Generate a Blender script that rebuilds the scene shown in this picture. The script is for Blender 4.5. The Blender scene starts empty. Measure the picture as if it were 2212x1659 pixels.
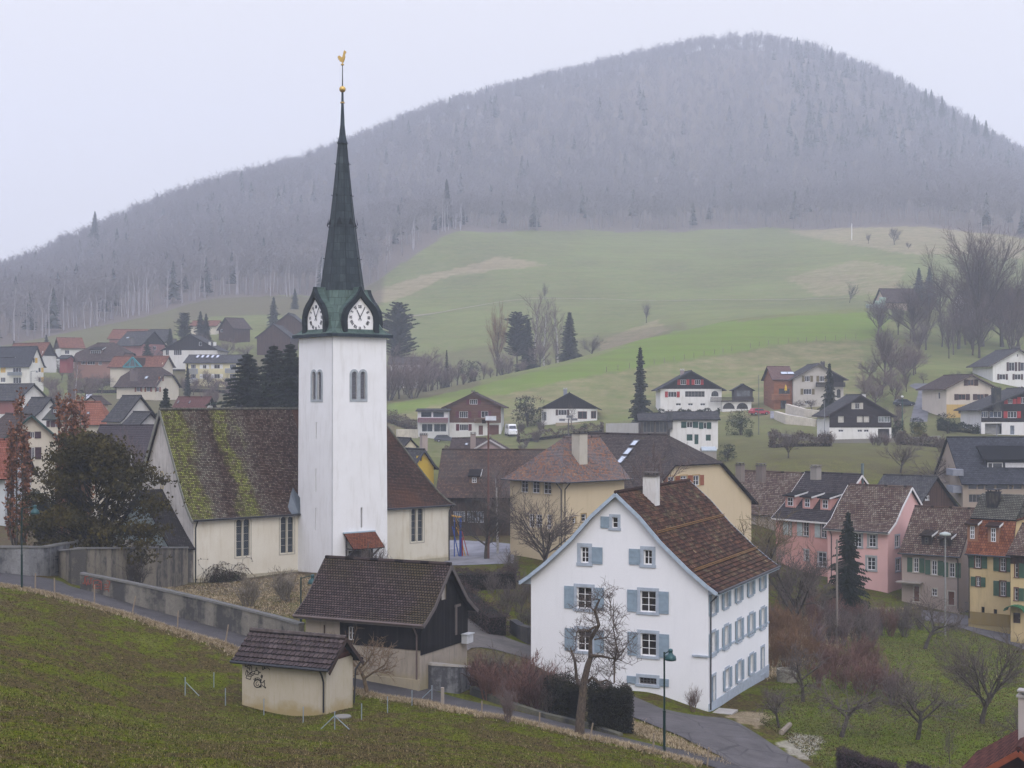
import bpy, math, random, os
import numpy as np
from mathutils import Vector, Matrix
from mathutils.geometry import tessellate_polygon
random.seed(7)
R = math.radians
sc = bpy.context.scene
COL = sc.collection
# ---------------------------------------------------------------- camera
F, CX, HY = 3077.0, 1106.0, 864.0
cd = bpy.data.cameras.new('camera'); cam = bpy.data.objects.new('camera', cd); COL.objects.link(cam)
cam.location = (0, 0, 0); cam.rotation_euler = (R(90), 0, 0)
cd.sensor_width = 36; cd.lens = 36 * F / 2212; cd.shift_y = (HY - 829.5) / 2212
cd.clip_start = 0.5; cd.clip_end = 6000
sc.camera = cam
# ---------------------------------------------------------------- sky
w = bpy.data.worlds.new('World'); sc.world = w; w.use_nodes = True
nt = w.node_tree; nt.nodes.clear()
out = nt.nodes.new('ShaderNodeOutputWorld'); bg = nt.nodes.new('ShaderNodeBackground')
sky = nt.nodes.new('ShaderNodeTexSky'); sky.sky_type = 'NISHITA'; sky.sun_disc = False
sky.sun_elevation = R(42); sky.sun_rotation = R(194); sky.dust_density = 6; sky.air_density = 1.2
tc = nt.nodes.new('ShaderNodeTexCoord'); sp = nt.nodes.new('ShaderNodeSeparateXYZ')
nt.links.new(tc.outputs['Generated'], sp.inputs[0])
cr = nt.nodes.new('ShaderNodeValToRGB')       # overcast: cloud layer brighter towards the zenith
cr.color_ramp.elements[0].position = 0.0; cr.color_ramp.elements[0].color = (8.6, 8.4, 8.7, 1)
cr.color_ramp.elements[1].position = 1.0; cr.color_ramp.elements[1].color = (21, 21.9, 29, 1)
e = cr.color_ramp.elements.new(0.28); e.color = (9.8, 9.55, 9.9, 1)
nt.links.new(sp.outputs['Z'], cr.inputs[0])
mx = nt.nodes.new('ShaderNodeMix'); mx.data_type = 'RGBA'; mx.inputs[0].default_value = 0.95
nt.links.new(sky.outputs[0], mx.inputs[6]); nt.links.new(cr.outputs[0], mx.inputs[7])
nt.links.new(mx.outputs[2], bg.inputs[0]); bg.inputs[1].default_value = 0.096
nt.links.new(bg.outputs[0], out.inputs[0])
sd = bpy.data.lights.new('sun', 'SUN'); sd.energy = 1.3; sd.angle = R(35); sd.color = (1, 0.94, 0.84)
so = bpy.data.objects.new('sun', sd); COL.objects.link(so); so.rotation_euler = (R(48), 0, R(14))
sc.view_settings.view_transform = 'Standard'; sc.view_settings.look = 'None'
sc.view_settings.exposure = 0.0; sc.view_settings.gamma = 1
sc.render.engine = 'CYCLES'
sc.cycles.max_bounces = 8; sc.cycles.diffuse_bounces = 2; sc.cycles.glossy_bounces = 2
sc.cycles.volume_bounces = 5; sc.cycles.transparent_max_bounces = 4
sc.cycles.use_denoising = True

# ---------------------------------------------------------------- helpers
def P(px, py, D): return Vector(((px - CX) / F * D, D, (HY - py) / F * D))
def zof(py, D): return (HY - py) / F * D
def props(o, label=None, cat=None, group=None, kind=None):
    if label: o['label'] = label
    if cat: o['category'] = cat
    if group: o['group'] = group
    if kind: o['kind'] = kind
    return o
ORG = {}
def thing(name, label, cat, loc, group=None):
    o = bpy.data.objects.new(name, None); COL.objects.link(o); o.location = loc; o.empty_display_size = 0.3
    ORG[o.name] = Vector(loc)
    return props(o, label, cat, group)
class MB:
    def __init__(s): s.v = []; s.f = []; s.uv = {}
    def quad(s, *p, uv=None):
        n = len(s.v); s.v += [tuple(q) for q in p]; s.f.append(tuple(range(n, n + len(p))))
        if uv: s.uv[len(s.f) - 1] = uv
    def hexa(s, a):                      # 8 points: bottom 4 ccw, top 4
        n = len(s.v); s.v += [tuple(q) for q in a]
        for f in ((3, 2, 1, 0), (4, 5, 6, 7), (0, 1, 5, 4), (1, 2, 6, 5), (2, 3, 7, 6), (3, 0, 4, 7)):
            s.f.append(tuple(n + i for i in f))
    def box(s, c, sx, sy, sz, u=(1, 0)):  # centre of base, sizes, horizontal axis u
        c = Vector(c); U = Vector((u[0], u[1], 0)).normalized(); V = Vector((-U.y, U.x, 0))
        b = [c + U * x + V * y for x, y in ((-sx/2, -sy/2), (sx/2, -sy/2), (sx/2, sy/2), (-sx/2, sy/2))]
        s.hexa(b + [q + Vector((0, 0, sz)) for q in b])
    def bar(s, a, b, wd, h=None, up=(0, 0, 1)):
        a = Vector(a); b = Vector(b); d = (b - a).normalized(); upv = Vector(up)
        if abs(d.dot(upv)) > .98: upv = Vector((0, 1, 0)) if abs(upv.z) > .5 else Vector((0, 0, 1))
        x = d.cross(upv).normalized() * wd / 2; y = x.cross(d).normalized() * (h or wd) / 2
        s.hexa([a - x - y, a + x - y, a + x + y, a - x + y, b - x - y, b + x - y, b + x + y, b - x + y])
    def tube(s, pts, rad, n=6, cap=True):
        pts = [Vector(p) for p in pts]; m = len(pts)
        if not hasattr(rad, '__len__'): rad = [rad] * m
        b0 = len(s.v); prev = None
        for i, p in enumerate(pts):
            d = (pts[min(i+1, m-1)] - pts[max(i-1, 0)]).normalized()
            if prev is None:
                prev = d.cross(Vector((0, 0, 1)) if abs(d.z) < .9 else Vector((1, 0, 0))).normalized()
            x = (prev - d * prev.dot(d)).normalized(); prev = x; y = d.cross(x)
            for k in range(n):
                a = 2 * math.pi * k / n
                s.v.append(tuple(p + (x * math.cos(a) + y * math.sin(a)) * rad[i]))
        for i in range(m - 1):
            for k in range(n):
                k2 = (k + 1) % n
                s.f.append((b0+i*n+k, b0+i*n+k2, b0+(i+1)*n+k2, b0+(i+1)*n+k))
        if cap:
            s.f.append(tuple(b0 + k for k in reversed(range(n)))); s.f.append(tuple(b0+(m-1)*n+k for k in range(n)))
    def lathe(s, c, prof, n=16):
        c = Vector(c); b0 = len(s.v)
        for r, z in prof:
            for k in range(n):
                a = 2*math.pi*k/n; s.v.append((c.x + r*math.cos(a), c.y + r*math.sin(a), c.z + z))
        for i in range(len(prof) - 1):
            for k in range(n):
                k2 = (k+1) % n; s.f.append((b0+i*n+k, b0+i*n+k2, b0+(i+1)*n+k2, b0+(i+1)*n+k))
        s.f.append(tuple(b0+k for k in reversed(range(n)))); s.f.append(tuple(b0+(len(prof)-1)*n+k for k in range(n)))
    def mesh(s, name, origin=Vector((0, 0, 0))):
        me = bpy.data.meshes.new(name); o = origin
        me.from_pydata([(x - o.x, y - o.y, z - o.z) for x, y, z in s.v], [], s.f)
        if s.uv:
            ul = me.uv_layers.new(name='UVMap'); dat = ul.data
            for pi, uvs in s.uv.items():
                ls = me.polygons[pi].loop_start
                for k, t in enumerate(uvs): dat[ls + k].uv = t
        return me
    def build(s, name, mat, parent=None, smooth=False):
        if not s.f: return None
        o0 = ORG.get(parent.name, Vector((0, 0, 0))) if parent else Vector((0, 0, 0))
        me = s.mesh(name, o0); o = bpy.data.objects.new(name, me); COL.objects.link(o)
        if smooth: me.polygons.foreach_set('use_smooth', [True] * len(me.polygons))
        me.materials.append(mat)
        if parent: o.parent = parent
        ORG[o.name] = o0
        return o

# ---------------------------------------------------------------- materials
MC = {}
def nodes(name):
    m = bpy.data.materials.new(name); m.use_nodes = True; t = m.node_tree; t.nodes['Principled BSDF'].inputs['Specular IOR Level'].default_value = .10
    return m, t, t.nodes['Principled BSDF']
def N(t, ty, **k):
    n = t.nodes.new(ty)
    for a, b in k.items():
        if a.startswith('i_'):
            n.inputs[int(a[2:])].default_value = b
        else: setattr(n, a, b)
    return n
def c4(c): return (c[0], c[1], c[2], 1)
def mixc(t, fac, a, b, mode='MIX'):
    n = N(t, 'ShaderNodeMix', data_type='RGBA', blend_type=mode)
    for i, v in ((0, fac), (6, a), (7, b)):
        if isinstance(v, (float, int)): n.inputs[i].default_value = v
        elif isinstance(v, tuple): n.inputs[i].default_value = c4(v)
        else: t.links.new(v, n.inputs[i])
    return n.outputs[2]
def noise(t, vec, scale, detail=3, rough=.55, stretch=None):
    if stretch:
        mp = N(t, 'ShaderNodeMapping'); mp.inputs['Scale'].default_value = stretch; t.links.new(vec, mp.inputs[0]); vec = mp.outputs[0]
    n = N(t, 'ShaderNodeTexNoise'); n.inputs['Scale'].default_value = scale; n.inputs['Detail'].default_value = detail
    n.inputs['Roughness'].default_value = rough; t.links.new(vec, n.inputs['Vector']); return n.outputs['Fac']
def ramp(t, fac, stops):
    n = N(t, 'ShaderNodeValToRGB'); cr = n.color_ramp
    while len(cr.elements) < len(stops): cr.elements.new(.5)
    for e, (p, c) in zip(cr.elements, stops):
        e.position = p; e.color = c4(c) if isinstance(c, tuple) else (c, c, c, 1)
    t.links.new(fac, n.inputs[0]); return n.outputs[0]
def bump(t, b, h, s, d=.02):
    n = N(t, 'ShaderNodeBump'); n.inputs['Strength'].default_value = s; n.inputs['Distance'].default_value = d
    t.links.new(h, n.inputs['Height']); t.links.new(n.outputs[0], b.inputs['Normal'])
def vec(t, kind='Object'): return N(t, 'ShaderNodeTexCoord').outputs[kind]
def plain(c, rough=.8, metal=0, var=.12):
    k = ('p', c, rough, metal)
    if k not in MC:
        m, t, b = nodes('paint'); v = vec(t)
        f = noise(t, v, 3, 4)
        col = ramp(t, f, [(.3, tuple(x*(1-var) for x in c)), (.7, tuple(min(1, x*(1+var)) for x in c))])
        t.links.new(col, b.inputs[0]); b.inputs['Roughness'].default_value = rough; b.inputs['Metallic'].default_value = metal; b.inputs['Specular IOR Level'].default_value = .5 if rough < .55 else .1
        MC[k] = m
    return MC[k]
def plaster(c, stain=.25, sc_=1.0, stc=(.25, .22, .16), low=None, lz=1.0):
    k = ('pl', c, stain, sc_, stc, low, lz)
    if k not in MC:
        m, t, b = nodes('plaster'); v = vec(t)
        f1 = noise(t, v, .35*sc_, 6, .65); f2 = noise(t, v, 1.2*sc_, 5, .6, (2.2, 2.2, .35)); f3 = noise(t, v, 9, 3)
        a = ramp(t, f1, [(.42, 0.0), (.72, 1.0)]); a2 = ramp(t, f2, [(.5, 0.0), (.78, 1.0)])
        s = N(t, 'ShaderNodeMath', operation='MULTIPLY_ADD'); t.links.new(a, s.inputs[0]); s.inputs[1].default_value = stain*.6
        s2 = N(t, 'ShaderNodeMath', operation='MULTIPLY'); t.links.new(a2, s2.inputs[0]); s2.inputs[1].default_value = stain
        t.links.new(s2.outputs[0], s.inputs[2])
        col = mixc(t, s.outputs[0], c, stc)
        col = mixc(t, ramp(t, f3, [(.3, 0.0), (.7, .10)]), col, tuple(x*.72 for x in c))
        if low:      # damp and algae rising irregularly from the foot of the wall
            sz = N(t, 'ShaderNodeSeparateXYZ'); t.links.new(v, sz.inputs[0]); mm = N(t, 'ShaderNodeMath', operation='MULTIPLY_ADD'); t.links.new(sz.outputs[2], mm.inputs[0]); mm.inputs[1].default_value = -.55/lz; t.links.new(noise(t, v, .8, 5, .7), mm.inputs[2])
            col = mixc(t, ramp(t, mm.outputs[0], [(.12, 0.0), (.55, .8)]), col, low)
        t.links.new(col, b.inputs[0]); b.inputs['Roughness'].default_value = .92
        bump(t, b, noise(t, v, 24, 4), .35, .02); MC[k] = m
    return MC[k]
def wood(c, c2=None, wv=.18, horiz=False, var=.5):
    c2 = c2 or tuple(x*.45 for x in c); k = ('w', c, c2, wv, horiz)
    if k not in MC:
        m, t, b = nodes('boards'); v = vec(t, 'UV')
        br = N(t, 'ShaderNodeTexBrick'); br.inputs['Color1'].default_value = (0, 0, 0, 1); br.inputs['Color2'].default_value = (1, 1, 1, 1)
        br.inputs['Mortar'].default_value = (.0, .0, .0, 1); br.inputs['Scale'].default_value = 1; br.inputs['Mortar Size'].default_value = .012
        br.offset = 0.35; br.inputs['Brick Width'].default_value = 4.0; br.inputs['Row Height'].default_value = wv
        mp = N(t, 'ShaderNodeMapping'); mp.inputs['Rotation'].default_value = (0, 0, 0 if horiz else R(90)); t.links.new(v, mp.inputs[0])
        t.links.new(mp.outputs[0], br.inputs['Vector'])
        col = ramp(t, br.outputs['Color'], [(0, c2), (1, c)])
        st = (.6, 6, 1) if horiz else (6, .6, 1)
        col = mixc(t, ramp(t, noise(t, v, 1.5, 5, .6, st), [(.35, 0.0), (.75, .8)]), col, tuple(x*.5 for x in c2))
        t.links.new(col, b.inputs[0]); b.inputs['Roughness'].default_value = .85
        bump(t, b, br.outputs['Fac'], .4, -.02); MC[k] = m
    return MC[k]
def tiles(stops, tile=.2, course=.28, moss=0.0, mossc=(.16, .17, .03), streak=0.0, streakc=(.03, .022, .018), rough=.85, gap_shade=.02, bands=None, big=0.0, bigc=(.1, .1, .1), mb=.5):
    k = ('t', str(stops), tile, course, moss, mossc, streak, streakc, str(bands), big, bigc)
    if k not in MC:
        stops = [(p_, tuple(x*.74 for x in c_)) for p_, c_ in stops]
        m, t, b = nodes('roof_tiles'); v = vec(t, 'UV')
        br = N(t, 'ShaderNodeTexBrick'); br.inputs['Color1'].default_value = (0, 0, 0, 1); br.inputs['Color2'].default_value = (1, 1, 1, 1)
        br.inputs['Mortar'].default_value = (mb, mb, mb, 1); br.inputs['Scale'].default_value = 1; br.inputs['Mortar Size'].default_value = gap_shade
        br.inputs['Mortar Smooth'].default_value = .4
        br.offset = .5; br.inputs['Brick Width'].default_value = tile; br.inputs['Row Height'].default_value = course
        t.links.new(v, br.inputs['Vector'])
        # per tile value shifted by patches of weathering
        f = noise(t, v, .45, 5, .65); ff = ramp(t, f, [(.3, 0.0), (.7, 1.0)])
        mm = mixc(t, .34, br.outputs['Color'], ff)
        col = ramp(t, mm, stops)
        if big: col = mixc(t, ramp(t, noise(t, v, .16, 3), [(.45, 0.0), (.6, big)]), col, bigc)
        if streak: col = mixc(t, ramp(t, noise(t, v, .5, 5, .6, (1.4, .22, 1)), [(.45, 0.0), (.65, streak)]), col, streakc)
        if bands:
            sx = N(t, 'ShaderNodeSeparateXYZ'); t.links.new(v, sx.inputs[0])
            nz = noise(t, v, .35, 3, .5, (1.0, .5, 1)); ad = N(t, 'ShaderNodeMath', operation='MULTIPLY_ADD')
            t.links.new(nz, ad.inputs[0]); ad.inputs[1].default_value = .16; dv = N(t, 'ShaderNodeMath', operation='MULTIPLY_ADD')
            t.links.new(sx.outputs[0], dv.inputs[0]); dv.inputs[1].default_value = 1/30.; dv.inputs[2].default_value = -.08; t.links.new(dv.outputs[0], ad.inputs[2])
            am = ramp(t, ad.outputs[0], bands[0]); cc = ramp(t, ad.outputs[0], bands[1])
            brk = ramp(t, noise(t, v, 2.2, 5, .7), [(.36, 0.0), (.56, 1.0)])
            fa = mixc(t, 1.0, am, brk, 'MULTIPLY'); col = mixc(t, fa, col, mixc(t, .8, cc, mixc(t, .6, (.35, .35, .35), br.outputs['Color']), 'MULTIPLY'))
            # wash the per-tile pattern back in
            col = mixc(t, .6, col, ramp(t, br.outputs['Color'], [(0, (.62, .62, .62)), (1, (1.3, 1.3, 1.3))]), 'MULTIPLY')
        if moss:
            a = noise(t, v, .8, 6, .7); a2 = ramp(t, a, [(.62 - moss*.35, 0.0), (.8 - moss*.3, min(1, moss + .35))])
            pt = ramp(t, noise(t, v, 4.5, 3, .6), [(.4, 0.0), (.55, 1.0)])
            col = mixc(t, mixc(t, 1.0, a2, pt, 'MULTIPLY'), col, mossc)
        col = mixc(t, br.outputs['Fac'], col, mixc(t, .85, col, (0, 0, 0)))  # joints blackened: also paints the shadow lines under the tile courses
        t.links.new(col, b.inputs[0]); b.inputs['Roughness'].default_value = rough
        bump(t, b, br.outputs['Fac'], .5, -.03); MC[k] = m
    return MC[k]
def glass(c=(.02, .022, .026)):
    k = ('g', c)
    if k not in MC:
        m, t, b = nodes('glass'); t.links.new(ramp(t, noise(t, vec(t), .9, 2), [(.35, tuple(x*.6 for x in c)), (.7, tuple(x*1.6 for x in c))]), b.inputs[0])
        b.inputs['Roughness'].default_value = .12; b.inputs['Specular IOR Level'].default_value = .5; MC[k] = m
    return MC[k]
def bark(c, c2=None, sc_=14):
    c2 = c2 or tuple(x*.5 for x in c); k = ('b', c, c2)
    if k not in MC:
        m, t, b = nodes('bark'); v = vec(t)
        t.links.new(ramp(t, noise(t, v, sc_, 5, .65, (1, 1, .35)), [(.35, c2), (.65, c)]), b.inputs[0])
        b.inputs['Roughness'].default_value = .95; b.inputs['Specular IOR Level'].default_value = .1; MC[k] = m
    return MC[k]
def leafm(c, c2, sc_=1.5):
    k = ('l', c, c2)
    if k not in MC:
        m, t, b = nodes('foliage'); v = vec(t); ge = N(t, 'ShaderNodeNewGeometry')
        a = ramp(t, noise(t, v, sc_, 4, .6), [(.35, c2), (.65, c)])
        t.links.new(mixc(t, ge.outputs['Random Per Island'], a, mixc(t, .5, a, (.001, .001, .001))), b.inputs[0])
        b.inputs['Roughness'].default_value = .8; b.inputs['Specular IOR Level'].default_value = .15; MC[k] = m
    return MC[k]

# ---------------------------------------------------------------- terrain
CTRL = []
def ctl(px, *pts):
    for D, py in pts: CTRL.append((px, py, D))
ctl(-500, (30, 1790), (60, 1480), (100, 1245), (200, 1040), (400, 855), (560, 800), (700, 760), (850, 714), (1300, 611), (2000, 611))
ctl(-150, (12, 2450), (45, 1650), (66, 1450), (97, 1250), (112, 1208), (150, 1120), (200, 1040), (260, 925), (380, 835), (480, 770), (560, 740), (850, 669), (930, 662), (1300, 691), (2300, 771))
ctl(60, (98, 1270), (104, 1240), (112, 1222), (130, 1185))
ctl(100, (12, 2500), (45, 1659), (60, 1540), (80, 1390), (97, 1283), (101, 1257), (115, 1220), (170, 1110), (250, 930), (330, 868), (400, 830), (500, 760), (600, 712), (900, 627), (1000, 595), (1150, 580))
ctl(300, (20, 2120), (50, 1659), (67, 1560), (83, 1440), (92, 1360), (98, 1322), (108, 1275), (125, 1250), (180, 1115), (250, 940), (330, 865), (440, 775), (540, 715), (620, 680), (900, 562), (1050, 502), (2200, 601))
ctl(500, (22, 2150), (52, 1659), (68, 1570), (80, 1512), (88, 1435), (93, 1387), (100, 1340), (118, 1290), (127, 1262), (200, 1090), (300, 900), (400, 826), (480, 732), (600, 672), (660, 640), (1000, 486), (1150, 421))
ctl(640, (77, 1552), (82, 1515), (90, 1418), (96, 1392))
ctl(740, (22, 2200), (55, 1659), (68, 1588), (77, 1538), (88, 1462), (95, 1400), (120, 1262), (130, 1240), (200, 1095), (300, 920), (450, 770), (620, 655), (700, 620), (1000, 487), (1220, 367), (2000, 501))
ctl(900, (86, 1492), (84, 1512), (110, 1340), (140, 1225), (280, 955), (342, 868), (420, 855), (500, 800), (600, 682), (740, 548))
ctl(960, (57, 1659), (72, 1578), (84, 1518), (90, 1470), (105, 1372), (125, 1280), (150, 1205), (200, 1105), (300, 946), (355, 848), (420, 840), (520, 765), (620, 668), (720, 570), (790, 502), (1100, 369), (1320, 262), (2200, 427))
ctl(1106, (22, 2280), (60, 1659), (70, 1610), (80, 1550), (84, 1530), (92, 1478), (100, 1420), (125, 1278), (150, 1195), (210, 1080), (300, 935), (368, 812), (440, 815), (520, 740), (620, 652), (720, 562), (810, 502), (1100, 378), (1350, 225))
ctl(1250, (66, 1659), (78, 1590), (84, 1560), (92, 1520), (99, 1480), (420, 775), (480, 770), (540, 715), (628, 646))
ctl(1400, (22, 2350), (55, 1775), (70, 1662), (77, 1617), (82, 1585), (88, 1545), (96, 1498), (110, 1440), (150, 1220), (210, 1085), (300, 905), (330, 868), (405, 732), (450, 742), (500, 722), (560, 685), (620, 649), (720, 570), (845, 500), (1100, 386), (1450, 149))
ctl(1540, (76, 1655), (82, 1600), (88, 1572), (95, 1540), (110, 1450), (130, 1362))
ctl(1600, (73, 1700), (80, 1640), (90, 1560), (100, 1510), (110, 1455), (130, 1350), (160, 1240), (200, 1035), (215, 1000), (250, 950), (310, 886), (380, 765), (430, 690), (480, 695), (540, 672), (600, 649), (850, 497), (1100, 384), (1500, 109), (1900, 217))
ctl(1750, (72, 1760), (79, 1665), (90, 1590), (100, 1517), (115, 1440), (130, 1365), (150, 1285), (165, 1240), (205, 1010), (255, 950), (310, 870), (440, 678), (500, 678), (600, 647), (850, 496), (1150, 360), (1500, 129))
ctl(1930, (84, 1640), (94, 1565), (105, 1500), (125, 1400), (145, 1322), (165, 1230), (200, 1040), (252, 952), (300, 880), (340, 800), (400, 738), (455, 668), (520, 660), (600, 620), (700, 540), (825, 485), (1100, 387), (1420, 213), (2300, 353))
ctl(2060, (76, 1770), (100, 1530), (125, 1405), (148, 1325), (165, 1250), (195, 1065), (250, 950), (285, 900), (320, 820), (400, 740), (480, 690), (560, 650), (790, 495), (1400, 289))
ctl(2212, (35, 2350), (60, 2000), (84, 1655), (100, 1545), (125, 1430), (138, 1375), (160, 1270), (190, 1095), (250, 960), (330, 838), (400, 745), (480, 690), (600, 610), (750, 520), (1000, 432), (1340, 374), (2200, 479))
ctl(2500, (35, 2350), (90, 1650), (130, 1430), (190, 1110), (260, 950), (400, 750), (500, 690), (700, 580), (1000, 527), (1300, 509), (2200, 629))
ctl(2800, (60, 2100), (150, 1350), (300, 950), (600, 720), (1200, 600))
_c = np.array(CTRL, float); _D = _c[:, 2]; _X = (_c[:, 0] - CX) / F * _D; _Z = (HY - _c[:, 1]) / F * _D
def _warp(X, Y): return np.stack([X / (Y + 40.), .62 * np.log(Y + 40.)], -1)
_pts = _warp(_X, _D); _q = _Z / (_D + 40.)
def _ker(r2): return .5 * r2 * np.log(r2 + 1e-9)
_n = len(_pts); _d2 = ((_pts[:, None] - _pts[None]) ** 2).sum(-1)
_A = np.zeros((_n + 3, _n + 3)); _A[:_n, :_n] = _ker(_d2) + np.eye(_n) * 2e-5
_A[:_n, _n] = 1; _A[:_n, _n+1:] = _pts; _A[_n:, :_n] = _A[:_n, _n:].T
_w = np.linalg.solve(_A, np.concatenate([_q, np.zeros(3)]))
def groundv(X, Y):
    X = np.asarray(X, float).ravel(); Y = np.maximum(np.asarray(Y, float).ravel(), -30); o = np.empty(len(X))
    for i in range(0, len(X), 20000):
        p = _warp(X[i:i+20000], Y[i:i+20000]); d2 = ((p[:, None] - _pts[None]) ** 2).sum(-1)
        o[i:i+20000] = (_ker(d2) @ _w[:_n] + _w[_n] + p @ _w[_n+1:]) * (Y[i:i+20000] + 40.)
    return o
def ground(x, y): return float(groundv([x], [y])[0])
_steps = np.concatenate([np.geomspace(30, 2000, 900)])
def hit(px, py, dmin=30):
    D = _steps[_steps >= dmin]; X = (px - CX) / F * D; rz = (HY - py) / F * D
    g = groundv(X, D); k = np.nonzero(rz <= g)[0]
    if len(k) == 0: d = D[-1]
    else:
        i = k[0]
        if i == 0: d = D[0]
        else:
            a = rz[i-1] - g[i-1]; b = g[i] - rz[i]; d = D[i-1] + (D[i] - D[i-1]) * a / (a + b + 1e-9)
    return Vector(((px - CX) / F * d, d, ground((px - CX) / F * d, d)))
def onD(px, D):
    x = (px - CX) / F * D; return Vector((x, D, ground(x, D)))
# ---------------------------------------------------------------- building kit
class Face:
    def __init__(s, P0, u, length):
        s.P = Vector(P0); s.u = Vector((u[0], u[1], 0)).normalized(); s.n = Vector((s.u.y, -s.u.x, 0)); s.len = length
        s.holes = []; s.top = None; s.bot = 0
    def uv(s, px, py):
        d = Vector(((px - CX) / F, 1, (HY - py) / F)); t = s.P.dot(s.n) / d.dot(s.n) if abs(d.dot(s.n)) > 1e-6 else 0
        q = d * t; return (q - s.P).dot(s.u), q.z - s.P.z
    def rect(s, x0, y0, x1, y1):
        xm, ym = (x0+x1)/2, (y0+y1)/2
        return s.uv(x0, ym)[0], s.uv(xm, y1)[1], s.uv(x1, ym)[0], s.uv(xm, y0)[1]
    def pt(s, u, v, o=0): return s.P + s.u * u + s.n * o + Vector((0, 0, v))
    def box(s, mb, u0, u1, v0, v1, o0, o1):
        mb.hexa([s.pt(u0, v0, o1), s.pt(u1, v0, o1), s.pt(u1, v0, o0), s.pt(u0, v0, o0),
                 s.pt(u0, v1, o1), s.pt(u1, v1, o1), s.pt(u1, v1, o0), s.pt(u0, v1, o0)])
def arch(u0, v0, u1, v1, n=8):
    r = (u1-u0)/2; c = (u0+u1)/2; return [(u0, v0), (u1, v0)] + [(c + r*math.cos(a), v1 - r + r*math.sin(a)) for a in [math.pi*k/n for k in range(n+1)]]
def wall_face(mb, f, outline, holes, depth=.18, v_split=None):
    loops = [[Vector((u, v, 0)) for u, v in outline]] + [[Vector((u, v, 0)) for u, v in h] for h in holes]
    tri = tessellate_polygon(loops); flat = [p for l in loops for p in l]
    for t3 in tri:
        a, b, c = [flat[i] for i in t3]
        if (b-a).cross(c-a).z < 0: b, c = c, b
        mb.quad(*[f.pt(p.x, p.y) for p in (a, b, c)], uv=[(p.x, p.y) for p in (a, b, c)])
    for h in holes:
        for i in range(len(h)):
            (a, b), (c, d) = h[i], h[(i+1) % len(h)]
            mb.quad(f.pt(a, b), f.pt(c, d), f.pt(c, d, -depth), f.pt(a, b, -depth), uv=[(a, b), (c, d), (c, d), (a, b)])
def resample(pl, n):
    L = [0]
    for a, b in zip(pl, pl[1:]): L.append(L[-1] + (b-a).length)
    o = []
    for k in range(n+1):
        s = L[-1]*k/n; i = 0
        while i < len(L)-2 and L[i+1] < s: i += 1
        t = (s-L[i])/max(1e-9, L[i+1]-L[i]); o.append(pl[i].lerp(pl[i+1], min(1, t)))
    return o, L[-1]
def roof_plane(mb, Lp, Rp, course=.3, step=.03, tile=0, amp=.02, thick=.14, closeL=True, closeR=True, jit=0.0):
    tmp, len_s = resample(Lp, 10); n = max(1, round(len_s / course))
    Ls, _ = resample(Lp, n); Rs, _ = resample(Rp, n)
    U = (Rp[0] - Lp[0]).normalized(); o0 = Lp[0].dot(U)
    for j in range(n):
        a, b, c, d = Ls[j], Rs[j], Rs[j+1], Ls[j+1]
        nm = (b-a).cross(d-a).normalized() if (b-a).length > 1e-3 else Vector((0, 0, 1))
        if nm.z < 0: nm = -nm
        v0, v1 = j*len_s/n, (j+1)*len_s/n
        k = max(1, int(round((b-a).length / tile * 4))) if tile else max(1, int((b-a).length/3)) if jit else 1
        prev = None
        for i in range(k+1):
            t = i/k; lo = a.lerp(b, t); hi = d.lerp(c, t); ul = lo.dot(U) - o0; uh = hi.dot(U) - o0
            wv = amp * math.sin(2*math.pi*ul/tile) if tile else (random.uniform(-jit, jit) if jit else 0)
            p0 = lo + nm*(step + wv); p1 = hi + nm*(wv*.4 if tile else 0); pb = lo - nm*.03
            cur = (p0, p1, pb, ul, uh)
            if prev:
                q0, q1, qb, pu, pv = prev
                mb.quad(q0, p0, p1, q1, uv=[(pu, v0), (ul, v0), (uh, v1), (pv, v1)])
                mb.quad(qb, pb, p0, q0, uv=[(pu, v0), (ul, v0), (ul, v0+.02), (pu, v0+.02)])
            prev = cur
    # underside and edges
    nm = (Rp[0]-Lp[0]).cross(Lp[-1]-Lp[0]).normalized()
    if nm.z < 0: nm = -nm
    dn = nm * -thick
    for i in range(len(Lp)-1):
        a, b, c, d = Lp[i], Rp[i], Rp[i+1], Lp[i+1]; z = [(0, 0)]*4
        mb.quad(d+dn, c+dn, b+dn, a+dn, uv=z)
        if closeL: mb.quad(d, a, a+dn, d+dn, uv=z)
        if closeR: mb.quad(b, c, c+dn, b+dn, uv=z)
    mb.quad(Lp[0], Rp[0], Rp[0]+dn, Lp[0]+dn, uv=[(0, 0)]*4)

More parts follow.
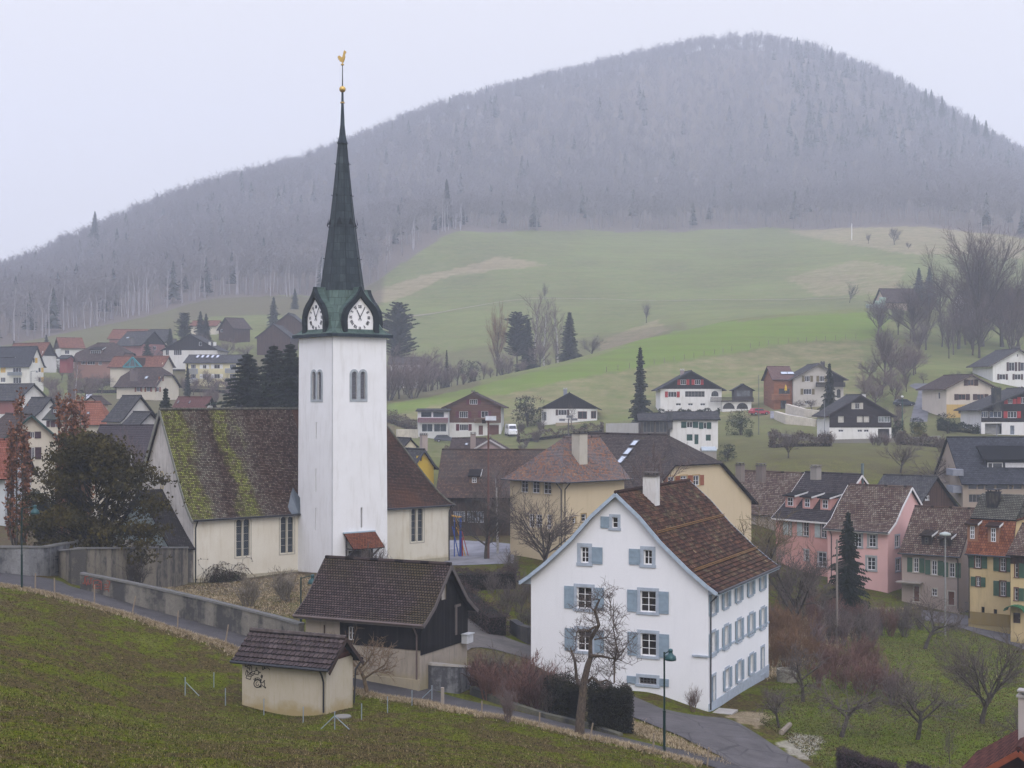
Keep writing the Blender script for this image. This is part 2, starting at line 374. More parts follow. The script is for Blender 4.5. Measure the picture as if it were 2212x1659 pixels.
WHITE = (.72, .73, .75)
class House:
    def __init__(s, name, label, cat, px, D, a, left, depth, base, eave, ridge, gable='front', wall=(.6, .6, .6), wallm=None,
                 roofm=None, over=.55, og=.4, flare=0, prof=None, hip=(0, 0), course=.34, step=.025, tile=0, amp=.02, group=None, bury=2.5,
                 eave_z=None, ridge_z=None, base_z=None, fascia=None, ridgecap=True, ridge_u=None, parent=None):
        a = R(a); s.a = a; X = (px-CX)/F*D; s.C = Vector((X, D, 0)); cu, su = math.cos(a), math.sin(a)
        dL = Vector((-cu, su, 0)); dR = Vector((su, cu, 0))
        def solve(dr, p):
            k = (p-CX)/F; return (k*D - X) / (dr.x - k*dr.y)
        s.W = left[1] if isinstance(left, tuple) else solve(dL, left); s.Dp = depth[1] if isinstance(depth, tuple) else solve(dR, depth)
        s.bz = base_z if base_z is not None else zof(base, D); s.ez = eave_z if eave_z is not None else zof(eave, D)
        s.root = parent.root if parent else thing(name, label, cat, (X, D, s.bz), group)
        s.gable = gable; L0 = s.C + dL*s.W; B = Vector((0, 0, s.bz))
        s.front = Face(L0+B, (cu, -su), s.W); s.right = Face(s.C+B, (su, cu), s.Dp)
        s.left = Face(L0+dR*s.Dp+B, (-su, -cu), s.Dp); s.back = Face(s.C+dR*s.Dp+B, (-cu, su), s.W)
        s.half = (s.W if gable == 'front' else s.Dp)/2
        mid = (s.C+L0)/2 if gable == 'front' else (s.C+L0)/2 + dR*s.Dp/2
        s.rz = ridge_z if ridge_z is not None else zof(ridge, mid.y)
        h = s.rz - s.ez
        if prof: s.prof = prof[:-1] + [(s.half, prof[-1][1])]
        elif flare: s.prof = [(0, 0), (s.half*.3, h*(.3-flare)), (s.half, h)]
        else: s.prof = [(0, 0), (s.half, h)]
        s0 = (s.prof[1][1]-s.prof[0][1])/(s.prof[1][0]-s.prof[0][0])
        s.over = over; s.og = og; s.eaves = [(-over, -over*min(s0, .75)*.9)] + s.prof[:]
        s.wallm = wallm or plaster(wall); s.roofm = roofm; s.hip = hip; s.rk = dict(course=course, step=step, tile=tile, amp=amp)
        s.parts = []; s.dL, s.dR = dL, dR; s.bury = bury; s.cladz = None; s.clads = []; s.fascia = fascia; s.cap = ridgecap
    def outline(s, f):
        H = s.ez - s.bz; b = -s.bury; e = .05
        g = (s.gable == 'front') == (f in (s.front, s.back))
        if not g: return [(0, b), (f.len, b), (f.len, H-e), (0, H-e)]
        hp = s.hip[0] if f in (s.front, s.left) else s.hip[1]
        k = s.hipstop(hp)
        o = [(0, b), (f.len, b)]
        right = [(f.len - x, H + y - e) for x, y in s.prof if x <= k+1e-6]; left = [(x, H + y - e) for x, y in s.prof if x <= k+1e-6]
        if hp: yk = s.hgt(k); right.append((f.len-k, H+yk-e)); left.append((k, H+yk-e))
        pts = right + left[::-1]; o2 = []
        for p in pts:
            if not o2 or (abs(p[0]-o2[-1][0]) + abs(p[1]-o2[-1][1])) > 1e-4: o2.append(p)
        return o + o2
    def hgt(s, x):
        for (a, b), (c, d) in zip(s.prof, s.prof[1:]):
            if x <= c: return b + (d-b)*(x-a)/(c-a)
        return s.prof[-1][1]
    def hipstop(s, hp):   # hp: 0 none, 1 full hip, 0<hp<1 half hip starting at that fraction of the rise
        if not hp: return s.half
        if hp >= 1: return 0
        return s.half*(1-hp)
    def win(s, f, x0, y0, x1, y1, nx=2, ny=1, fr=WHITE, sh='', shc=(.2, .05, .03), sur=None, sw=.1, shw=.5, pane=(.02, .022, .026), px=True, door=None, bars=.05, arched=False, rec=.14, sill=None):
        u0, v0, u1, v1 = f.rect(x0, y0, x1, y1) if px else (x0, y0, x1, y1)
        if u1 < u0: u0, u1 = u1, u0
        u0 = max(.08, u0); u1 = min(f.len-.08, u1)
        if u1-u0 < .12 or v1-v0 < .1: return
        hole = arch(u0, v0, u1, v1) if arched else [(u0, v0), (u1, v0), (u1, v1), (u0, v1)]
        f.holes.append(hole)
        fb = MB(); t = min(.07, (u1-u0)*.12)
        if door is not None:
            f.box(fb, u0+.02, u1-.02, v0+.01, v1-.02, -rec, -rec+.05)
            o = fb.build('door', plain(door, .6), s.root)
            hb = MB(); f.box(hb, u1-.16, u1-.1, (v0+v1)/2-.05, (v0+v1)/2+.05, -rec+.05, -rec+.09); hb.build('handle', plain((.3, .3, .3), .4, .8), o)
            if sur: s.surround(f, u0, v0, u1, v1, sw, sur, o, sill)
            return o
        for b4 in ((u0+.003, u0+t, v0+.003, v1-.003), (u1-t, u1-.003, v0+.003, v1-.003), (u0+t, u1-t, v0+.003, v0+t), (u0+t, u1-t, v1-t, v1-.003)):
            f.box(fb, *b4, -rec, -rec+.06)
        for i in range(1, nx): x = u0+(u1-u0)*i/nx; f.box(fb, x-bars/2, x+bars/2, v0+t, v1-t, -rec+.002, -rec+.055)
        for i in range(1, ny): y = v0+(v1-v0)*i/ny; f.box(fb, u0+t, u1-t, y-bars/3, y+bars/3, -rec+.004, -rec+.045)
        o = fb.build('window', plain(fr, .6), s.root)
        pb = MB(); pb.quad(f.pt(u0, v0, -rec+.01), f.pt(u1, v0, -rec+.01), f.pt(u1, v1, -rec+.01), f.pt(u0, v1, -rec+.01)); pb.build('pane', glass(pane), o)
        if sur: s.surround(f, u0, v0, u1, v1, sw, sur, o, sill)
        elif sill is not None:
            q = MB(); f.box(q, u0-.06, u1+.06, v0-.07, v0-.004, -.05, .08); q.build('sill', plain(sill), o)
        g = sw if sur else .03
        for ch in sh:
            q = MB(); a0, a1 = (u0-g-shw, u0-g) if ch in 'Ll' else (u1+g, u1+g+shw)
            f.box(q, a0, a1, v0-.03, v1+.03, .035, .075)
            for k in (.12, .5, .88): y = v0+(v1-v0)*k; f.box(q, a0+.03, a1-.03, y-.03, y+.03, .076, .09)
            q.build('shutter', plain(shc, .7), o)
        return o
    def surround(s, f, u0, v0, u1, v1, sw, c, o, sill=None):
        q = MB()
        f.box(q, u0-sw, u0, v0, v1, -.02, .03); f.box(q, u1, u1+sw, v0, v1, -.02, .03)
        f.box(q, u0-sw, u1+sw, v1, v1+sw, -.02, .034); f.box(q, u0-sw-.04, u1+sw+.04, v0-sw*.8, v0, -.02, .08)
        q.build('window_surround', plain(c, .8), o)
    def clad(s, f, v0, m, v1=99, u0=0, u1=None, name='cladding', inset=None):
        s.clads.append((f, v0, m, v1, u0, u1, name))
    def finish(s):
        mb = MB()
        for f in (s.front, s.right, s.left, s.back):
            wall_face(mb, f, s.outline(f), f.holes)
        s.wall = mb.build('wall', s.wallm, s.root)
        for f, v0, m, v1, u0, u1, nm in s.clads:        # board cladding: clipped outline pushed 5 cm out
            ol = clip(s.outline(f), v0, v1, u0, u1 if u1 is not None else f.len)
            if len(ol) < 3: continue
            q = MB(); g = Face(f.P + f.n*.05, f.u, f.len)
            hs = [h for h in f.holes if min(y for x, y in h) > v0+.02 and max(y for x, y in h) < v1-.02 and min(x for x, y in h) >= u0 and max(x for x, y in h) <= (u1 if u1 is not None else f.len)]
            hs = [h for h in hs if all(inside(p, ol) for p in h)]
            wall_face(q, g, ol, hs, .05)
            for i in range(len(ol)):
                a, b = ol[i], ol[(i+1) % len(ol)]
                q.quad(f.pt(*a), f.pt(*b), g.pt(*b), g.pt(*a), uv=[a, b, b, a])
            q.build(nm, m, s.root)
        rb = MB(); ez = Vector((0, 0, s.ez))
        if s.gable == 'front': specs = [(s.right, s.W), (s.left, s.W)]; ends = (s.hip[0], s.hip[1])
        else: specs = [(s.front, s.Dp), (s.back, s.Dp)]; ends = (s.hip[0], s.hip[1])
        for i, (f, wd) in enumerate(specs):
            P0 = Vector((f.P.x, f.P.y, s.ez)); inn = -f.n
            h0, h1 = (ends[0], ends[1])
            # which end of this face is which: front-gable: right face starts at the front; side-gable: front face starts at the left
            if i == 1: h0, h1 = h1, h0
            Lp, Rp = [], []
            prof = s.eaves
            xs = sorted(set([x for x, y in prof] + [s.hipstop(h) for h in (h0, h1) if 0 < h < 1]))
            for x in xs:
                y = s.hgt(x) if x >= 0 else prof[0][1]
                i0 = s.inset(x, h0); i1 = s.inset(x, h1)
                Lp.append(P0 + inn*x + f.u*i0 + Vector((0, 0, y+.02))); Rp.append(P0 + inn*x + f.u*(f.len-i1) + Vector((0, 0, y+.02)))
            roof_plane(rb, Lp, Rp, **s.rk)
        for e, hp in enumerate(ends):
            if not hp: continue
            f = (s.front, s.back)[e] if s.gable == 'front' else (s.left, s.right)[e]
            k = s.hipstop(hp); P0 = Vector((f.P.x, f.P.y, s.ez)); Lp = []; Rp = []
            st = -s.over if hp >= 1 else k - .0
            xs = [x for x in ([st] + [x for x, y in s.prof if x > st+1e-3])]
            for x in xs:
                y = s.hgt(x) if x >= 0 else s.eaves[0][1]
                i0 = s.inset(x, hp)
                Lp.append(P0 - f.n*i0 + f.u*x + Vector((0, 0, y+.02))); Rp.append(P0 - f.n*i0 + f.u*(f.len-x) + Vector((0, 0, y+.02)))
            roof_plane(rb, Lp, Rp, **s.rk)
        # ridge cap
        f = specs[0][0]; P0 = Vector((f.P.x, f.P.y, s.ez)) - f.n*s.half
        a = P0 + f.u*(s.inset(s.half, ends[0])+.02) + Vector((0, 0, s.prof[-1][1]+.05)); b = P0 + f.u*(f.len - s.inset(s.half, ends[1])-.02) + Vector((0, 0, s.prof[-1][1]+.05))
        if s.cap: n0 = len(rb.f); rb.tube([a, b], .13, 6); 
        s.roof = rb.build('roof', s.roofm, s.root); s.ra, s.rb_ = a, b
        if s.fascia is not None:
            q = MB()
            for f in ((s.front, s.back) if s.gable == 'front' else (s.left, s.right)):
                hp = ends[0] if f in (s.front, s.left) else ends[1]
                if hp: continue
                for side in (0, 1):
                    pts = [(x if not side else f.len-x, y + s.ez - s.bz) for x, y in s.eaves]
                    for (a0, b0), (a1, b1) in zip(pts, pts[1:]):
                        q.bar(f.pt(a0, b0-.1, s.og+.02), f.pt(a1, b1-.1, s.og+.02), .05, .24)
            for f in ((s.right, s.left) if s.gable == 'front' else (s.front, s.back)):
                q.bar(f.pt(-s.og, s.ez-s.bz+s.eaves[0][1]-.1, s.over+.03), f.pt(f.len+s.og, s.ez-s.bz+s.eaves[0][1]-.1, s.over+.03), .06, .2)
            q.build('fascia', plain(s.fascia, .7), s.root)
        return s
    def inset(s, x, hp):
        if not hp: return -s.og
        if hp >= 1: return x
        k = s.hipstop(hp); return -s.og if x <= k + 1e-6 else -s.og + (x-k)*1.15
    def gutter(s, f, c=(.02, .022, .025), spout=None):
        q = MB(); y = s.ez-s.bz+s.eaves[0][1]
        q.tube([f.pt(-s.og, y-.02, s.over+.1), f.pt(f.len+s.og, y-.02, s.over+.1)], .085, 6)
        if spout is not None:
            u = spout; q.tube([f.pt(u, y-.05, s.over+.08), f.pt(u, y-.4, s.over*.6), f.pt(u, y-.75, .1), f.pt(u, .1, .1)], .055, 6)
        q.build('gutter', plain(c, .5), s.root)
    def chimney(s, px, py, D, wd=.6, h=1.6, c=(.3, .27, .24), cap=(.12, .11, .1), dp=None, name='chimney'):
        p = P(px, py, D); q = MB(); q.box(p - Vector((0, 0, h+.1)), wd, dp or wd, h, s.front.u)
        o = q.build(name, plaster(c, .4, 2), s.roof)
        q = MB(); q.box(p - Vector((0, 0, .1)), wd+.16, (dp or wd)+.16, .09, s.front.u)
        for i in (-1, 1):
            for j in (-1, 1): q.box(p + s.front.u*i*wd*.35 + s.front.n*j*wd*.35 - Vector((0, 0, .011)), .1, .1, .16, s.front.u)
        q.box(p + Vector((0, 0, .15)), wd+.1, (dp or wd)+.1, .06, s.front.u)
        q.build('chimney_cap', plain(cap), o)
        return o
    def balcony(s, f, x0, y0, x1, y1, out=1.1, c=(.1, .06, .04)):
        u0, v0, u1, v1 = f.rect(x0, y0, x1, y1); q = MB()
        f.box(q, u0, u1, v0-.12, v0, .06, out)
        f.box(q, u0, u1, v1-.07, v1, out-.06, out); n = max(2, int((u1-u0)/.16))
        for i in range(n+1): u = u0+(u1-u0)*i/n; f.box(q, u-.04, u+.04, v0, v1-.07, out-.05, out-.01)
        for u in (u0, u1):
            f.box(q, u-.03, u+.03, v1-.07, v1, .06, out-.06)
            for k in range(6): f.box(q, u-.02, u+.02, v0, v1-.07, .1+k*(out-.2)/6, .18+k*(out-.2)/6)
        q.build('balcony', plain(c, .8), s.root)
def inside(p, poly):
    x, y = p; r = False
    for i in range(len(poly)):
        (x0, y0), (x1, y1) = poly[i], poly[i-1]
        if (y0 > y) != (y1 > y) and x < (x1-x0)*(y-y0)/(y1-y0)+x0: r = not r
    return r
def clip(poly, v0, v1, u0, u1):
    def half(pl, fn, itp):
        o = []
        for i in range(len(pl)):
            a, b = pl[i-1], pl[i]; fa, fb = fn(a), fn(b)
            if (fa >= 0) != (fb >= 0): t = fa/(fa-fb); o.append((a[0]+(b[0]-a[0])*t, a[1]+(b[1]-a[1])*t))
            if fb >= 0: o.append(b)
        return o
    for fn in (lambda p: p[1]-v0, lambda p: v1-p[1], lambda p: p[0]-u0, lambda p: u1-p[0]):
        poly = half(poly, fn, None)
        if not poly: return []
    o = []
    for p in poly:
        if not o or abs(p[0]-o[-1][0])+abs(p[1]-o[-1][1]) > 1e-4: o.append(p)
    return o

# ---------------------------------------------------------------- plants
def rv(s=1): return Vector((random.uniform(-s, s), random.uniform(-s, s), random.uniform(-s, s)))
def limb(mb, p, d, L, r, r1, nseg, wig, trop, sides):
    pts = [p.copy()]; rad = [r]
    for i in range(nseg):
        d = (d + rv(wig) + Vector((0, 0, trop))).normalized(); p = p + d*(L/nseg); pts.append(p.copy()); rad.append(r + (r1-r)*(i+1)/nseg)
    mb.tube(pts, rad, sides, cap=False); return pts, rad, d
def grow(tm, cm, p, d, L, r, lev, S):
    last = lev >= S['lev']; k = S['k'][min(lev, len(S['k'])-1)]
    pts, rad, dd = limb(tm if lev < S.get('tl', 2) else cm, p, d, L, r, r*(.55 if not last else .5), 3 if lev < S['lev'] else 2, S['wig'], S['trop'], 6 if lev == 0 else 4 if lev < 2 else 3)
    if last: return
    for i in range(k):
        t = S['t0'] + (1-S['t0'])*(i+random.random())/k if lev else S.get('t0t', .5) + (1-S.get('t0t', .5))*(i+random.random())/k
        x = t*(len(pts)-1); j = min(int(x), len(pts)-2); q = pts[j].lerp(pts[j+1], x-j)
        ax = dd.cross(rv()).normalized(); an = R(random.uniform(*S['ang']))
        if lev == 0: an = R(random.uniform(*S.get('ang0', S['ang'])))
        nd = (dd*math.cos(an) + ax*math.sin(an)).normalized()
        if lev == 0:
            az = 2*math.pi*(i+random.random()*.6)/k*1.0 + i*1.3; nd = Vector((math.cos(az)*math.sin(an), math.sin(az)*math.sin(an), math.cos(an)))
            nd = (nd + Vector((S.get('lean', 0), 0, 0))).normalized()
        f = S['len'][min(lev, len(S['len'])-1)]*random.uniform(.75, 1.2)*(1.15-.45*t if lev == 0 and S.get('cone') else 1)
        grow(tm, cm, q, nd, L*f, max(S['rmin'], rad[j]*S['rr']), lev+1, S)
SP = {
 'apple': dict(lev=4, k=(6, 5, 5, 5), len=(.85, .7, .6, .55), ang=(25, 65), ang0=(35, 75), wig=.22, trop=.04, t0=.25, t0t=.6, rr=.6, rmin=.011, L=1.9, r=.14, tl=2),
 'round': dict(lev=4, k=(8, 7, 6, 5), len=(1.1, .6, .55, .5), ang=(20, 50), ang0=(20, 60), wig=.12, trop=.06, t0=.2, t0t=.5, rr=.55, rmin=.008, L=1.7, r=.12, tl=2),
 'shrub': dict(lev=3, k=(5, 5, 5), len=(.6, .55, .5), ang=(12, 45), ang0=(12, 40), wig=.12, trop=.07, t0=.15, t0t=.2, rr=.6, rmin=.008, L=1.4, r=.03, tl=1, multi=11),
 'beech': dict(lev=4, k=(15, 8, 6, 5), len=(.62, .48, .5, .5), ang=(18, 46), ang0=(22, 62), wig=.1, trop=.10, t0=.15, t0t=.25, rr=.5, rmin=.02, L=12, r=.45, tl=2, cone=1),
 'dome': dict(lev=4, k=(17, 10, 9, 6), len=(1.5, .42, .45, .5), ang=(14, 46), ang0=(4, 56), wig=.07, trop=.05, t0=.18, t0t=.45, rr=.42, rmin=.014, L=5.5, r=.5, tl=2),
 'slim': dict(lev=3, k=(18, 6, 6), len=(.33, .5, .5), ang=(20, 45), ang0=(28, 50), wig=.08, trop=.08, t0=.2, t0t=.2, rr=.45, rmin=.02, L=12, r=.2, tl=1, cone=1),
 'vase': dict(lev=4, k=(7, 9, 6, 4), len=(1.7, .45, .5, .5), ang=(18, 50), ang0=(8, 34), wig=.09, trop=.07, t0=.12, t0t=.5, rr=.55, rmin=.012, L=4.2, r=.3, tl=2),
}
PROTO = {}
def tree_mesh(kind, seed):
    k = (kind, seed)
    if k in PROTO: return PROTO[k]
    st = random.getstate(); random.seed(sum(map(ord, kind)) + seed*131)
    tm, cm = MB(), MB()
    if kind in SP:
        S = SP[kind]
        if 'multi' in S:
            for i in range(S['multi']):
                az = random.uniform(0, 6.28); tl = random.uniform(.08, .55); d = Vector((math.cos(az)*tl, math.sin(az)*tl, 1)).normalized()
                grow(tm, cm, Vector((math.cos(az)*.15, math.sin(az)*.15, -.1)), d, S['L']*random.uniform(.7, 1.15), S['r'], 0, dict(S, ang0=(12, 40), k=(5, 4, 4)))
        else:
            grow(tm, cm, Vector((0, 0, -.25)), Vector((0, 0, 1)), S['L'], S['r'], 0, S)
    elif kind in ('spruce', 'pine', 'slimspruce'):
        H = 10.; tm.tube([(0, 0, -.3), (0, 0, H*.5), (0, 0, H)], [.16, .1, .01], 6)
        nw = 38 if kind != 'pine' else 20
        for i in range(nw):
            t = (i+.5)/nw; z = H*(.06+.93*t) if kind != 'pine' else H*(.3+.68*t)
            rad = {'spruce': 2.3*(1-t)**.85+.12, 'slimspruce': .95*(1-t)**.62*(1-.3*t)+.06, 'pine': 2.5*math.sin(math.pi*(.18+.75*t))**.8}[kind]*random.uniform(.68, 1.18)
            nb = 8
            for j in range(nb):
                az = 2*math.pi*(j+random.random()*.7)/nb + i*1.1; rr = rad*random.uniform(.5, 1.2)
                d = Vector((math.cos(az), math.sin(az), 0)); droop = -.28*rr if kind != 'pine' else .25*rr
                a = Vector((0, 0, z)); b = a + d*rr + Vector((0, 0, droop))
                tm.tube([a, b], [.03, .008], 3, cap=False)
                m = 7 if kind != 'pine' else 10
                for q in range(m):
                    s_ = (q+.6)/m; c = a.lerp(b, s_); sw = rr*.24*(1.15-.5*s_)+.07; side = d.cross(Vector((0, 0, 1)))
                    for sg in (-1, 1):
                        e1 = c + side*sg*sw*random.uniform(.6, 1.1) + d*sw*.6 + Vector((0, 0, -sw*.55 if kind != 'pine' else random.uniform(-.2, .4)*sw)); 
                        wq = .06+.045*random.random()
                        cm.quad(c - d*wq, e1, c + d*wq + Vector((0, 0, .03)))
                        cm.quad(c + Vector((0, 0, .09)), e1 + Vector((0, 0, -.05)), c + Vector((0, 0, -wq*1.9)))
    elif kind == 'bush':          # evergreen, unit radius about 1, height 2
        for i in range(5): tm.tube([(0, 0, -.1), (random.uniform(-.3, .3), random.uniform(-.3, .3), 1.2)], [.06, .02], 4)
        cl = [(Vector((random.uniform(-.55, .55), random.uniform(-.55, .55), random.uniform(.35, 1.5))), random.uniform(.38, .62)) for _ in range(14)]
        for c, r_ in cl:
            for _ in range(210):
                n_ = rv().normalized(); p = c + Vector((n_.x, n_.y, n_.z*1.05))*r_*random.uniform(.75, 1.05)
                s_ = .055; a_ = rv(s_); cm.quad(p, p+n_*.09+a_, p+rv(s_)+n_*.03)
    elif kind == 'oakcol':        # columnar oak keeping its brown leaves, 10 m
        for i in range(9):
            az = i*2.4; r0 = .12
            pts = [Vector((math.cos(az)*r0, math.sin(az)*r0, -.2))]
            L = random.uniform(6.5, 10)
            for z in (2, 4, 6.5, 8.5):
                rr = .25+.55*math.sin(min(1, z/6)*2.2)*random.uniform(.5, 1.1)
                pts.append(Vector((math.cos(az+random.uniform(-.2, .2))*rr, math.sin(az)*rr, z*L/9)))
            pts.append(pts[-1] + Vector((0, 0, L*.12)))
            tm.tube(pts, [.09, .07, .06, .05, .03, .01], 4, cap=False)
            for _ in range(26):
                t = random.uniform(.15, 1)*(len(pts)-1.01); j = int(t); q = pts[j].lerp(pts[j+1], t-j)
                d = Vector((random.uniform(-.35, .35), random.uniform(-.35, .35), 1)).normalized(); e_ = q + d*random.uniform(.5, 1.2)
                cm2 = tm; cm2.tube([q, e_], [.018, .006], 3, cap=False)
                for _ in range(24):
                    if random.random() > .78 - .4*max(0, (q.z-6)/4): continue
                    p = q.lerp(e_, random.random()) + rv(.16); s_ = .15
                    a_ = rv(s_); b_ = rv(s_); cm.quad(p, p+a_, p+a_+b_, p+b_)
    elif kind == 'yew':           # broad dark yew about 9 m high, 11 m wide
        random.seed(5)
        for i in range(6):
            az = i*1.05; tm.tube([(math.cos(az)*.3, math.sin(az)*.3, -.3), (math.cos(az)*.9, math.sin(az)*.7, 3), (math.cos(az)*2.2, math.sin(az)*1.6, 6.2)], [.24, .16, .04], 6)
        for i in range(135):
            t = random.random(); z = .9+7.6*t
            R_ = 4.9*(1-abs(t-.36)**1.5*1.5)*random.uniform(.72, 1.12)
            az = random.uniform(0, 6.283); rr = R_*random.random()**.45
            c = Vector((math.cos(az)*rr, math.sin(az)*rr*.8, z)); outd = Vector((math.cos(az), math.sin(az), .25)).normalized()
            tm.tube([Vector((math.cos(az)*.3, math.sin(az)*.3, max(.5, z-1.6))), c + outd*.6], [.06, .012], 3, cap=False)
            for _ in range(30):
                sc0 = c + Vector((random.gauss(0, .55), random.gauss(0, .55), random.gauss(0, .15))); d = (outd + rv(.7)).normalized(); L = random.uniform(.35, .9)
                for q in range(9):
                    b_ = sc0 + d*L*q/9 + rv(.06); e_ = rv(.13); f_ = rv(.13); cm.quad(b_, b_+e_, b_+e_+f_, b_+f_)
    random.setstate(st)
    PROTO[k] = (tm.mesh('trunk'), cm.mesh('crown')); return PROTO[k]
BK = bark((.10, .085, .07), (.035, .03, .026)); BKT = bark((.14, .115, .10), (.07, .055, .048))
BKR = bark((.19, .105, .085), (.10, .055, .045)); BKP = bark((.20, .15, .14), (.10, .075, .07)); BKW = bark((.6, .58, .55), (.2, .18, .16)); BKO = bark((.24, .14, .075), (.12, .07, .04))
SPR = leafm((.022, .036, .018), (.008, .016, .009)); PIN = leafm((.035, .055, .035), (.014, .024, .018)); YEW = leafm((.095, .072, .014), (.026, .024, .006), .6)
OAK = leafm((.32, .14, .075), (.16, .07, .04), 3); EVG = leafm((.05, .075, .02), (.02, .035, .012)); GOLD = leafm((.20, .17, .03), (.06, .07, .02)); DKG = leafm((.03, .028, .012), (.012, .013, .007))
def tree(kind, seed, name, label, pos, h, cat='tree', group=None, tm=None, cm=None, wide=1.0, rot=None, lean=(0, 0)):
    nat = {'apple': 4.6, 'round': 4.7, 'shrub': 2.2, 'beech': 19., 'slim': 14.5, 'vase': 13.5, 'dome': 17., 'spruce': 10., 'slimspruce': 10., 'pine': 10., 'bush': 2.1, 'oakcol': 10.8, 'yew': 9.}[kind]
    a, b = tree_mesh(kind, seed)
    if (kind, seed) not in PROTO.get('_z', {}):
        if kind in SP:
            zz = max(v.co.z for v in b.vertices) if len(b.vertices) else nat
            PROTO.setdefault('_z', {})[(kind, seed)] = zz
        else: PROTO.setdefault('_z', {})[(kind, seed)] = nat
    s = h / PROTO['_z'][(kind, seed)]
    r = bpy.data.objects.new(name, None); COL.objects.link(r); r.location = pos; r.empty_display_size = .3
    r.rotation_euler = (R(lean[0]), R(lean[1]), rot if rot is not None else random.uniform(0, 6.28)); r.scale = (s*wide, s*wide, s)
    props(r, label, cat, group)
    ev = kind in ('spruce', 'slimspruce', 'pine', 'bush', 'yew', 'oakcol')
    for me, nm, m in ((a, 'trunk' if kind not in ('shrub', 'bush') else 'stems', tm or BK), (b, 'crown' if kind not in ('shrub', 'bush') else 'twigs' if kind == 'shrub' else 'foliage', cm or (SPR if ev else BKT))):
        o = bpy.data.objects.new(nm, me); COL.objects.link(o); o.parent = r
        if not me.materials: me.materials.append(m)
        o.material_slots[0].link = 'OBJECT'; o.material_slots[0].material = m
    return r
# ---------------------------------------------------------------- ground sheet
def poly_xy(pts, dmin=30):
    return [tuple(hit(x, y, dmin)[:2]) for x, y in pts]
def inpoly(X, Y, poly):
    r = np.zeros(X.shape, bool)
    for i in range(len(poly)):
        (x0, y0), (x1, y1) = poly[i], poly[i-1]
        if y0 == y1: continue
        r ^= ((y0 > Y) != (y1 > Y)) & (X < (x1-x0)*(Y-y0)/(y1-y0)+x0)
    return r
BND = [(-700, 480), (-200, 500), (0, 530), (250, 600), (450, 655), (600, 655), (700, 650), (800, 690), (900, 745), (980, 795), (1250, 835), (1500, 855), (1700, 855), (1900, 825), (2212, 755), (2600, 700), (3200, 650)]
def bnd(px): return np.interp(px, [b[0] for b in BND], [b[1] for b in BND])
def ramp2(t, s_, a, b):
    m = N(t, 'ShaderNodeMapRange'); m.inputs['From Min'].default_value = a; m.inputs['From Max'].default_value = b; t.links.new(s_, m.inputs[0]); return m.outputs[0]
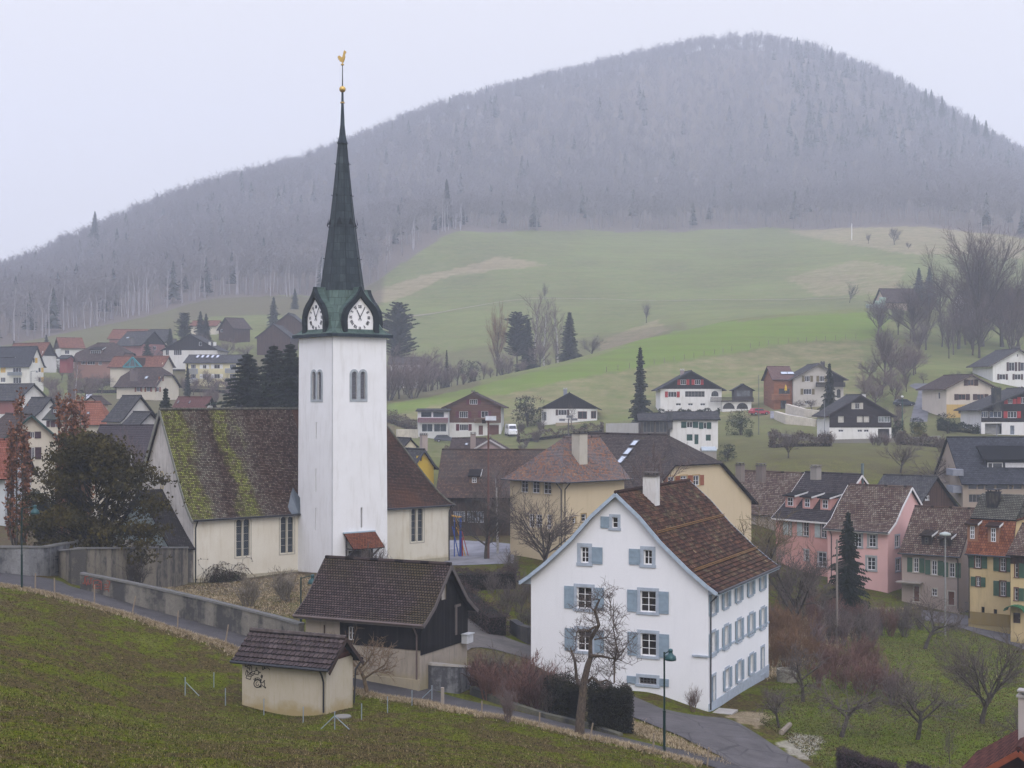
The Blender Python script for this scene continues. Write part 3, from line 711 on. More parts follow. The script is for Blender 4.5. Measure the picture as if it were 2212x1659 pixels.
def terrain():
    Ys = np.concatenate([np.array([-60., -30, -10, 0, 6]), np.geomspace(52, 2260, 520) - 40.0])
    As = np.linspace(-.74, .74, 470)
    Y, A = np.meshgrid(Ys, As, indexing='ij'); X = A * (Y + 70)
    Z = groundv(X, Y).reshape(X.shape)
    # micro relief, growing away from built ground
    rng = np.random.default_rng(3); wz = np.clip((Y-bnd(X/np.maximum(Y, 1)*F+CX)-10)/250, 0, 1)
    Z += wz * 3.0 * (np.sin(X*.035+1.3)*np.cos(Y*.021) + .6*np.sin(X*.09+Y*.05))
    nr, nc = X.shape; idx = np.arange(nr*nc).reshape(nr, nc)
    V = np.stack([X, Y, Z], -1).reshape(-1, 3)
    Fc = np.stack([idx[:-1, :-1], idx[:-1, 1:], idx[1:, 1:], idx[1:, :-1]], -1).reshape(-1, 4)
    me = bpy.data.meshes.new('ground'); me.vertices.add(len(V)); me.vertices.foreach_set('co', V.ravel())
    me.loops.add(Fc.size); me.loops.foreach_set('vertex_index', Fc.ravel()); me.polygons.add(len(Fc))
    me.polygons.foreach_set('loop_start', np.arange(len(Fc))*4); me.polygons.foreach_set('loop_total', np.full(len(Fc), 4)); me.polygons.foreach_set('use_smooth', np.ones(len(Fc), bool))
    me.update()
    Xf, Yf = V[:, 0], V[:, 1]; px = Xf/np.maximum(Yf, 1)*F + CX
    B = (Yf > bnd(px) + 6*np.sin(Xf*.05) + 4*np.sin(Xf*.17)).astype(float) * (Yf > 300)
    Rr = np.zeros(len(V)); G = np.zeros(len(V)); Lw = np.zeros(len(V))
    def put(arr, pts, val, dmin=30):
        arr[inpoly(Xf, Yf, poly_xy(pts, dmin))] = val
    # dry strips, bare earth, brown hedge banks (real patches of the fields)
    put(Rr, [(760, 640), (860, 610), (1000, 575), (1090, 553), (1190, 575), (1110, 580), (960, 600), (880, 640), (780, 660)], 1, 480)
    put(Rr, [(1690, 498), (1900, 482), (2212, 495), (2212, 560), (1960, 550), (1830, 530)], .9, 480)
    put(Rr, [(1700, 600), (1850, 560), (1960, 580), (1930, 640), (1760, 640)], .7, 480)
    put(Rr, [(1290, 775), (1380, 738), (1450, 712), (1420, 690), (1300, 735)], .8, 440)
    put(Rr, [(820, 895), (835, 868), (1000, 850), (1296, 812), (1500, 778), (1671, 748), (1860, 738), (1880, 900), (1600, 905), (1400, 900), (1200, 900), (950, 945), (840, 945)], .45, 250)
    G[(Yf > bnd(px)-75) & (Yf < bnd(px)+4) & (px < 830)] = .8
    G[(Yf > 480) & (Yf < bnd(px)) & (px < 380)] = .6
    put(G, [(110, 1222), (300, 1215), (420, 1262), (520, 1262), (650, 1238), (700, 1260), (660, 1340), (420, 1300), (240, 1245)], .5, 98)
    put(G, [(1160, 1300), (1400, 1300), (1900, 1330), (1880, 1390), (1780, 1420), (1660, 1460), (1655, 1380)], .6, 100)
    put(G, [(1000, 1400), (1150, 1420), (1370, 1500), (1370, 1560), (1100, 1520), (1010, 1490)], .75, 80)
    G[(Yf > 118) & (Yf < 360) & (px > -400) & (px < 850)] = .75
    G[(Yf > 150) & (Yf < 200) & (px > 850) & (px < 1600)] = .5
    G[(Yf > 200) & (Yf < 300) & (px > 1150)] = .35
    G[(Yf > 345) & (Yf < 440) & (px > 300) & (px < 1040)] = .75
    # gravel, sand, the green fold and the gully behind it
    g2 = np.zeros(len(V)); s2 = np.zeros(len(V)); f2_ = np.zeros(len(V))
    put(f2_, [(835, 874), (980, 846), (1080, 822), (1227, 786), (1346, 750), (1456, 714), (1600, 696), (1721, 682), (1849, 676), (1925, 676), (1900, 733), (1671, 745), (1496, 775), (1296, 808), (1100, 850), (950, 872), (835, 900)], 1, 300)
    put(f2_, [(1640, 1560), (1670, 1490), (1800, 1430), (1900, 1320), (2060, 1352), (2212, 1408), (2300, 1450), (2300, 1720), (1800, 1680), (1700, 1600)], .4)
    G[(Yf > 440) & (Yf < 520) & (px > 840) & (px < 1480) & (f2_ < .5)] = .45  # brown gully ground, also standing in for weak haze contrast behind the fold
    put(g2, [(1677, 1606), (1717, 1583), (1777, 1592), (1778, 1615), (1745, 1650), (1700, 1628)], 1); put(s2, [(1556, 1545), (1600, 1536), (1660, 1540), (1680, 1548), (1640, 1575), (1600, 1562)], 1)
    m2_ = me.color_attributes.new('patch', 'FLOAT_COLOR', 'POINT'); m2_.data.foreach_set('color', np.stack([g2, s2, f2_, s2], -1).ravel())
    me_col = me.color_attributes.new('mask', 'FLOAT_COLOR', 'POINT')
    me_col.data.foreach_set('color', np.stack([Rr, G, B, np.clip((Yf-170)/110, 0, 1)], -1).ravel())
    o = bpy.data.objects.new('ground', me); COL.objects.link(o); o['kind'] = 'structure'
    m, t, b = nodes('ground'); v = vec(t); at = N(t, 'ShaderNodeAttribute', attribute_name='mask'); sx = N(t, 'ShaderNodeSeparateColor'); t.links.new(at.outputs['Color'], sx.inputs[0])
    n1 = noise(t, v, .24, 5, .65); n2 = noise(t, v, .9, 6, .7); n3 = noise(t, v, 5.5, 4, .7); n4 = noise(t, v, .02, 4, .6)
    grn = ramp(t, n3, [(.3, (.018, .024, .0004)), (.48, (.062, .074, .0004)), (.66, (.11, .122, .002)), (.8, (.22, .20, .06))])
    brn = ramp(t, n3, [(.3, (.015, .010, .003)), (.48, (.054, .038, .012)), (.66, (.11, .082, .030)), (.8, (.24, .19, .09))])
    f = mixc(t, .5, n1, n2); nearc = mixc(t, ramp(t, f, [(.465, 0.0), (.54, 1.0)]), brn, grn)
    farg = ramp(t, mixc(t, .4, n4, n1), [(.35, (.09, .115, .035)), (.5, (.125, .16, .045)), (.65, (.16, .205, .055))])  # far meadow greens, desaturated so the colour carries some haze
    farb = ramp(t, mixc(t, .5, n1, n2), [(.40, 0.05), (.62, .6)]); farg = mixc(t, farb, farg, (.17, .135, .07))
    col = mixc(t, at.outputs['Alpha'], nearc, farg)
    rg = N(t, 'ShaderNodeMath', operation='MULTIPLY_ADD'); t.links.new(mixc(t, .5, n1, noise(t, v, .06, 5, .7)), rg.inputs[0]); rg.inputs[1].default_value = 1.9; t.links.new(sx.outputs[0], rg.inputs[2])
    col = mixc(t, mixc(t, 1.0, ramp(t, rg.outputs[0], [(1.15/2, 0.0), (2.0/2, 1.0)]) if False else ramp2(t, rg.outputs[0], 1.12, 1.95), ramp(t, n2, [(.3, .55), (.65, .9)]), 'MULTIPLY'), col, ramp(t, mixc(t, .5, n3, n1), [(.35, (.19, .15, .085)), (.65, (.33, .26, .16))]))
    col = mixc(t, mixc(t, 1.0, sx.outputs[1], ramp(t, n2, [(.35, .5), (.55, 1.0)]), 'MULTIPLY'), col, ramp(t, n3, [(.3, (.05, .036, .026)), (.7, (.13, .095, .065))]))
    terr = noise(t, v, 1.0, 3, .6, (.035, .035, .9)); a2 = N(t, 'ShaderNodeAttribute', attribute_name='patch'); s2x = N(t, 'ShaderNodeSeparateColor'); t.links.new(a2.outputs['Color'], s2x.inputs[0])
    farm = N(t, 'ShaderNodeMath', operation='MULTIPLY'); t.links.new(ramp(t, terr, [(.45, 0.0), (.62, .5)]), farm.inputs[0]); t.links.new(at.outputs['Alpha'], farm.inputs[1]); col = mixc(t, mixc(t, 1.0, s2x.outputs[2], ramp(t, n2, [(.3, .95), (.75, .35)]), 'MULTIPLY'), col, (.12, .185, .024)); col = mixc(t, farm.outputs[0], col, mixc(t, .5, col, (.10, .075, .035)))
    for k_, cc in ((1, ramp(t, n3, [(.35, (.17, .13, .08)), (.65, (.34, .27, .18))])), (0, ramp(t, n3, [(.3, (.17, .15, .11)), (.6, (.33, .305, .25))]))):
        ad = N(t, 'ShaderNodeMath', operation='MULTIPLY_ADD'); t.links.new(n2, ad.inputs[0]); ad.inputs[1].default_value = .9; t.links.new(s2x.outputs[k_], ad.inputs[2]); col = mixc(t, ramp2(t, ad.outputs[0], .9, 1.6), col, cc)
    col = mixc(t, sx.outputs[2], col, ramp(t, n2, [(.3, (.10, .082, .07)), (.7, (.16, .13, .11))]))
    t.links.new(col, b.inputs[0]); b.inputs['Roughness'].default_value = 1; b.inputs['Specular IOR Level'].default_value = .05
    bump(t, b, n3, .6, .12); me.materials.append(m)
    return o
terrain()
def ribbon(name, A_, B_, mat, dz=.05, seg=1.2, nw=6, dmin=30, jag=0):
    """road sheet draped on the ground between two edges given as matching lists of sight points"""
    a = [hit(x, y, dmin) for x, y in A_]; b = [hit(x, y, dmin) for x, y in B_]
    L = sum((q-p).length for p, q in zip(a, a[1:])); n = max(4, int(L/seg))
    ra, _ = resample(a, n); rb, _ = resample(b, n)
    if jag:
        for l_ in (ra, rb):
            for p in l_: p.x += random.uniform(-jag, jag); p.y += random.uniform(-jag, jag)*2
    g = [[ra[i].lerp(rb[i], j/nw) for j in range(nw+1)] for i in range(n+1)]
    fl = [p for r_ in g for p in r_]; zz = groundv([p.x for p in fl], [p.y for p in fl])
    mb = MB(); mb.v = [(p.x, p.y, z+dz) for p, z in zip(fl, zz)]
    for i in range(n):
        for j in range(nw):
            k = i*(nw+1)+j; q = (k, k+1, k+nw+2, k+nw+1); mb.f.append(q)
    # upward normals
    v = [Vector(mb.v[i]) for i in mb.f[0]]
    if (v[1]-v[0]).cross(v[2]-v[0]).z < 0: mb.f = [tuple(reversed(q)) for q in mb.f]
    o = mb.build(name, mat, None, True); o['kind'] = 'structure'; return o
def asphalt(c=(.052, .048, .049), cr_=.5):
    m, t, b = nodes('asphalt'); v = vec(t); f = noise(t, v, .5, 6, .65); f2 = noise(t, v, 22, 3)
    col = ramp(t, f, [(.35, tuple(x*.72 for x in c)), (.5, c), (.68, tuple(x*1.3 for x in c))])
    vo = N(t, 'ShaderNodeTexVoronoi', feature='DISTANCE_TO_EDGE'); vo.inputs['Scale'].default_value = .42
    mp = N(t, 'ShaderNodeMix', data_type='VECTOR'); mp.inputs[0].default_value = .12; t.links.new(v, mp.inputs[4])
    nn = N(t, 'ShaderNodeTexNoise'); nn.inputs['Scale'].default_value = 1.3; nn.inputs['Detail'].default_value = 4; t.links.new(v, nn.inputs[0]); t.links.new(nn.outputs['Color'], mp.inputs[5]); t.links.new(mp.outputs[1], vo.inputs['Vector'])
    crk = ramp(t, vo.outputs['Distance'], [(0, cr_), (.03, 0.0)]); gate = ramp(t, noise(t, v, .25, 2), [(.42, 0.0), (.52, 1.0)])
    col = mixc(t, mixc(t, 1.0, crk, gate, 'MULTIPLY'), col, (.02, .02, .02)); col = mixc(t, ramp(t, f2, [(.4, 0.0), (.7, .25)]), col, (.2, .19, .18))
    t.links.new(col, b.inputs[0]); b.inputs['Roughness'].default_value = .85; bump(t, b, f2, .3, .01); return m
ASP = asphalt(); GRV = plaster((.30, .26, .20), .6, 3); LIME = plaster((.44, .41, .35), .6, 6, (.22, .2, .14))
LN_A = [(-90, 1226), (0, 1238), (60, 1245), (125, 1254), (150, 1267), (225, 1287), (325, 1317), (425, 1344), (532, 1374), (640, 1402), (740, 1430), (818, 1449), (905, 1482), (940, 1494), (1085, 1531), (1106, 1536), (1259, 1573), (1352, 1596), (1420, 1613), (1480, 1622), (1600, 1650), (1690, 1665), (1800, 1690)]
LN_B = [(-90, 1256), (0, 1262), (60, 1272), (125, 1285), (165, 1296), (205, 1307), (282, 1327), (382, 1359), (487, 1389), (600, 1430), (700, 1467), (763, 1487), (828, 1504), (928, 1517), (1040, 1542), (1106, 1552), (1188, 1571), (1280, 1592), (1338, 1604), (1434, 1628), (1516, 1650), (1600, 1680), (1700, 1710)]
ribbon('lane', LN_A, LN_B, ASP)
ribbon('driveway', [(1300, 1475), (1371, 1508), (1434, 1535), (1516, 1549), (1557, 1551), (1598, 1565), (1639, 1590), (1711, 1636), (1770, 1675)],
       [(1290, 1510), (1363, 1549), (1420, 1572), (1470, 1592), (1502, 1610), (1530, 1622), (1560, 1638), (1600, 1660), (1680, 1700)], asphalt((.078, .071, .07), .8), .065)
ribbon('footpath', [(1010, 1336), (1060, 1362), (1106, 1384), (1150, 1398), (1200, 1412)], [(1003, 1412), (1020, 1400), (1050, 1400), (1095, 1412), (1190, 1440)], asphalt((.09, .08, .07)), .06, dmin=86)
ribbon('schoolyard', [(960, 1168), (1000, 1168), (1060, 1172), (1110, 1176)], [(960, 1222), (1000, 1222), (1060, 1220), (1110, 1218)], asphalt((.2, .2, .215), 0), .06, 2, dmin=125)
ribbon('street', [(1990, 1318), (2075, 1328), (2130, 1338), (2212, 1362), (2330, 1400)], [(1990, 1340), (2055, 1350), (2120, 1372), (2212, 1404), (2330, 1450)], asphalt((.10, .095, .10)), .06, dmin=100)
FT = ribbon('field_track', [(845, 692.5), (880, 683.5), (980, 668.6), (1083, 651.8), (1180, 644.6), (1300, 645.8), (1480, 649), (1600, 647.8), (1760, 645.4), (1850, 643.4)], [(845, 695.5), (880, 686), (980, 670.4), (1083, 653), (1180, 645.6), (1300, 646.7), (1480, 649.9), (1600, 648.7), (1760, 646.3), (1850, 644.3)], plaster((.26, .22, .15), .8, .3, (.14, .16, .06)), .22, 4, 3, 470)
ribbon('hillside_road', [(1975, 829), (1962, 834), (1985, 845), (1980, 862), (1972, 885), (1966, 912)], [(2050, 832), (2024, 843), (2019, 853), (2012, 868), (2006, 888), (2003, 912)], asphalt((.13, .13, .14), 0), .1, 2, dmin=255)
ribbon('chalet_drive', [(1664, 888), (1700, 895), (1770, 908), (1800, 917)], [(1664, 905), (1700, 903), (1770, 916), (1800, 922)], asphalt((.21, .21, .22), 0), .1, 2, dmin=240)

# ---------------------------------------------------------------- freestanding walls
def wallrun(name, label, pts, hts, th=.35, mat=None, cop=None, cat='wall', copw=.55, dmin=30, pos=None):
    P3 = pos or [hit(x, y, dmin) for x, y in pts]; r = thing(name, label, cat, P3[0]); mb = MB(); cb = MB()
    n = len(P3); nor = []
    for i in range(n):
        d = (P3[min(i+1, n-1)] - P3[max(i-1, 0)]); d.z = 0; d.normalize(); nor.append(Vector((-d.y, d.x, 0)))
    s_ = 0
    for i in range(n-1):
        a, b = P3[i], P3[i+1]; na, nb = nor[i]*th/2, nor[i+1]*th/2; ha, hb = Vector((0, 0, hts[i])), Vector((0, 0, hts[i+1])); dn = Vector((0, 0, -1.2))
        mb.hexa([a-na+dn, b-nb+dn, b+nb+dn, a+na+dn, a-na+ha, b-nb+hb, b+nb+hb, a+na+ha])
        ca, cb_ = nor[i]*copw/2, nor[i+1]*copw/2; t = Vector((0, 0, .003)); t2 = Vector((0, 0, .13))
        cb.hexa([a-ca+ha+t, b-cb_+hb+t, b+cb_+hb+t, a+ca+ha+t, a-ca*.85+ha+t2, b-cb_*.85+hb+t2, b+cb_*.85+hb+t2, a+ca*.85+ha+t2])
    mb.build('wall_body', mat, r); 
    if cop: cb.build('coping', cop, r)
    return r
def oldwall(c=(.21, .195, .165)):
    m, t, b = nodes('old_render'); v = vec(t)
    f = noise(t, v, .45, 5, .6, (1, 1, .12)); f2 = noise(t, v, 1.6, 6, .7); f3 = noise(t, v, 12, 4)
    col = ramp(t, f2, [(.3, tuple(x*.7 for x in c)), (.5, c), (.7, tuple(x*1.25 for x in c))])
    col = mixc(t, ramp(t, mixc(t, .35, f, f2), [(.47, 0.0), (.56, .85)]), col, (.035, .036, .042)); col = mixc(t, ramp(t, f3, [(.4, 0.0), (.7, .35)]), col, tuple(x*.4 for x in c))
    t.links.new(col, b.inputs[0]); b.inputs['Roughness'].default_value = .95; bump(t, b, f3, .6, .04); return m
OLD = oldwall(); COP = plaster((.13, .125, .12), .5, 3, (.06, .07, .03))
def hgt_px(pts, tops, dmin=30):
    o = []
    for (x, y), ty in zip(pts, tops): p = hit(x, y, dmin); o.append((y-ty)/F*p.y)
    return o
wp = [(176, 1272), (225, 1286), (290, 1306), (350, 1323), (430, 1345), (520, 1370), (600, 1392), (652, 1406)]
r_ = wallrun('churchyard_wall', 'long stained concrete wall with grey coping running beside the lane below the church', wp, hgt_px(wp, [1240, 1249, 1262, 1275, 1293, 1315, 1335, 1350]), .4, OLD, COP)
# red spray lettering on that wall
gf = None
pa, pb = hit(176, 1272), hit(290, 1306); uu = (pb-pa); uu.z = 0; uu.normalize()
gfc = Face(Vector((pa.x, pa.y, pa.z)), (uu.x, uu.y), 20); gm = MB()
def stroke(f, pl, off, wd, mbx, uv=True):
    q = [f.pt(*(f.uv(x, y) if uv else (x, y)), off) for x, y in pl]
    for a, b in zip(q, q[1:]):
        if (b-a).length > 1e-3: mbx.bar(a, b, wd, .012, up=f.n)
gz = lambda x, y: (190*.8641 + x*.0625, 1410*.8641 + y*.0625)
for pl in ([(290, 640), (350, 670), (375, 420), (480, 410)], [(375, 430), (400, 610), (430, 720), (480, 510), (500, 690), (590, 640), (560, 480), (640, 500)], [(650, 570), (800, 540), (940, 590), (930, 880)], [(660, 570), (670, 840)], [(720, 830), (740, 690), (900, 720)], [(720, 830), (850, 810), (900, 800)], [(840, 640), (890, 610), (930, 640)], [(1040, 690), (1130, 690), (1130, 760)], [(1040, 790), (1190, 790), (1190, 730)], [(1130, 560), (1230, 590), (1200, 720)], [(1040, 870), (1190, 860), (1195, 950)]):
    stroke(gfc, [gz(*p) for p in pl], .24, .07, gm)
gm.build('red_graffiti', plain((.22, .07, .05), .9), r_)
cp = [(126, 1238), (138, 1248), (160, 1262), (178, 1266)]
hp = [hit(x, y) for x, y in cp] + [Vector((-29.0, 126.4, ground(-29, 126.4)))]
top_z = zof(1187, 104)
zt = [zof(1191, hp[0].y), zof(1190, hp[1].y), zof(1188, hp[2].y), zof(1186, hp[3].y), zof(1184, hp[4].y)]
wallrun('cemetery_wall', 'tall curved grey stone wall in front of the yew and the church annex', None, [z-p.z for z, p in zip(zt, hp)], .5, oldwall((.24, .21, .16)), COP, pos=hp, copw=.7)
hp = [hit(x, y) for x, y in [(-120, 1232), (26, 1240), (60, 1243), (97, 1243)]] ; hp.append(hp[-1] + Vector((1.0, 7, .2)))
wallrun('gateway_wall', 'low roughcast grey wall left of the iron gate behind the first street lamp', None, [zof(1183, p.y)-p.z for p in hp[:-1]] + [1.7], .5, oldwall((.22, .22, .22)), COP, pos=hp, copw=.65)
bp = [(906, 1480), (935, 1490), (985, 1497), (1012, 1485)]
wallrun('garden_wall', 'grey flaking garden wall joined to the barn corner beside the lane', bp, hgt_px(bp, [1432, 1436, 1440, 1442]), .45, oldwall((.24, .24, .25)), plaster((.3, .28, .25), .6, 3))
bp = [(1020, 1500), (1100, 1528), (1180, 1552), (1259, 1568), (1340, 1590)]
wallrun('kerb_wall', 'low mossy stone kerb wall under the shrubs along the lane', bp, [.5, .35, .3, .25, .15], .4, oldwall((.13, .125, .09)), None)
bp = [(1108, 1368), (1125, 1380), (1146, 1392)]
wallrun('stone_steps_wall', 'dark dry stone retaining wall left of the white house', bp, [1.1, 1.1, 1.3], .6, oldwall((.09, .08, .07)), None, dmin=95)
# iron gate
for i, px in enumerate((104, 121)):
    p = hit(px, 1243); r = thing('iron_gate', ['left leaf of the black iron churchyard gate', 'right leaf of the black iron churchyard gate against the curved wall'][i], 'gate', p, 'gate leaves'); q = MB()
    d = Vector((.35, .94, 0)) if i == 0 else Vector((.1, .99, 0))
    q.bar(p, p+Vector((0, 0, 1.5)), .09); q.bar(p+d*1.4, p+d*1.4+Vector((0, 0, 1.25)), .06)
    for z in (.15, 1.1, 1.3): q.bar(p+Vector((0, 0, z)), p+d*1.4+Vector((0, 0, z)), .04)
    for k in range(1, 10): q.bar(p+d*.14*k+Vector((0, 0, .12)), p+d*.14*k+Vector((0, 0, 1.3)), .022)
    q.build('gate_leaf', plain((.012, .014, .02), .5, .5), r)

# ---------------------------------------------------------------- church
ca = R(40); d1 = Vector((math.cos(ca), math.sin(ca), 0)); d2 = Vector((-math.sin(ca), math.cos(ca), 0))
TC = P(719, 864, 130); TW = 6.05
zb = -16.6; zc = zof(728, 134.3)
ch = thing('church', 'white church with tall clock tower, green copper spire and mossy tiled nave', 'church', (TC.x, TC.y, zb))
TWR = plaster((.80, .80, .80), .30, .8, (.46, .44, .40), (.50, .47, .38), 1.0)
def tface(k):
    v = [(TC + d2*TW, -d2), (TC, d1), (TC + d1*TW, d2), (TC + d1*TW + d2*TW, -d1)][k]
    return Face(Vector((v[0].x, v[0].y, zb)), v[1], TW)
tf = [tface(k) for k in range(4)]; mb = MB()
GS = (.34, .37, .39); LOUV = MB(); SLIT = MB(); TFR = MB()
zof2 = lambda ox, oy, s: (lambda x, y: (ox + x*s, oy + y*s))
z2 = zof2(483.9, 553, .25); z2b = zof2(380.2, 1071.5, .25)
def prect(f, zf, x0, y0, x1, y1): a = zf(x0, y0); b = zf(x1, y1); return f.rect(a[0], a[1], b[0], b[1])
for f, ops, fr in ((tf[0], [(757, 1000, 790, 1240), (806, 1000, 840, 1240)], (742, 980, 847, 1256)), (tf[1], [(1104, 998, 1150, 1238), (1180, 998, 1224, 1238)], (1091, 976, 1256, 1267))):
    U = prect(f, z2, *fr)
    f.win_out = arch(U[0], U[1], U[2], U[3])
    f.belfry = [prect(f, z2, *o) for o in ops]
for f, s in ((tf[0], (790, 1437, 797, 1580)), (tf[0], None), (tf[1], None)):
    pass
slits = [(tf[0], prect(tf[0], z2, 789, 1437, 797, 1580)), (tf[0], prect(tf[0], z2b, 1202, 105, 1210, 295)), (tf[0], (lambda q: (q[0], q[1], q[0]+.14, q[3]))(tf[0].rect(681, 1012, 683, 1062))), (tf[1], (lambda q: (q[0], q[1], q[0]+.2, q[3]))(prect(tf[1], z2b, 1596, 100, 1606, 275)))]
BW = []
bat = .11   # batter: the tower narrows slightly upward; applied as a taper to finished vertices
for f in tf:
    holes = []; LOUV = MB(); SLIT = MB(); TFR = MB()
    if hasattr(f, 'belfry'):
        for u0, v0, u1, v1 in f.belfry: holes.append(arch(u0, v0, u1, v1, 10))
    for g, (u0, v0, u1, v1) in slits:
        if g is f: w_ = max(.14, abs(u1-u0)); u0 = min(u0, u1); holes.append([(u0, v0), (u0+w_, v0), (u0+w_, v1), (u0, v1)])
    wall_face(mb, f, [(0, -2.5), (TW, -2.5), (TW, zc-zb+.1), (0, zc-zb+.1)], holes, .3)
    for h in holes:
        us = [p[0] for p in h]; vs = [p[1] for p in h]
        SLIT.quad(f.pt(min(us)-.05, min(vs)-.05, -.29), f.pt(max(us)+.05, min(vs)-.05, -.29), f.pt(max(us)+.05, max(vs)+.05, -.29), f.pt(min(us)-.05, max(vs)+.05, -.29))
    if hasattr(f, 'belfry'):
        for u0, v0, u1, v1 in f.belfry:
            n = 17; rad = (u1-u0)/2
            for k in range(n):
                v = v0 + (v1-v0)*(k+.5)/n; dv = max(0, v-(v1-rad)); hw = math.sqrt(max(.01, rad*rad-dv*dv)); c_ = (u0+u1)/2
                a = f.pt(c_-hw, v-.05, -.08); b = f.pt(c_+hw, v-.05, -.08); c2 = f.pt(c_+hw, v+.05, -.24); d_ = f.pt(c_-hw, v+.05, -.24); t = Vector((0, 0, .03))
                LOUV.hexa([a, b, c2, d_, a+t, b+t, c2+t, d_+t])
        # stone frame: strip between the outer double arch and the openings
        (a0, b0, a1, b1), (e0, f0, e1, f1) = f.belfry; s_ = .22; m_ = (a1+e0)/2
        for u0, v0, u1, v1 in f.belfry:
            inn_ = arch(u0, v0, u1, v1, 12); ou = arch(u0-s_ if u0 == a0 else m_-.001+.003, v0-s_, u1+s_ if u1 == e1 else m_, v1+s_, 12)
            for i in range(len(inn_)):
                j = (i+1) % len(inn_); TFR.hexa([f.pt(*ou[i], -.03), f.pt(*ou[j], -.03), f.pt(*inn_[j], -.03), f.pt(*inn_[i], -.03), f.pt(*ou[i], .05), f.pt(*ou[j], .05), f.pt(*inn_[j], .05), f.pt(*inn_[i], .05)])
    if TFR.f: BW.append((TFR, LOUV, SLIT))
tcen = TC + (d1+d2)*TW/2
def taper(o):
    for v in o.data.vertices:
        z = v.co.z; k = 1 + .03*(1-z/22.) ; wx = v.co.x + TC.x - tcen.x; wy = v.co.y + TC.y - tcen.y
        v.co.x = wx*k*.975 + tcen.x - TC.x; v.co.y = wy*k*.975 + tcen.y - TC.y
    return o
tw = taper(mb.build('tower_wall', TWR, ch))
for a_, b_, c_ in BW: bw = taper(a_.build('belfry_window', plain(GS, .8), ch)); taper(b_.build('louvres', plain((.20, .20, .22), .7), bw)); taper(c_.build('dark_opening', plain((.012, .012, .014), .9), bw))
q = MB(); f = tf[0]; uL, _ = f.uv(718.6, 1000)
q.tube([f.pt(f.len-.09, zc-zb-.3, .03), f.pt(f.len-.09, 0, .03)], .02, 4); taper(q.build('lightning_cable', plain((.35, .35, .36)), ch))
# spire
def copper(c1, c2, c3):
    m, t, b = nodes('copper'); v = vec(t, 'UV'); o = vec(t)
    br = N(t, 'ShaderNodeTexBrick'); br.inputs['Scale'].default_value = 1; br.inputs['Color1'].default_value = (0, 0, 0, 1); br.inputs['Color2'].default_value = (1, 1, 1, 1); br.inputs['Mortar'].default_value = (0, 0, 0, 1)
    br.inputs['Mortar Size'].default_value = .022; br.inputs['Brick Width'].default_value = .62; br.inputs['Row Height'].default_value = .75; t.links.new(v, br.inputs['Vector'])
    col = ramp(t, mixc(t, .8, br.outputs['Color'], noise(t, o, 1.4, 5, .7, (1, 1, .4))), [(.25, c1), (.5, c2), (.75, c3)])
    col = mixc(t, ramp(t, br.outputs['Fac'], [(0, 0.0), (1, .75)]), col, (.015, .02, .022)); t.links.new(col, b.inputs[0]); b.inputs['Roughness'].default_value = .55; b.inputs['Metallic'].default_value = .15
    bump(t, b, br.outputs['Fac'], .5, .03); return m
CUD = copper((.018, .026, .031), (.034, .046, .053), (.06, .08, .085)); CUG = copper((.045, .072, .064), (.07, .108, .09), (.11, .155, .13)); CUN = copper((.018, .026, .034), (.03, .043, .055), (.05, .068, .08))
def ring(z, h, c): return [tcen + d1*x + d2*y + Vector((0, 0, z)) for x, y in ((-h+c, -h), (h-c, -h), (h, -h+c), (h, h-c), (h-c, h), (-h+c, h), (-h, h-c), (-h, -h+c))]
def loft(name, rows, mat, par, closed=True):
    q = MB(); rr = [ring(*r) for r in rows]; vv = 0
    for a, b, ra, rb in zip(rr, rr[1:], rows, rows[1:]):
        dv = (Vector((0, 0, rb[0]-ra[0])) + Vector((rb[1]-ra[1], 0, 0))).length
        for i in range(8):
            j = (i+1) % 8; wa = (a[j]-a[i]).length; wb = (b[j]-b[i]).length
            q.quad(a[i], a[j], b[j], b[i], uv=[(i*3-wa/2, vv), (i*3+wa/2, vv), (i*3+wb/2, vv+dv), (i*3-wb/2, vv+dv)])
        vv += dv
    q.quad(*reversed(rr[0])); q.quad(*rr[-1]); return q.build(name, mat, par)
zs = zc
loft('cornice', [(zs-.12, 3.02, .02), (zs-.12, 3.42, .05), (zs+.10, 3.44, .05), (zs+.16, 3.44, .05)], CUN, ch)
loft('spire_skirt', [(zs+.17, 3.40, .05), (zs+.38, 3.05, .12), (zs+.7, 2.86, .3), (zs+1.5, 2.62, .62), (zs+2.6, 2.38, .95), (zs+3.6, 2.1, 1.05), (zs+4.3, 1.93, 1.1)], CUG, ch)
zt_ = zof(310.8, 134.3); rows = []
for k in range(15):
    t = k/14; z = zs+4.31 + (zt_-zs-4.31)*t; h = 1.93*(1-t)**1.0 + .37*t - .10*math.sin(math.pi*t); rows.append((z, h, .586*h))
spr_ = loft('spire', rows, CUD, ch)
loft('spire_collar', [(zt_-.02, .47, .27), (zt_+.14, .47, .27)], CUN, ch)
loft('spire_needle', [(zt_+.14, .42, .245), (zt_+.7, .30, .17), (zt_+1.8, .19, .11), (zof(222, 134.3), .11, .06), (zof(198, 134.3), .09, .05)], CUN, ch)
q = MB()   # spire edges and hooks
for i in range(8):
    a = ring(rows[0][0], rows[0][1], rows[0][2])[i]; b = ring(rows[-1][0], rows[-1][1], rows[-1][2])[i]
    pts = [ring(*r)[i] for r in rows]; q.tube(pts, .035, 4)
    for k in (3, 6, 9, 12): p = pts[k]; o_ = (p-Vector((tcen.x, tcen.y, p.z))).normalized(); q.bar(p, p+o_*.18+Vector((0, 0, .1)), .06)
q.build('spire_ribs', CUN, spr_)
q = MB()
zl = zof(488, 134.3)
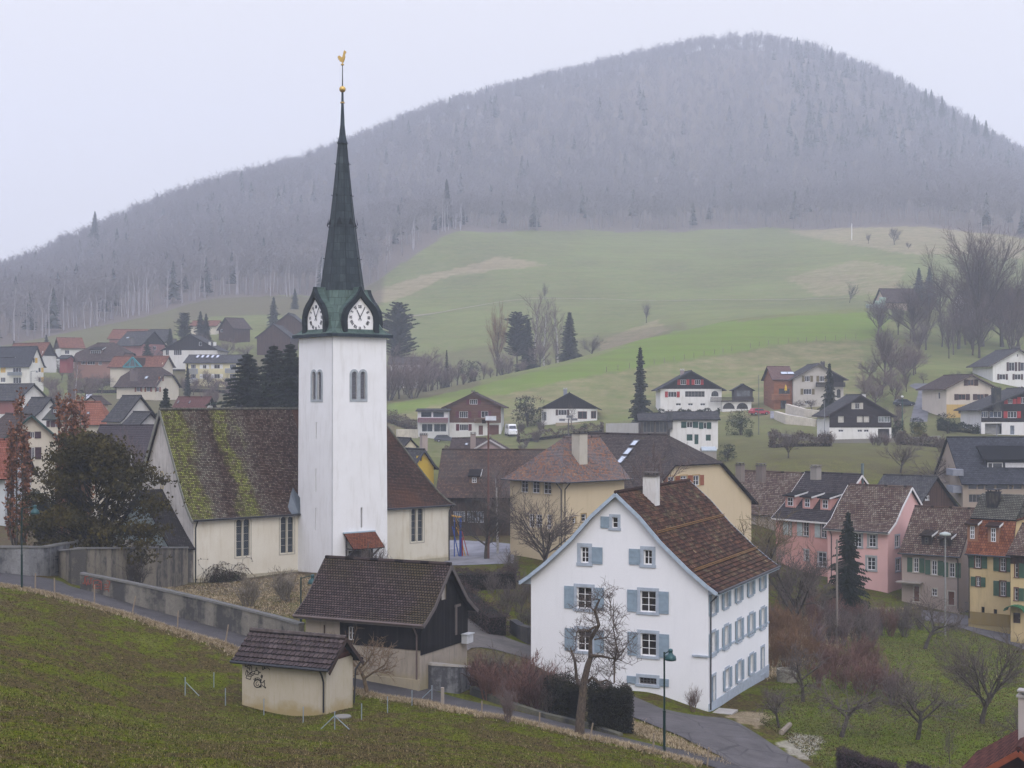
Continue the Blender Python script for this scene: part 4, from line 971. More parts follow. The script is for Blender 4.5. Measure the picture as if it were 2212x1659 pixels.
for i in range(8):
    a = ring(zl, 1.33, .78)[i]; b = ring(zl, 1.33, .78)[(i+1) % 8]; m_ = (a+b)/2; o_ = (m_-Vector((tcen.x, tcen.y, zl))).normalized(); s_ = (b-a).normalized()*.27
    q.quad(m_+o_*.12-s_, m_+o_*.12+s_, m_-o_*.02+Vector((0, 0, .72)))
q.build('spire_vent', plain((.01, .012, .014), .8), spr_)
GLD = plain((.55, .36, .10), .35, .8)
q = MB(); zb1 = zof(193, 134.3); prof = [(.02, -.31)] + [(.31*math.cos(a), .31*math.sin(a)) for a in [math.pi*(k/10-.5) for k in range(1, 10)]] + [(.02, .31)]; q.lathe(Vector((tcen.x, tcen.y, zb1)), prof, 16)
q.build('golden_ball', GLD, ch, True); q = MB(); q.lathe(Vector((tcen.x, tcen.y, zof(222, 134.3))), [(.1, -.07), (.22, -.04), (.22, .04), (.1, .07)], 12); q.build('gilded_collar', GLD, ch, True)
q = MB(); q.tube([(tcen.x, tcen.y, zb1+.25), (tcen.x, tcen.y, zof(138, 134.3))], [.06, .035], 6); q.build('rod', CUN, ch)
# rooster: outline given its own thickness
q = MB(); zr = zof(139, 134.3); K = .0205
sil = [(-2, 0), (3, 0), (3, 8), (6, 10), (9, 16), (12, 24), (14, 34), (12, 42), (16, 50), (20, 52), (19, 57), (14, 60), (11, 64), (8, 60), (5, 52), (3, 42), (0, 34), (-5, 31), (-10, 38), (-17, 41), (-23, 38), (-25, 30), (-20, 31), (-22, 22), (-16, 24), (-15, 15), (-9, 12), (-2, 9)]
uax = Vector((.95, -.3, 0)).normalized(); nax = Vector((.3, .95, 0)).normalized(); base = Vector((tcen.x, tcen.y, zr))
tri = tessellate_polygon([[Vector((x, y, 0)) for x, y in sil]])
fr_ = [base + uax*x*K*.95 + Vector((0, 0, y*K)) - nax*.05 for x, y in sil]; bk_ = [p + nax*.1 for p in fr_]
for t3 in tri: q.quad(*[fr_[i] for i in t3]); q.quad(*[bk_[i] for i in reversed(t3)])
for i in range(len(sil)): j = (i+1) % len(sil); q.quad(fr_[i], fr_[j], bk_[j], bk_[i])
q.lathe(base + Vector((0, 0, -.02)), [(.05, -.12), (.16, -.05), (.16, .02), (.04, .06)], 10); q.build('rooster', GLD, ch)
# clock gables
HO = [(1.98, 0), (1.93, .5), (2.0, 1.1), (1.95, 1.7), (1.72, 2.3), (1.28, 2.8), (.78, 3.2), (.38, 3.65), (.14, 4.0), (0, 4.35)]
HI = [(1.52, 0), (1.47, .5), (1.50, 1.1), (1.45, 1.6), (1.22, 2.1), (.85, 2.52), (.45, 2.9), (.18, 3.2), (.05, 3.36), (0, 3.42)]
def sym(pl): return [(-x, y) for x, y in pl] + [(x, y) for x, y in pl[::-1][1:]]
rom = ['XII', 'I', 'II', 'III', 'IIII', 'V', 'VI', 'VII', 'VIII', 'IX', 'X', 'XI']
for k in range(4):
    g = tf[k]; c0 = Vector((g.P.x, g.P.y, zs+.22)) + g.u*TW/2; fc = Face(c0 - g.n*.22, (g.u.x, g.u.y), 4)
    o_ = sym(HO); i_ = sym(HI); q = MB(); q2 = MB()
    for j in range(len(o_)-1):
        a, b = o_[j], o_[j+1]; c_, d_ = i_[j+1], i_[j]
        q2.hexa([fc.pt(*a, .0), fc.pt(*b, .0), fc.pt(*c_, .0), fc.pt(*d_, .0), fc.pt(*a, .42), fc.pt(*b, .42), fc.pt(*c_, .36), fc.pt(*d_, .36)])
        dep = [max(.5, 2.2 - .0*p[1]) for p in (a, b)]
        q.quad(fc.pt(*a, .02), fc.pt(*b, .02), fc.pt(b[0], b[1], -2.3), fc.pt(a[0], a[1], -2.3), uv=[(j*.7, 0), (j*.7+.6, 0), (j*.7+.6, 2.3), (j*.7, 2.3)])
    hood = q.build('clock_hood', CUG, ch); q2.build('hood_rim', CUN, hood)
    q = MB(); tr = tessellate_polygon([[Vector((x, y, 0)) for x, y in i_]])
    for t3 in tr: q.quad(*[fc.pt(i_[i][0], i_[i][1], .10) for i in t3])
    face = q.build('clock_face', plain((.82, .81, .80), .8, 0, .03), ch)
    q = MB(); cv = 1.5
    for h in range(12):
        a = math.pi/2 - h*math.pi/6; er = Vector((math.cos(a), math.sin(a))); et = Vector((math.sin(a), -math.cos(a)))
        s_ = rom[h]; wds = {'I': .10, 'V': .16, 'X': .17}; tw_ = sum(wds[c] for c in s_); x = -tw_/2
        def L_(x0, r0, x1, r1, wd=.055):
            p0 = er*r0 + et*x0; p1 = er*r1 + et*x1; q.bar(fc.pt(p0.x, cv+p0.y, .125), fc.pt(p1.x, cv+p1.y, .125), wd, .02, up=fc.n)
        for c in s_:
            w_ = wds[c]; m_ = x+w_/2
            if c == 'I': L_(m_, .86, m_, 1.14, .062)
            elif c == 'V': L_(m_, .86, x+.02, 1.14, .05); L_(m_, .86, x+w_-.02, 1.14, .03)
            else: L_(x+.02, 1.14, x+w_-.02, .86, .05); L_(x+w_-.02, 1.14, x+.02, .86, .03)
            x += w_
    q.build('numerals', plain((.015, .018, .03), .5), face)
    q = MB()
    for ang, ln, wd in ((90-30.5, 1.05, .10), (90+27.5, .82, .14)):
        a = R(ang); e_ = Vector((math.cos(a), math.sin(a)))
        pts = [(-.32, .05), (-.25, .09), (.0, .05), (ln*.35, wd), (ln*.9, .03), (ln, .02)]
        for (s0, w0), (s1, w1) in zip(pts, pts[1:]):
            q.bar(fc.pt(e_.x*s0, cv+e_.y*s0, .155), fc.pt(e_.x*s1, cv+e_.y*s1, .155), (w0+w1)/2, .015, up=fc.n)
    q.build('clock_hands', plain((.012, .015, .028), .4), face)

# nave and chancel
B0 = TC + d2*TW; Cn = B0 - d1*10.83; NL = 28.9; NH = 6.2; ez = zof(1111, 131); rz_ = zof(884.5, 132.5)
NWM = plaster((.70, .66, .56), .45, .8, (.46, .38, .25), (.40, .33, .17), 1.1); GWM = plaster((.56, .53, .49), .75, 1.2, (.22, .20, .18))
nf = Face(Vector((Cn.x, Cn.y, zb)), d1, NL); wf_ = Face(Vector((Cn.x, Cn.y, zb)) + d2*2*NH, -d2, 2*NH); bf = Face(Vector((Cn.x, Cn.y, zb)) + d1*NL + d2*2*NH, -d1, NL); ef = Face(Vector((Cn.x, Cn.y, zb)) + d1*NL, d2, 2*NH)
H = ez-zb; mb = MB(); gl = MB(); wfr = MB()
z3 = zof2(829.5, 864, .25); zA = zof2(0, 864, .25)
nw = [((521, 200, 572, 522), (583, 195, 636, 517)), ((905, 178, 955, 492), (966, 172, 1014, 488))]
holes = []
NWIN = []
def churchwin(f, pr):
    gl = MB(); wfr = MB(); NWIN.append((wfr, gl))
    (u0, v0, u1, v1), (e0, f0, e1, f1) = pr; v0 = f0 = (v0+f0)/2; v1 = f1 = (v1+f1)/2
    for a0, a1 in ((u0, u1), (e0, e1)):
        holes.append(arch(a0, v0, a1, v1, 10))
        gl.quad(*[f.pt(x, y, -.2) for x, y in ((a0, v0), (a1, v0), (a1, v1), (a0, v1))], uv=[(a0, v0), (a1, v0), (a1, v1), (a0, v1)])
        inn_ = arch(a0, v0, a1, v1, 10); m_ = (u1+e0)/2; s_ = .2; ou = arch(a0-s_ if a0 == u0 else m_+.002, v0-s_, a1+s_ if a1 == e1 else m_, v1+s_, 10)
        for i in range(len(inn_)):
            j = (i+1) % len(inn_); wfr.hexa([f.pt(*ou[i], -.05), f.pt(*ou[j], -.05), f.pt(*inn_[j], -.05), f.pt(*inn_[i], -.05), f.pt(*ou[i], .025), f.pt(*ou[j], .025), f.pt(*inn_[j], -.02), f.pt(*inn_[i], -.02)])
        for k in range(1, 5): v = v0+(v1-v0)*k/5; f.box(wfr, a0, a1, v-.015, v+.015, -.19, -.16)
for a, b in nw: churchwin(nf, (prect(nf, z2b, *a), prect(nf, z2b, *b)))
churchwin(nf, (prect(nf, z3, 236, 930, 277, 1224), prect(nf, z3, 293, 926, 337, 1220)))
wall_face(mb, nf, [(0, -2.5), (NL, -2.5), (NL, H), (0, H)], holes, .25)
wall_face(mb, bf, [(0, -2.5), (NL, -2.5), (NL, H), (0, H)], [], .2); wall_face(mb, ef, [(0, -2.5), (2*NH, -2.5), (2*NH, H), (0, H)], [], .2)
nv = mb.build('nave_wall', NWM, ch)
m, t, b = nodes('leaded_glass'); v = vec(t, 'UV'); vo = N(t, 'ShaderNodeTexVoronoi', feature='DISTANCE_TO_EDGE'); vo.inputs['Scale'].default_value = 4.5; vo.inputs['Randomness'].default_value = 0; t.links.new(v, vo.inputs['Vector'])
vc = N(t, 'ShaderNodeTexVoronoi'); vc.inputs['Scale'].default_value = 4.5; vc.inputs['Randomness'].default_value = 0; t.links.new(v, vc.inputs['Vector'])
t.links.new(mixc(t, ramp(t, vc.outputs['Distance'], [(.33, 0.0), (.38, 1.0), (.47, 1.0), (.5, 0.0)]), (.018, .024, .034), (.085, .10, .11)), b.inputs[0]); b.inputs['Roughness'].default_value = .3
for wfr, gl in NWIN: sw_ = wfr.build('nave_window', plain((.40, .37, .31), .9), ch); gl.build('leaded_pane', m, sw_)
# gable wall (stained) with lancet
mb = MB(); pr_ = [(0, 0), (.9, 1.0), (1.9, 2.5), (NH, rz_-ez)]
o_ = [(0, -2.5), (2*NH, -2.5)] + [(2*NH-x, H+y-.05) for x, y in pr_] + [(x, H+y-.05) for x, y in pr_[::-1][1:]]
lc = wf_.rect(349, 1020, 355, 1054); lw = .22; lcx = NH; lanc = arch(lcx-lw, lc[1], lcx+lw, lc[3], 8)
wall_face(mb, wf_, o_, [lanc], .2); gw = mb.build('gable_wall', GWM, ch)
q = MB(); q.quad(*[wf_.pt(x, y, -.18) for x, y in ((lcx-lw, lc[1]), (lcx+lw, lc[1]), (lcx+lw, lc[3]), (lcx-lw, lc[3]))])
io = arch(lcx-lw, lc[1], lcx+lw, lc[3], 8); oo = arch(lcx-lw-.12, lc[1]-.1, lcx+lw+.12, lc[3]+.12, 8); lo_ = q.build('lancet_pane', plain((.10, .115, .12), .4), ch)
q = MB()
for i in range(len(io)): j = (i+1) % len(io); q.hexa([wf_.pt(*oo[i], -.02), wf_.pt(*oo[j], -.02), wf_.pt(*io[j], -.02), wf_.pt(*io[i], -.02), wf_.pt(*oo[i], .03), wf_.pt(*oo[j], .03), wf_.pt(*io[j], .03), wf_.pt(*io[i], .03)])
q.build('lancet_surround', plain((.42, .36, .22), .9), lo_)
# roof
bands = ([(0, 0.9), (.045, 1.0), (.075, .75), (.11, .5), (.14, .9), (.16, .9), (.178, .95), (.225, .95), (.25, .4), (.29, .75), (.36, .85)],
         [(0, (.30, .33, .05)), (.06, (.31, .33, .06)), (.08, (.22, .21, .16)), (.115, (.20, .19, .15)), (.14, (.075, .035, .024)), (.165, (.075, .037, .026)), (.19, (.33, .36, .06)), (.225, (.31, .33, .07)), (.245, (.19, .18, .15)), (.30, (.10, .05, .035))])
RT = tiles([(0, (.06, .035, .028)), (.35, (.12, .06, .042)), (.6, (.20, .15, .115)), (.85, (.27, .24, .18)), (1, (.33, .30, .17))], .19, .17, bands=bands, gap_shade=.028)
RT2 = tiles([(0, (.035, .025, .023)), (.4, (.075, .045, .036)), (.7, (.12, .065, .045)), (1, (.19, .13, .10))], .19, .17, gap_shade=.028, big=.55, bigc=(.16, .065, .03))
ev = [(-.45, -.32)] + pr_
def npl(z_): return z_
P0 = Vector((Cn.x, Cn.y, ez)); rl, rr = [], []; hipin = 5.2
sp_ = 10.83 + TW*.5
for x, y in ev: rl.append(P0 + d2*x - d1*.28 + Vector((0, 0, y))); rr.append(P0 + d2*x + d1*sp_ + Vector((0, 0, y)))
rb = MB(); roof_plane(rb, rl, rr, .17, .03, 0, thick=.12, jit=.012); rf = rb.build('nave_roof', RT, ch)
rb = MB(); rl = []; rr = []
for x, y in ev: rl.append(P0 + d2*x + d1*sp_ + Vector((0, 0, y))); rr.append(P0 + d2*x + d1*(NL - (x*hipin/NH)) + Vector((0, 0, y)))
roof_plane(rb, rl, rr, .17, .03, 0, thick=.12, jit=.012)
rl = []; rr = []
for x, y in ev: rl.append(P0 + d1*(NL - x*hipin/NH) + d2*x + Vector((0, 0, y))); rr.append(P0 + d1*(NL - x*hipin/NH) + d2*(2*NH-x) + Vector((0, 0, y)))
roof_plane(rb, rl, rr, .17, .03, 0, thick=.12); rl = []; rr = []
for x, y in ev: rl.append(P0 + d1*(NL-x*hipin/NH) + d2*(2*NH-x) + Vector((0, 0, y))); rr.append(P0 + d2*(2*NH-x) - d1*.28 + Vector((0, 0, y)))
roof_plane(rb, rl, rr, .3, .03, 0, thick=.12)
cr_ = rb.build('chancel_roof', RT2, ch)
q = MB(); a = P0 + d2*NH - d1*.3 + Vector((0, 0, rz_-ez+.04)); bb = P0 + d2*NH + d1*(NL-hipin) + Vector((0, 0, rz_-ez+.04)); 
for i in range(56): p0 = a.lerp(bb, i/56); p1 = a.lerp(bb, (i+.93)/56); q.tube([p0, p1], [.15, .12], 6)
c_ = P0 + d1*NL + d2*0 + Vector((0, 0, 0)); hp_ = [P0 + d1*(NL-x*hipin/NH) + d2*x + Vector((0, 0, y+.05)) for x, y in ev]; q.tube(hp_, .11, 6); q.build('ridge_tiles', plain((.10, .095, .075), .9, 0, .4), rf)
q = MB()
for i in range(len(ev)-1): q.bar(P0 - d1*.31 + d2*ev[i][0] + Vector((0, 0, ev[i][1]-.12)), P0 - d1*.31 + d2*ev[i+1][0] + Vector((0, 0, ev[i+1][1]-.12)), .06, .3)
for i in range(len(ev)-1): q.bar(P0 - d1*.31 + d2*(2*NH-ev[i][0]) + Vector((0, 0, ev[i][1]-.12)), P0 - d1*.31 + d2*(2*NH-ev[i+1][0]) + Vector((0, 0, ev[i+1][1]-.12)), .06, .34)
q.build('bargeboard', plain((.20, .20, .17), .8), ch)
q = MB(); q.box(Vector((0, 0, -100)), .01, .01, .01)
for e0, e1 in ((-.2, 10.7), (10.83+TW, NL+.1)): q = MB(); nf.box(q, e0, e1, H-.42, H-.25, -.02, .38); q.build('eaves_board', plain((.45, .46, .48), .7), ch)
q = MB(); yg = H-.26
for u, vb, e0, e1 in ((.15, .15, -.2, 10.8), (NL-.15, .1, 10.83+TW, NL+.2)):
    q = MB(); q.tube([nf.pt(e0, yg, .52), nf.pt(e1, yg, .52)], .085, 6); q.tube([nf.pt(u, yg, .5), nf.pt(u, yg-.35, .3), nf.pt(u, yg-.7, .1), nf.pt(u, vb, .1)], .065, 6)
    q.build('gutter', plain((.012, .014, .018), .5), ch)
q = MB(); nf.box(q, 0, 10.83, -.2, .55, .0, .06); nf.box(q, 10.83+TW, NL, -.2, .5, .0, .06); q.build('plinth', plaster((.42, .38, .28), .6, 1.5), ch)
q = MB(); fl = nf.pt(10.83, H+.1, 0); q.hexa([nf.pt(9.9, H-.2, .45), nf.pt(10.82, H-.2, .45), nf.pt(10.82, H+.3, -.3), nf.pt(9.9, H+.3, -.3), nf.pt(10.6, H-.1, .45), nf.pt(10.82, H+1.3, .40), nf.pt(10.82, H+2.2, -.9), nf.pt(10.6, H+1.6, -.9)]); q.build('lead_flashing', plain((.08, .10, .12), .5), ch)
# annex on the west gable
al = 2.0; ae = zof(1180, 127.5)-zb; ar_ = zof(1056, 132.3)-zb
afr = Face(Vector((Cn.x, Cn.y, zb)) - d1*al, d1, al); agl = Face(Vector((Cn.x, Cn.y, zb)) - d1*al + d2*2*NH, -d2, 2*NH)
mb = MB(); wall_face(mb, afr, [(0, -2.5), (al-.02, -2.5), (al-.02, ae), (0, ae)], []); wall_face(mb, agl, [(0, -2.5), (2*NH, -2.5), (2*NH, ae), (0, ae)], []); an = mb.build('annex_wall', oldwall((.33, .30, .25)), ch)
mb = MB(); wall_face(mb, agl, [(0, ae), (2*NH, ae), (NH, ar_-.1)], []); mb.build('annex_gable_boards', wood((.27, .32, .31), (.18, .22, .22), .16), ch)
rb = MB(); pa_ = [(-.35, -.22), (.0, .0), (1.4, 1.0), (NH, ar_-ae)]
for sg in (0, 1):
    rl = []; rr = []
    for x, y in pa_:
        yy = x if not sg else 2*NH-x
        rl.append(Vector((Cn.x, Cn.y, zb+ae+y)) - d1*(al+.35) + d2*yy); rr.append(Vector((Cn.x, Cn.y, zb+ae+y)) - d1*.01 + d2*yy)
    if sg: rl, rr = rr, rl
    roof_plane(rb, rl, rr, .17, .03, 0, thick=.12, jit=.01)
rb.build('annex_roof', tiles([(0, (.03, .026, .027)), (.6, (.06, .05, .048)), (1, (.14, .135, .14))], .19, .17, gap_shade=.03), ch)
# tiled canopy on the tower
g = tf[1]; A = [g.pt(*g.uv(*z2b(x, y)), .1) for x, y in ((1452, 325), (1760, 300))]
u0, v0 = g.uv(*z2b(1452, 322)); u1 = u0 + 3.35; v1 = v0; w0 = v0 - 1.35
rb = MB(); roof_plane(rb, [g.pt(u0-.1, w0, 1.75), g.pt(u0-.1, v0, .12)], [g.pt(u1, w0, 1.75), g.pt(u1, v0, .12)], .2, .03, 0, thick=.1, jit=.012)
cn = rb.build('porch_canopy', tiles([(0, (.08, .035, .025)), (.4, (.25, .075, .035)), (.8, (.33, .12, .06)), (1, (.3, .25, .18))], .18, .17, gap_shade=.03), ch)
for u in (u0+.2, u1-.3): q = MB(); q.bar(g.pt(u, w0-1.2, .08), g.pt(u, v0-.3, .08), .14); q.bar(g.pt(u, w0-.9, .12), g.pt(u, w0+.02, 1.5), .12); q.bar(g.pt(u, w0-.08, .05), g.pt(u, w0-.08, 1.6), .12); q.build('canopy_bracket', plain((.05, .045, .045)), cn)
mb = MB(); g.box(mb, u0+.5, u1-.5, w0-2.4, w0-.3, .02, .07); mb.build('church_door', wood((.08, .05, .035), None, .2), ch)
q = MB(); g.box(q, u0-.15, u1+.02, v0-.02, v0+.09, .02, .2); q.build('canopy_flashing', plain((.35, .45, .52), .5), cn)

# ---------------------------------------------------------------- white house
WT = tiles([(0, (.022, .014, .012)), (.35, (.07, .032, .022)), (.62, (.13, .055, .032)), (.86, (.19, .10, .06)), (1, (.46, .42, .24))], .2, .34, moss=.32, mossc=(.26, .25, .12), gap_shade=.032, streak=.5)
HW = House('white_house', 'large white gabled house with pale blue shutters and mossy brown tile roof', 'house', 1530, 95, 24.6, 1147, 1660, 1538, 1230, 1062, 'front',
           wallm=plaster((.80, .805, .82), .16, .9, (.55, .56, .57), (.5, .51, .5), .5), roofm=WT, prof=[(0, 0), (1.3, 1.02), (3.2, 2.75), (4.7, 4.4), (6.47, 5.95)], over=.72, og=.38, course=.33, step=.035, tile=.22, amp=.018, eave_z=-12.3, ridge_z=-6.35, fascia=(.36, .43, .50), bury=3)
BL = (.24, .31, .37); SB = (.36, .41, .47)
z4 = zof2(1106, 950.5, .27345); z5 = zof2(1106, 1209.7, .27345); kw = dict(sur=SB, shc=BL, fr=(.78, .78, .78), pane=(.022, .018, .016), rec=.2)
def zw(H_, f, zf, x0, y0, x1, y1, **k):
    a = zf(x0, y0); b = zf(x1, y1); return H_.win(f, a[0], a[1], b[0], b[1], **k)
zw(HW, HW.front, z4, 790, 610, 835, 695, nx=1, ny=2, sh='L', shw=.62, sw=.2, **kw)
zw(HW, HW.front, z4, 543, 845, 605, 970, nx=2, ny=3, sh='R', shw=.78, sw=.26, **kw)
zw(HW, HW.front, z4, 1040, 868, 1107, 985, nx=2, ny=2, sh='L', shw=.8, sw=.24, **kw)
zw(HW, HW.front, z5, 512, 215, 630, 385, nx=2, ny=3, sh='LR', shw=.7, sw=.22, **kw)
zw(HW, HW.front, z5, 1013, 245, 1137, 412, nx=2, ny=3, sh='LR', shw=.7, sw=.22, **kw)
zw(HW, HW.front, z5, 515, 550, 630, 720, nx=2, ny=3, sh='LR', shw=.7, sw=.22, **kw)
zw(HW, HW.front, z5, 1015, 580, 1140, 758, nx=2, ny=3, sh='LR', shw=.7, sw=.22, **kw)
zw(HW, HW.front, z5, 1005, 930, 1142, 983, nx=5, ny=2, sh='LR', shw=.66, sw=.22, **dict(kw, fr=(.1, .1, .1)))
rf_ = HW.right
for row, (xs, ya, yb, h_) in enumerate((((1540.8, 1568.1, 1595.5, 1621.5, 1646.9), 1302, 1251, 1.5), ((1540.8, 1568.8, 1596.5, 1622.5, 1647.5), 1390, 1335.5, 1.5), ((1570.5, 1597, 1623.6), 1466, 1434, 1.35))):
    for i, x in enumerate(xs):
        t = (x-xs[0])/(xs[-1]-xs[0]); y = ya+(yb-ya)*t; u, v = rf_.uv(x, y)
        HW.win(rf_, u-.42, v-h_/2, u+.42, v+h_/2, nx=2, ny=3, sh='LR', shw=.48, sw=.18, px=False, **kw)
for x0, x1, yt, yb_ in ((1536, 1546, 1461, 1532), (1643, 1651, 1396, 1457)):
    u, v = rf_.uv((x0+x1)/2, (yt+yb_)/2); h_ = 2.15 if x0 < 1600 else 2.0
    HW.win(rf_, max(.55, u-.48), max(.05, v-h_/2), max(.55, u-.48)+.96, max(.05, v-h_/2)+h_, px=False, door=(.2, .26, .32), sur=SB, sw=.16, rec=.2)
HW.finish()
HW.gutter(HW.right, spout=.25); HW.gutter(HW.left, spout=.5)
q = MB(); rf_.box(q, .02, rf_.len, 0-.6, .5, .003, .05)
u, v = rf_.uv(1540, 1413); rf_.box(q, 0.35, rf_.len, v-.02, v+.12, .003, .07); q.build('plinth', plain(SB, .85), HW.root)
q = MB(); f = HW.front; f.box(q, f.len-1.1, f.len+.03, v-.05, v+.07, .003, .12); q.build('string_course', plain(SB, .85), HW.root)
for f, e0, e1 in ((HW.front, -.72, 0), (HW.front, HW.W, HW.W+.72)):     # blue boarded soffit boxes at the eaves
    q = MB(); z0 = HW.ez-HW.bz-.55; q.hexa([f.pt(e0, z0-.12, -.3), f.pt(e1, z0-.12, -.3), f.pt(e1, z0-.12, .02), f.pt(e0, z0-.12, .02), f.pt(e0, z0+.02+(.4 if e0 >= 0 else -.05), -.3), f.pt(e1, z0+.02+(-.05 if e0 >= 0 else .45), -.3), f.pt(e1, z0+.02+(-.05 if e0 >= 0 else .45), .02), f.pt(e0, z0+.02+(.4 if e0 >= 0 else -.05), .02)]); q.build('eave_soffit', plain(SB), HW.root)
HW.chimney(1407, 1026, 101.5, .95, 2.3, (.66, .65, .63), (.10, .09, .08))
q = MB()      # brown snow guards on the roof
for frac, k in ((.36, 0), (.93, 1)):
    pts = []
    for u in (.0, 1.0):
        x = [3.55, .9][k]; y = HW.hgt(x); p = Vector((HW.right.P.x, HW.right.P.y, HW.ez)) - HW.right.n*x + HW.right.u*(-.2 + u*(HW.Dp+.4)) + Vector((0, 0, y+.16)); pts.append(p)
    q.tube(pts, .035, 5); q.tube([p+Vector((0, 0, .12)) for p in pts], .035, 5)
q.build('snow_guard', plain((.20, .11, .04)), HW.roof)
p = HW.right.pt(.9, 0, .9); o = MB(); o.box(p - Vector((0, 0, .25)), 1.6, 1.3, .22, HW.right.u); st = o.build('door_step', plain((.34, .32, .29)), None); ORG[st.name] = Vector(); props(st, 'pale concrete doorstep at the near blue door of the white house', 'doorstep')

# ---------------------------------------------------------------- barn
BT = tiles([(0, (.05, .036, .034)), (.45, (.095, .066, .06)), (.8, (.14, .10, .09)), (.97, (.19, .14, .12)), (1, (.5, .16, .08))], .2, .2, gap_shade=.042, moss=.0, big=.7, bigc=(.075, .06, .022))
BA = House('barn', 'old barn with dark wooden walls and curved purple-brown tile roof behind the transformer hut', 'barn', 908, 86, 26, 660, ('m', 6.05), 1478, 1345, 1222, 'side', wallm=plaster((.33, .285, .23), .65, 1.3, (.16, .14, .12), (.26, .22, .12), 1.2), roofm=BT,
           over=.55, og=.5, eave_z=-13.15, ridge_z=-10.25, prof=[(0, 0), (.9, .62), (3.03, 2.9)], course=.2, step=.03, tile=.2, amp=.016, fascia=(.10, .085, .08))
DW = wood((.022, .018, .018), (.006, .006, .007), .2)
zB = zof2(553, 1244.3, .25)
zw(BA, BA.front, zB, 797, 437, 850, 553, nx=2, ny=2, fr=(.55, .56, .58), pane=(.02, .02, .025))
f = BA.front; u_, v_ = f.uv(735, 1375); vb = BA.front.uv(850, 1400)[1]
BA.clad(f, vb, DW, u0=u_, name='timber_boarding')
vr = BA.right.uv(1000, 1386)[1]
zw(BA, BA.right, zB, 1598, 62, 1642, 205, nx=1, ny=9, fr=(.38, .35, .31), bars=.16, pane=(.02, .02, .02))
BA.clad(BA.right, vr, DW, name='gable_boarding')
BA.finish(); BA.gutter(BA.front, (.10, .07, .06), spout=BA.W-.2)
q = MB(); BA.right.box(q, BA.Dp-1.75, BA.Dp-1.55, vr+.6, BA.right.uv(1740-0, 0)[1]*0+vr+2.4, .06, .12); BA.right.box(q, BA.Dp-1.8, BA.Dp-1.1, vr+2.35, vr+2.5, .06, .14); q.build('gable_door_frame', plain((.12, .10, .09)), BA.root)
q = MB(); BA.right.box(q, BA.Dp-.95, BA.Dp-.1, vr-.05, vr+.5, .10, .5); BA.right.box(q, BA.Dp-1.0, BA.Dp-.05, vr+.5, vr+.55, .08, .58); q.build('meter_box', plain((.46, .47, .48), .6), BA.root)
q = MB(); f.box(q, u_+4.1 if False else f.uv(700, 1370)[0], f.uv(702, 1370)[0]+.02, f.uv(700, 1378)[1]+.0, f.uv(700, 1350)[1], .01, .04); q.build('wall_slot', plain((.05, .03, .02)), BA.root)
q = MB(); f.box(q, f.uv(760, 1440)[0], f.len, -.9, .28, .01, .18); q.build('plinth', plaster((.34, .29, .2), .7, 2), BA.root)

# ---------------------------------------------------------------- transformer hut
HT = tiles([(0, (.05, .036, .036)), (.5, (.085, .062, .06)), (.85, (.12, .09, .085)), (1, (.17, .14, .12))], .3, .36, gap_shade=.025, moss=.25, mossc=(.12, .10, .05))
HU = House('transformer_hut', 'small beige roughcast hut with brown tiled roof and black graffiti in the meadow', 'hut', 705, 77, 25, 523, 762, 1543, 1455, 1383, 'side', wallm=plaster((.47, .42, .33), .4, 2.2, (.33, .27, .16), (.33, .25, .10), .8), roofm=HT,
           over=.42, og=.42, eave_z=-14.22, ridge_z=-13.1, course=.36, step=.075, tile=.3, amp=.032, fascia=None, bury=1.5)
HU.clad(HU.right, HU.ez-HU.bz+.02, wood((.11, .045, .03), (.06, .025, .018), .14, True), name='gable_boarding')
HU.finish(); HU.gutter(HU.front, (.012, .013, .017), spout=HU.W-.12)
q = MB(); g = HU.left
for i in range(24):
    a = HU.ra.lerp(HU.rb_, i/24); b = HU.ra.lerp(HU.rb_, (i+.95)/24); q.tube([a+Vector((0, 0, .03)), b+Vector((0, 0, .03))], [.15, .125], 6)
q.build('ridge_tiles', plain((.075, .06, .055), .9, 0, .4), HU.roof)
q = MB(); bk = HU.right; q.tube([bk.pt(HU.Dp+.35, HU.ez-HU.bz-.35, .35), bk.pt(HU.Dp+.1, HU.ez-HU.bz-.8, .12), bk.pt(HU.Dp-.02, .1, .1)], .05, 6); q.build('downpipe', plain((.012, .013, .017), .5), HU.root)
q = MB()
for a, b in zip(range(3), range(1, 4)): pass
for s_ in (0, 1):
    p0 = bk.pt(-.42 if not s_ else HU.Dp+.42, HU.ez-HU.bz-.5, .44); p1 = bk.pt(HU.Dp/2, HU.rz-HU.bz-.02, .44); q.bar(p0, p1, .05, .2)
q.build('fascia', plain((.045, .03, .025)), HU.root)
gzz = lambda x, y: (560*.8641 + x*.0781, 1620*.8641 + y*.0781); q = MB(); f = HU.front
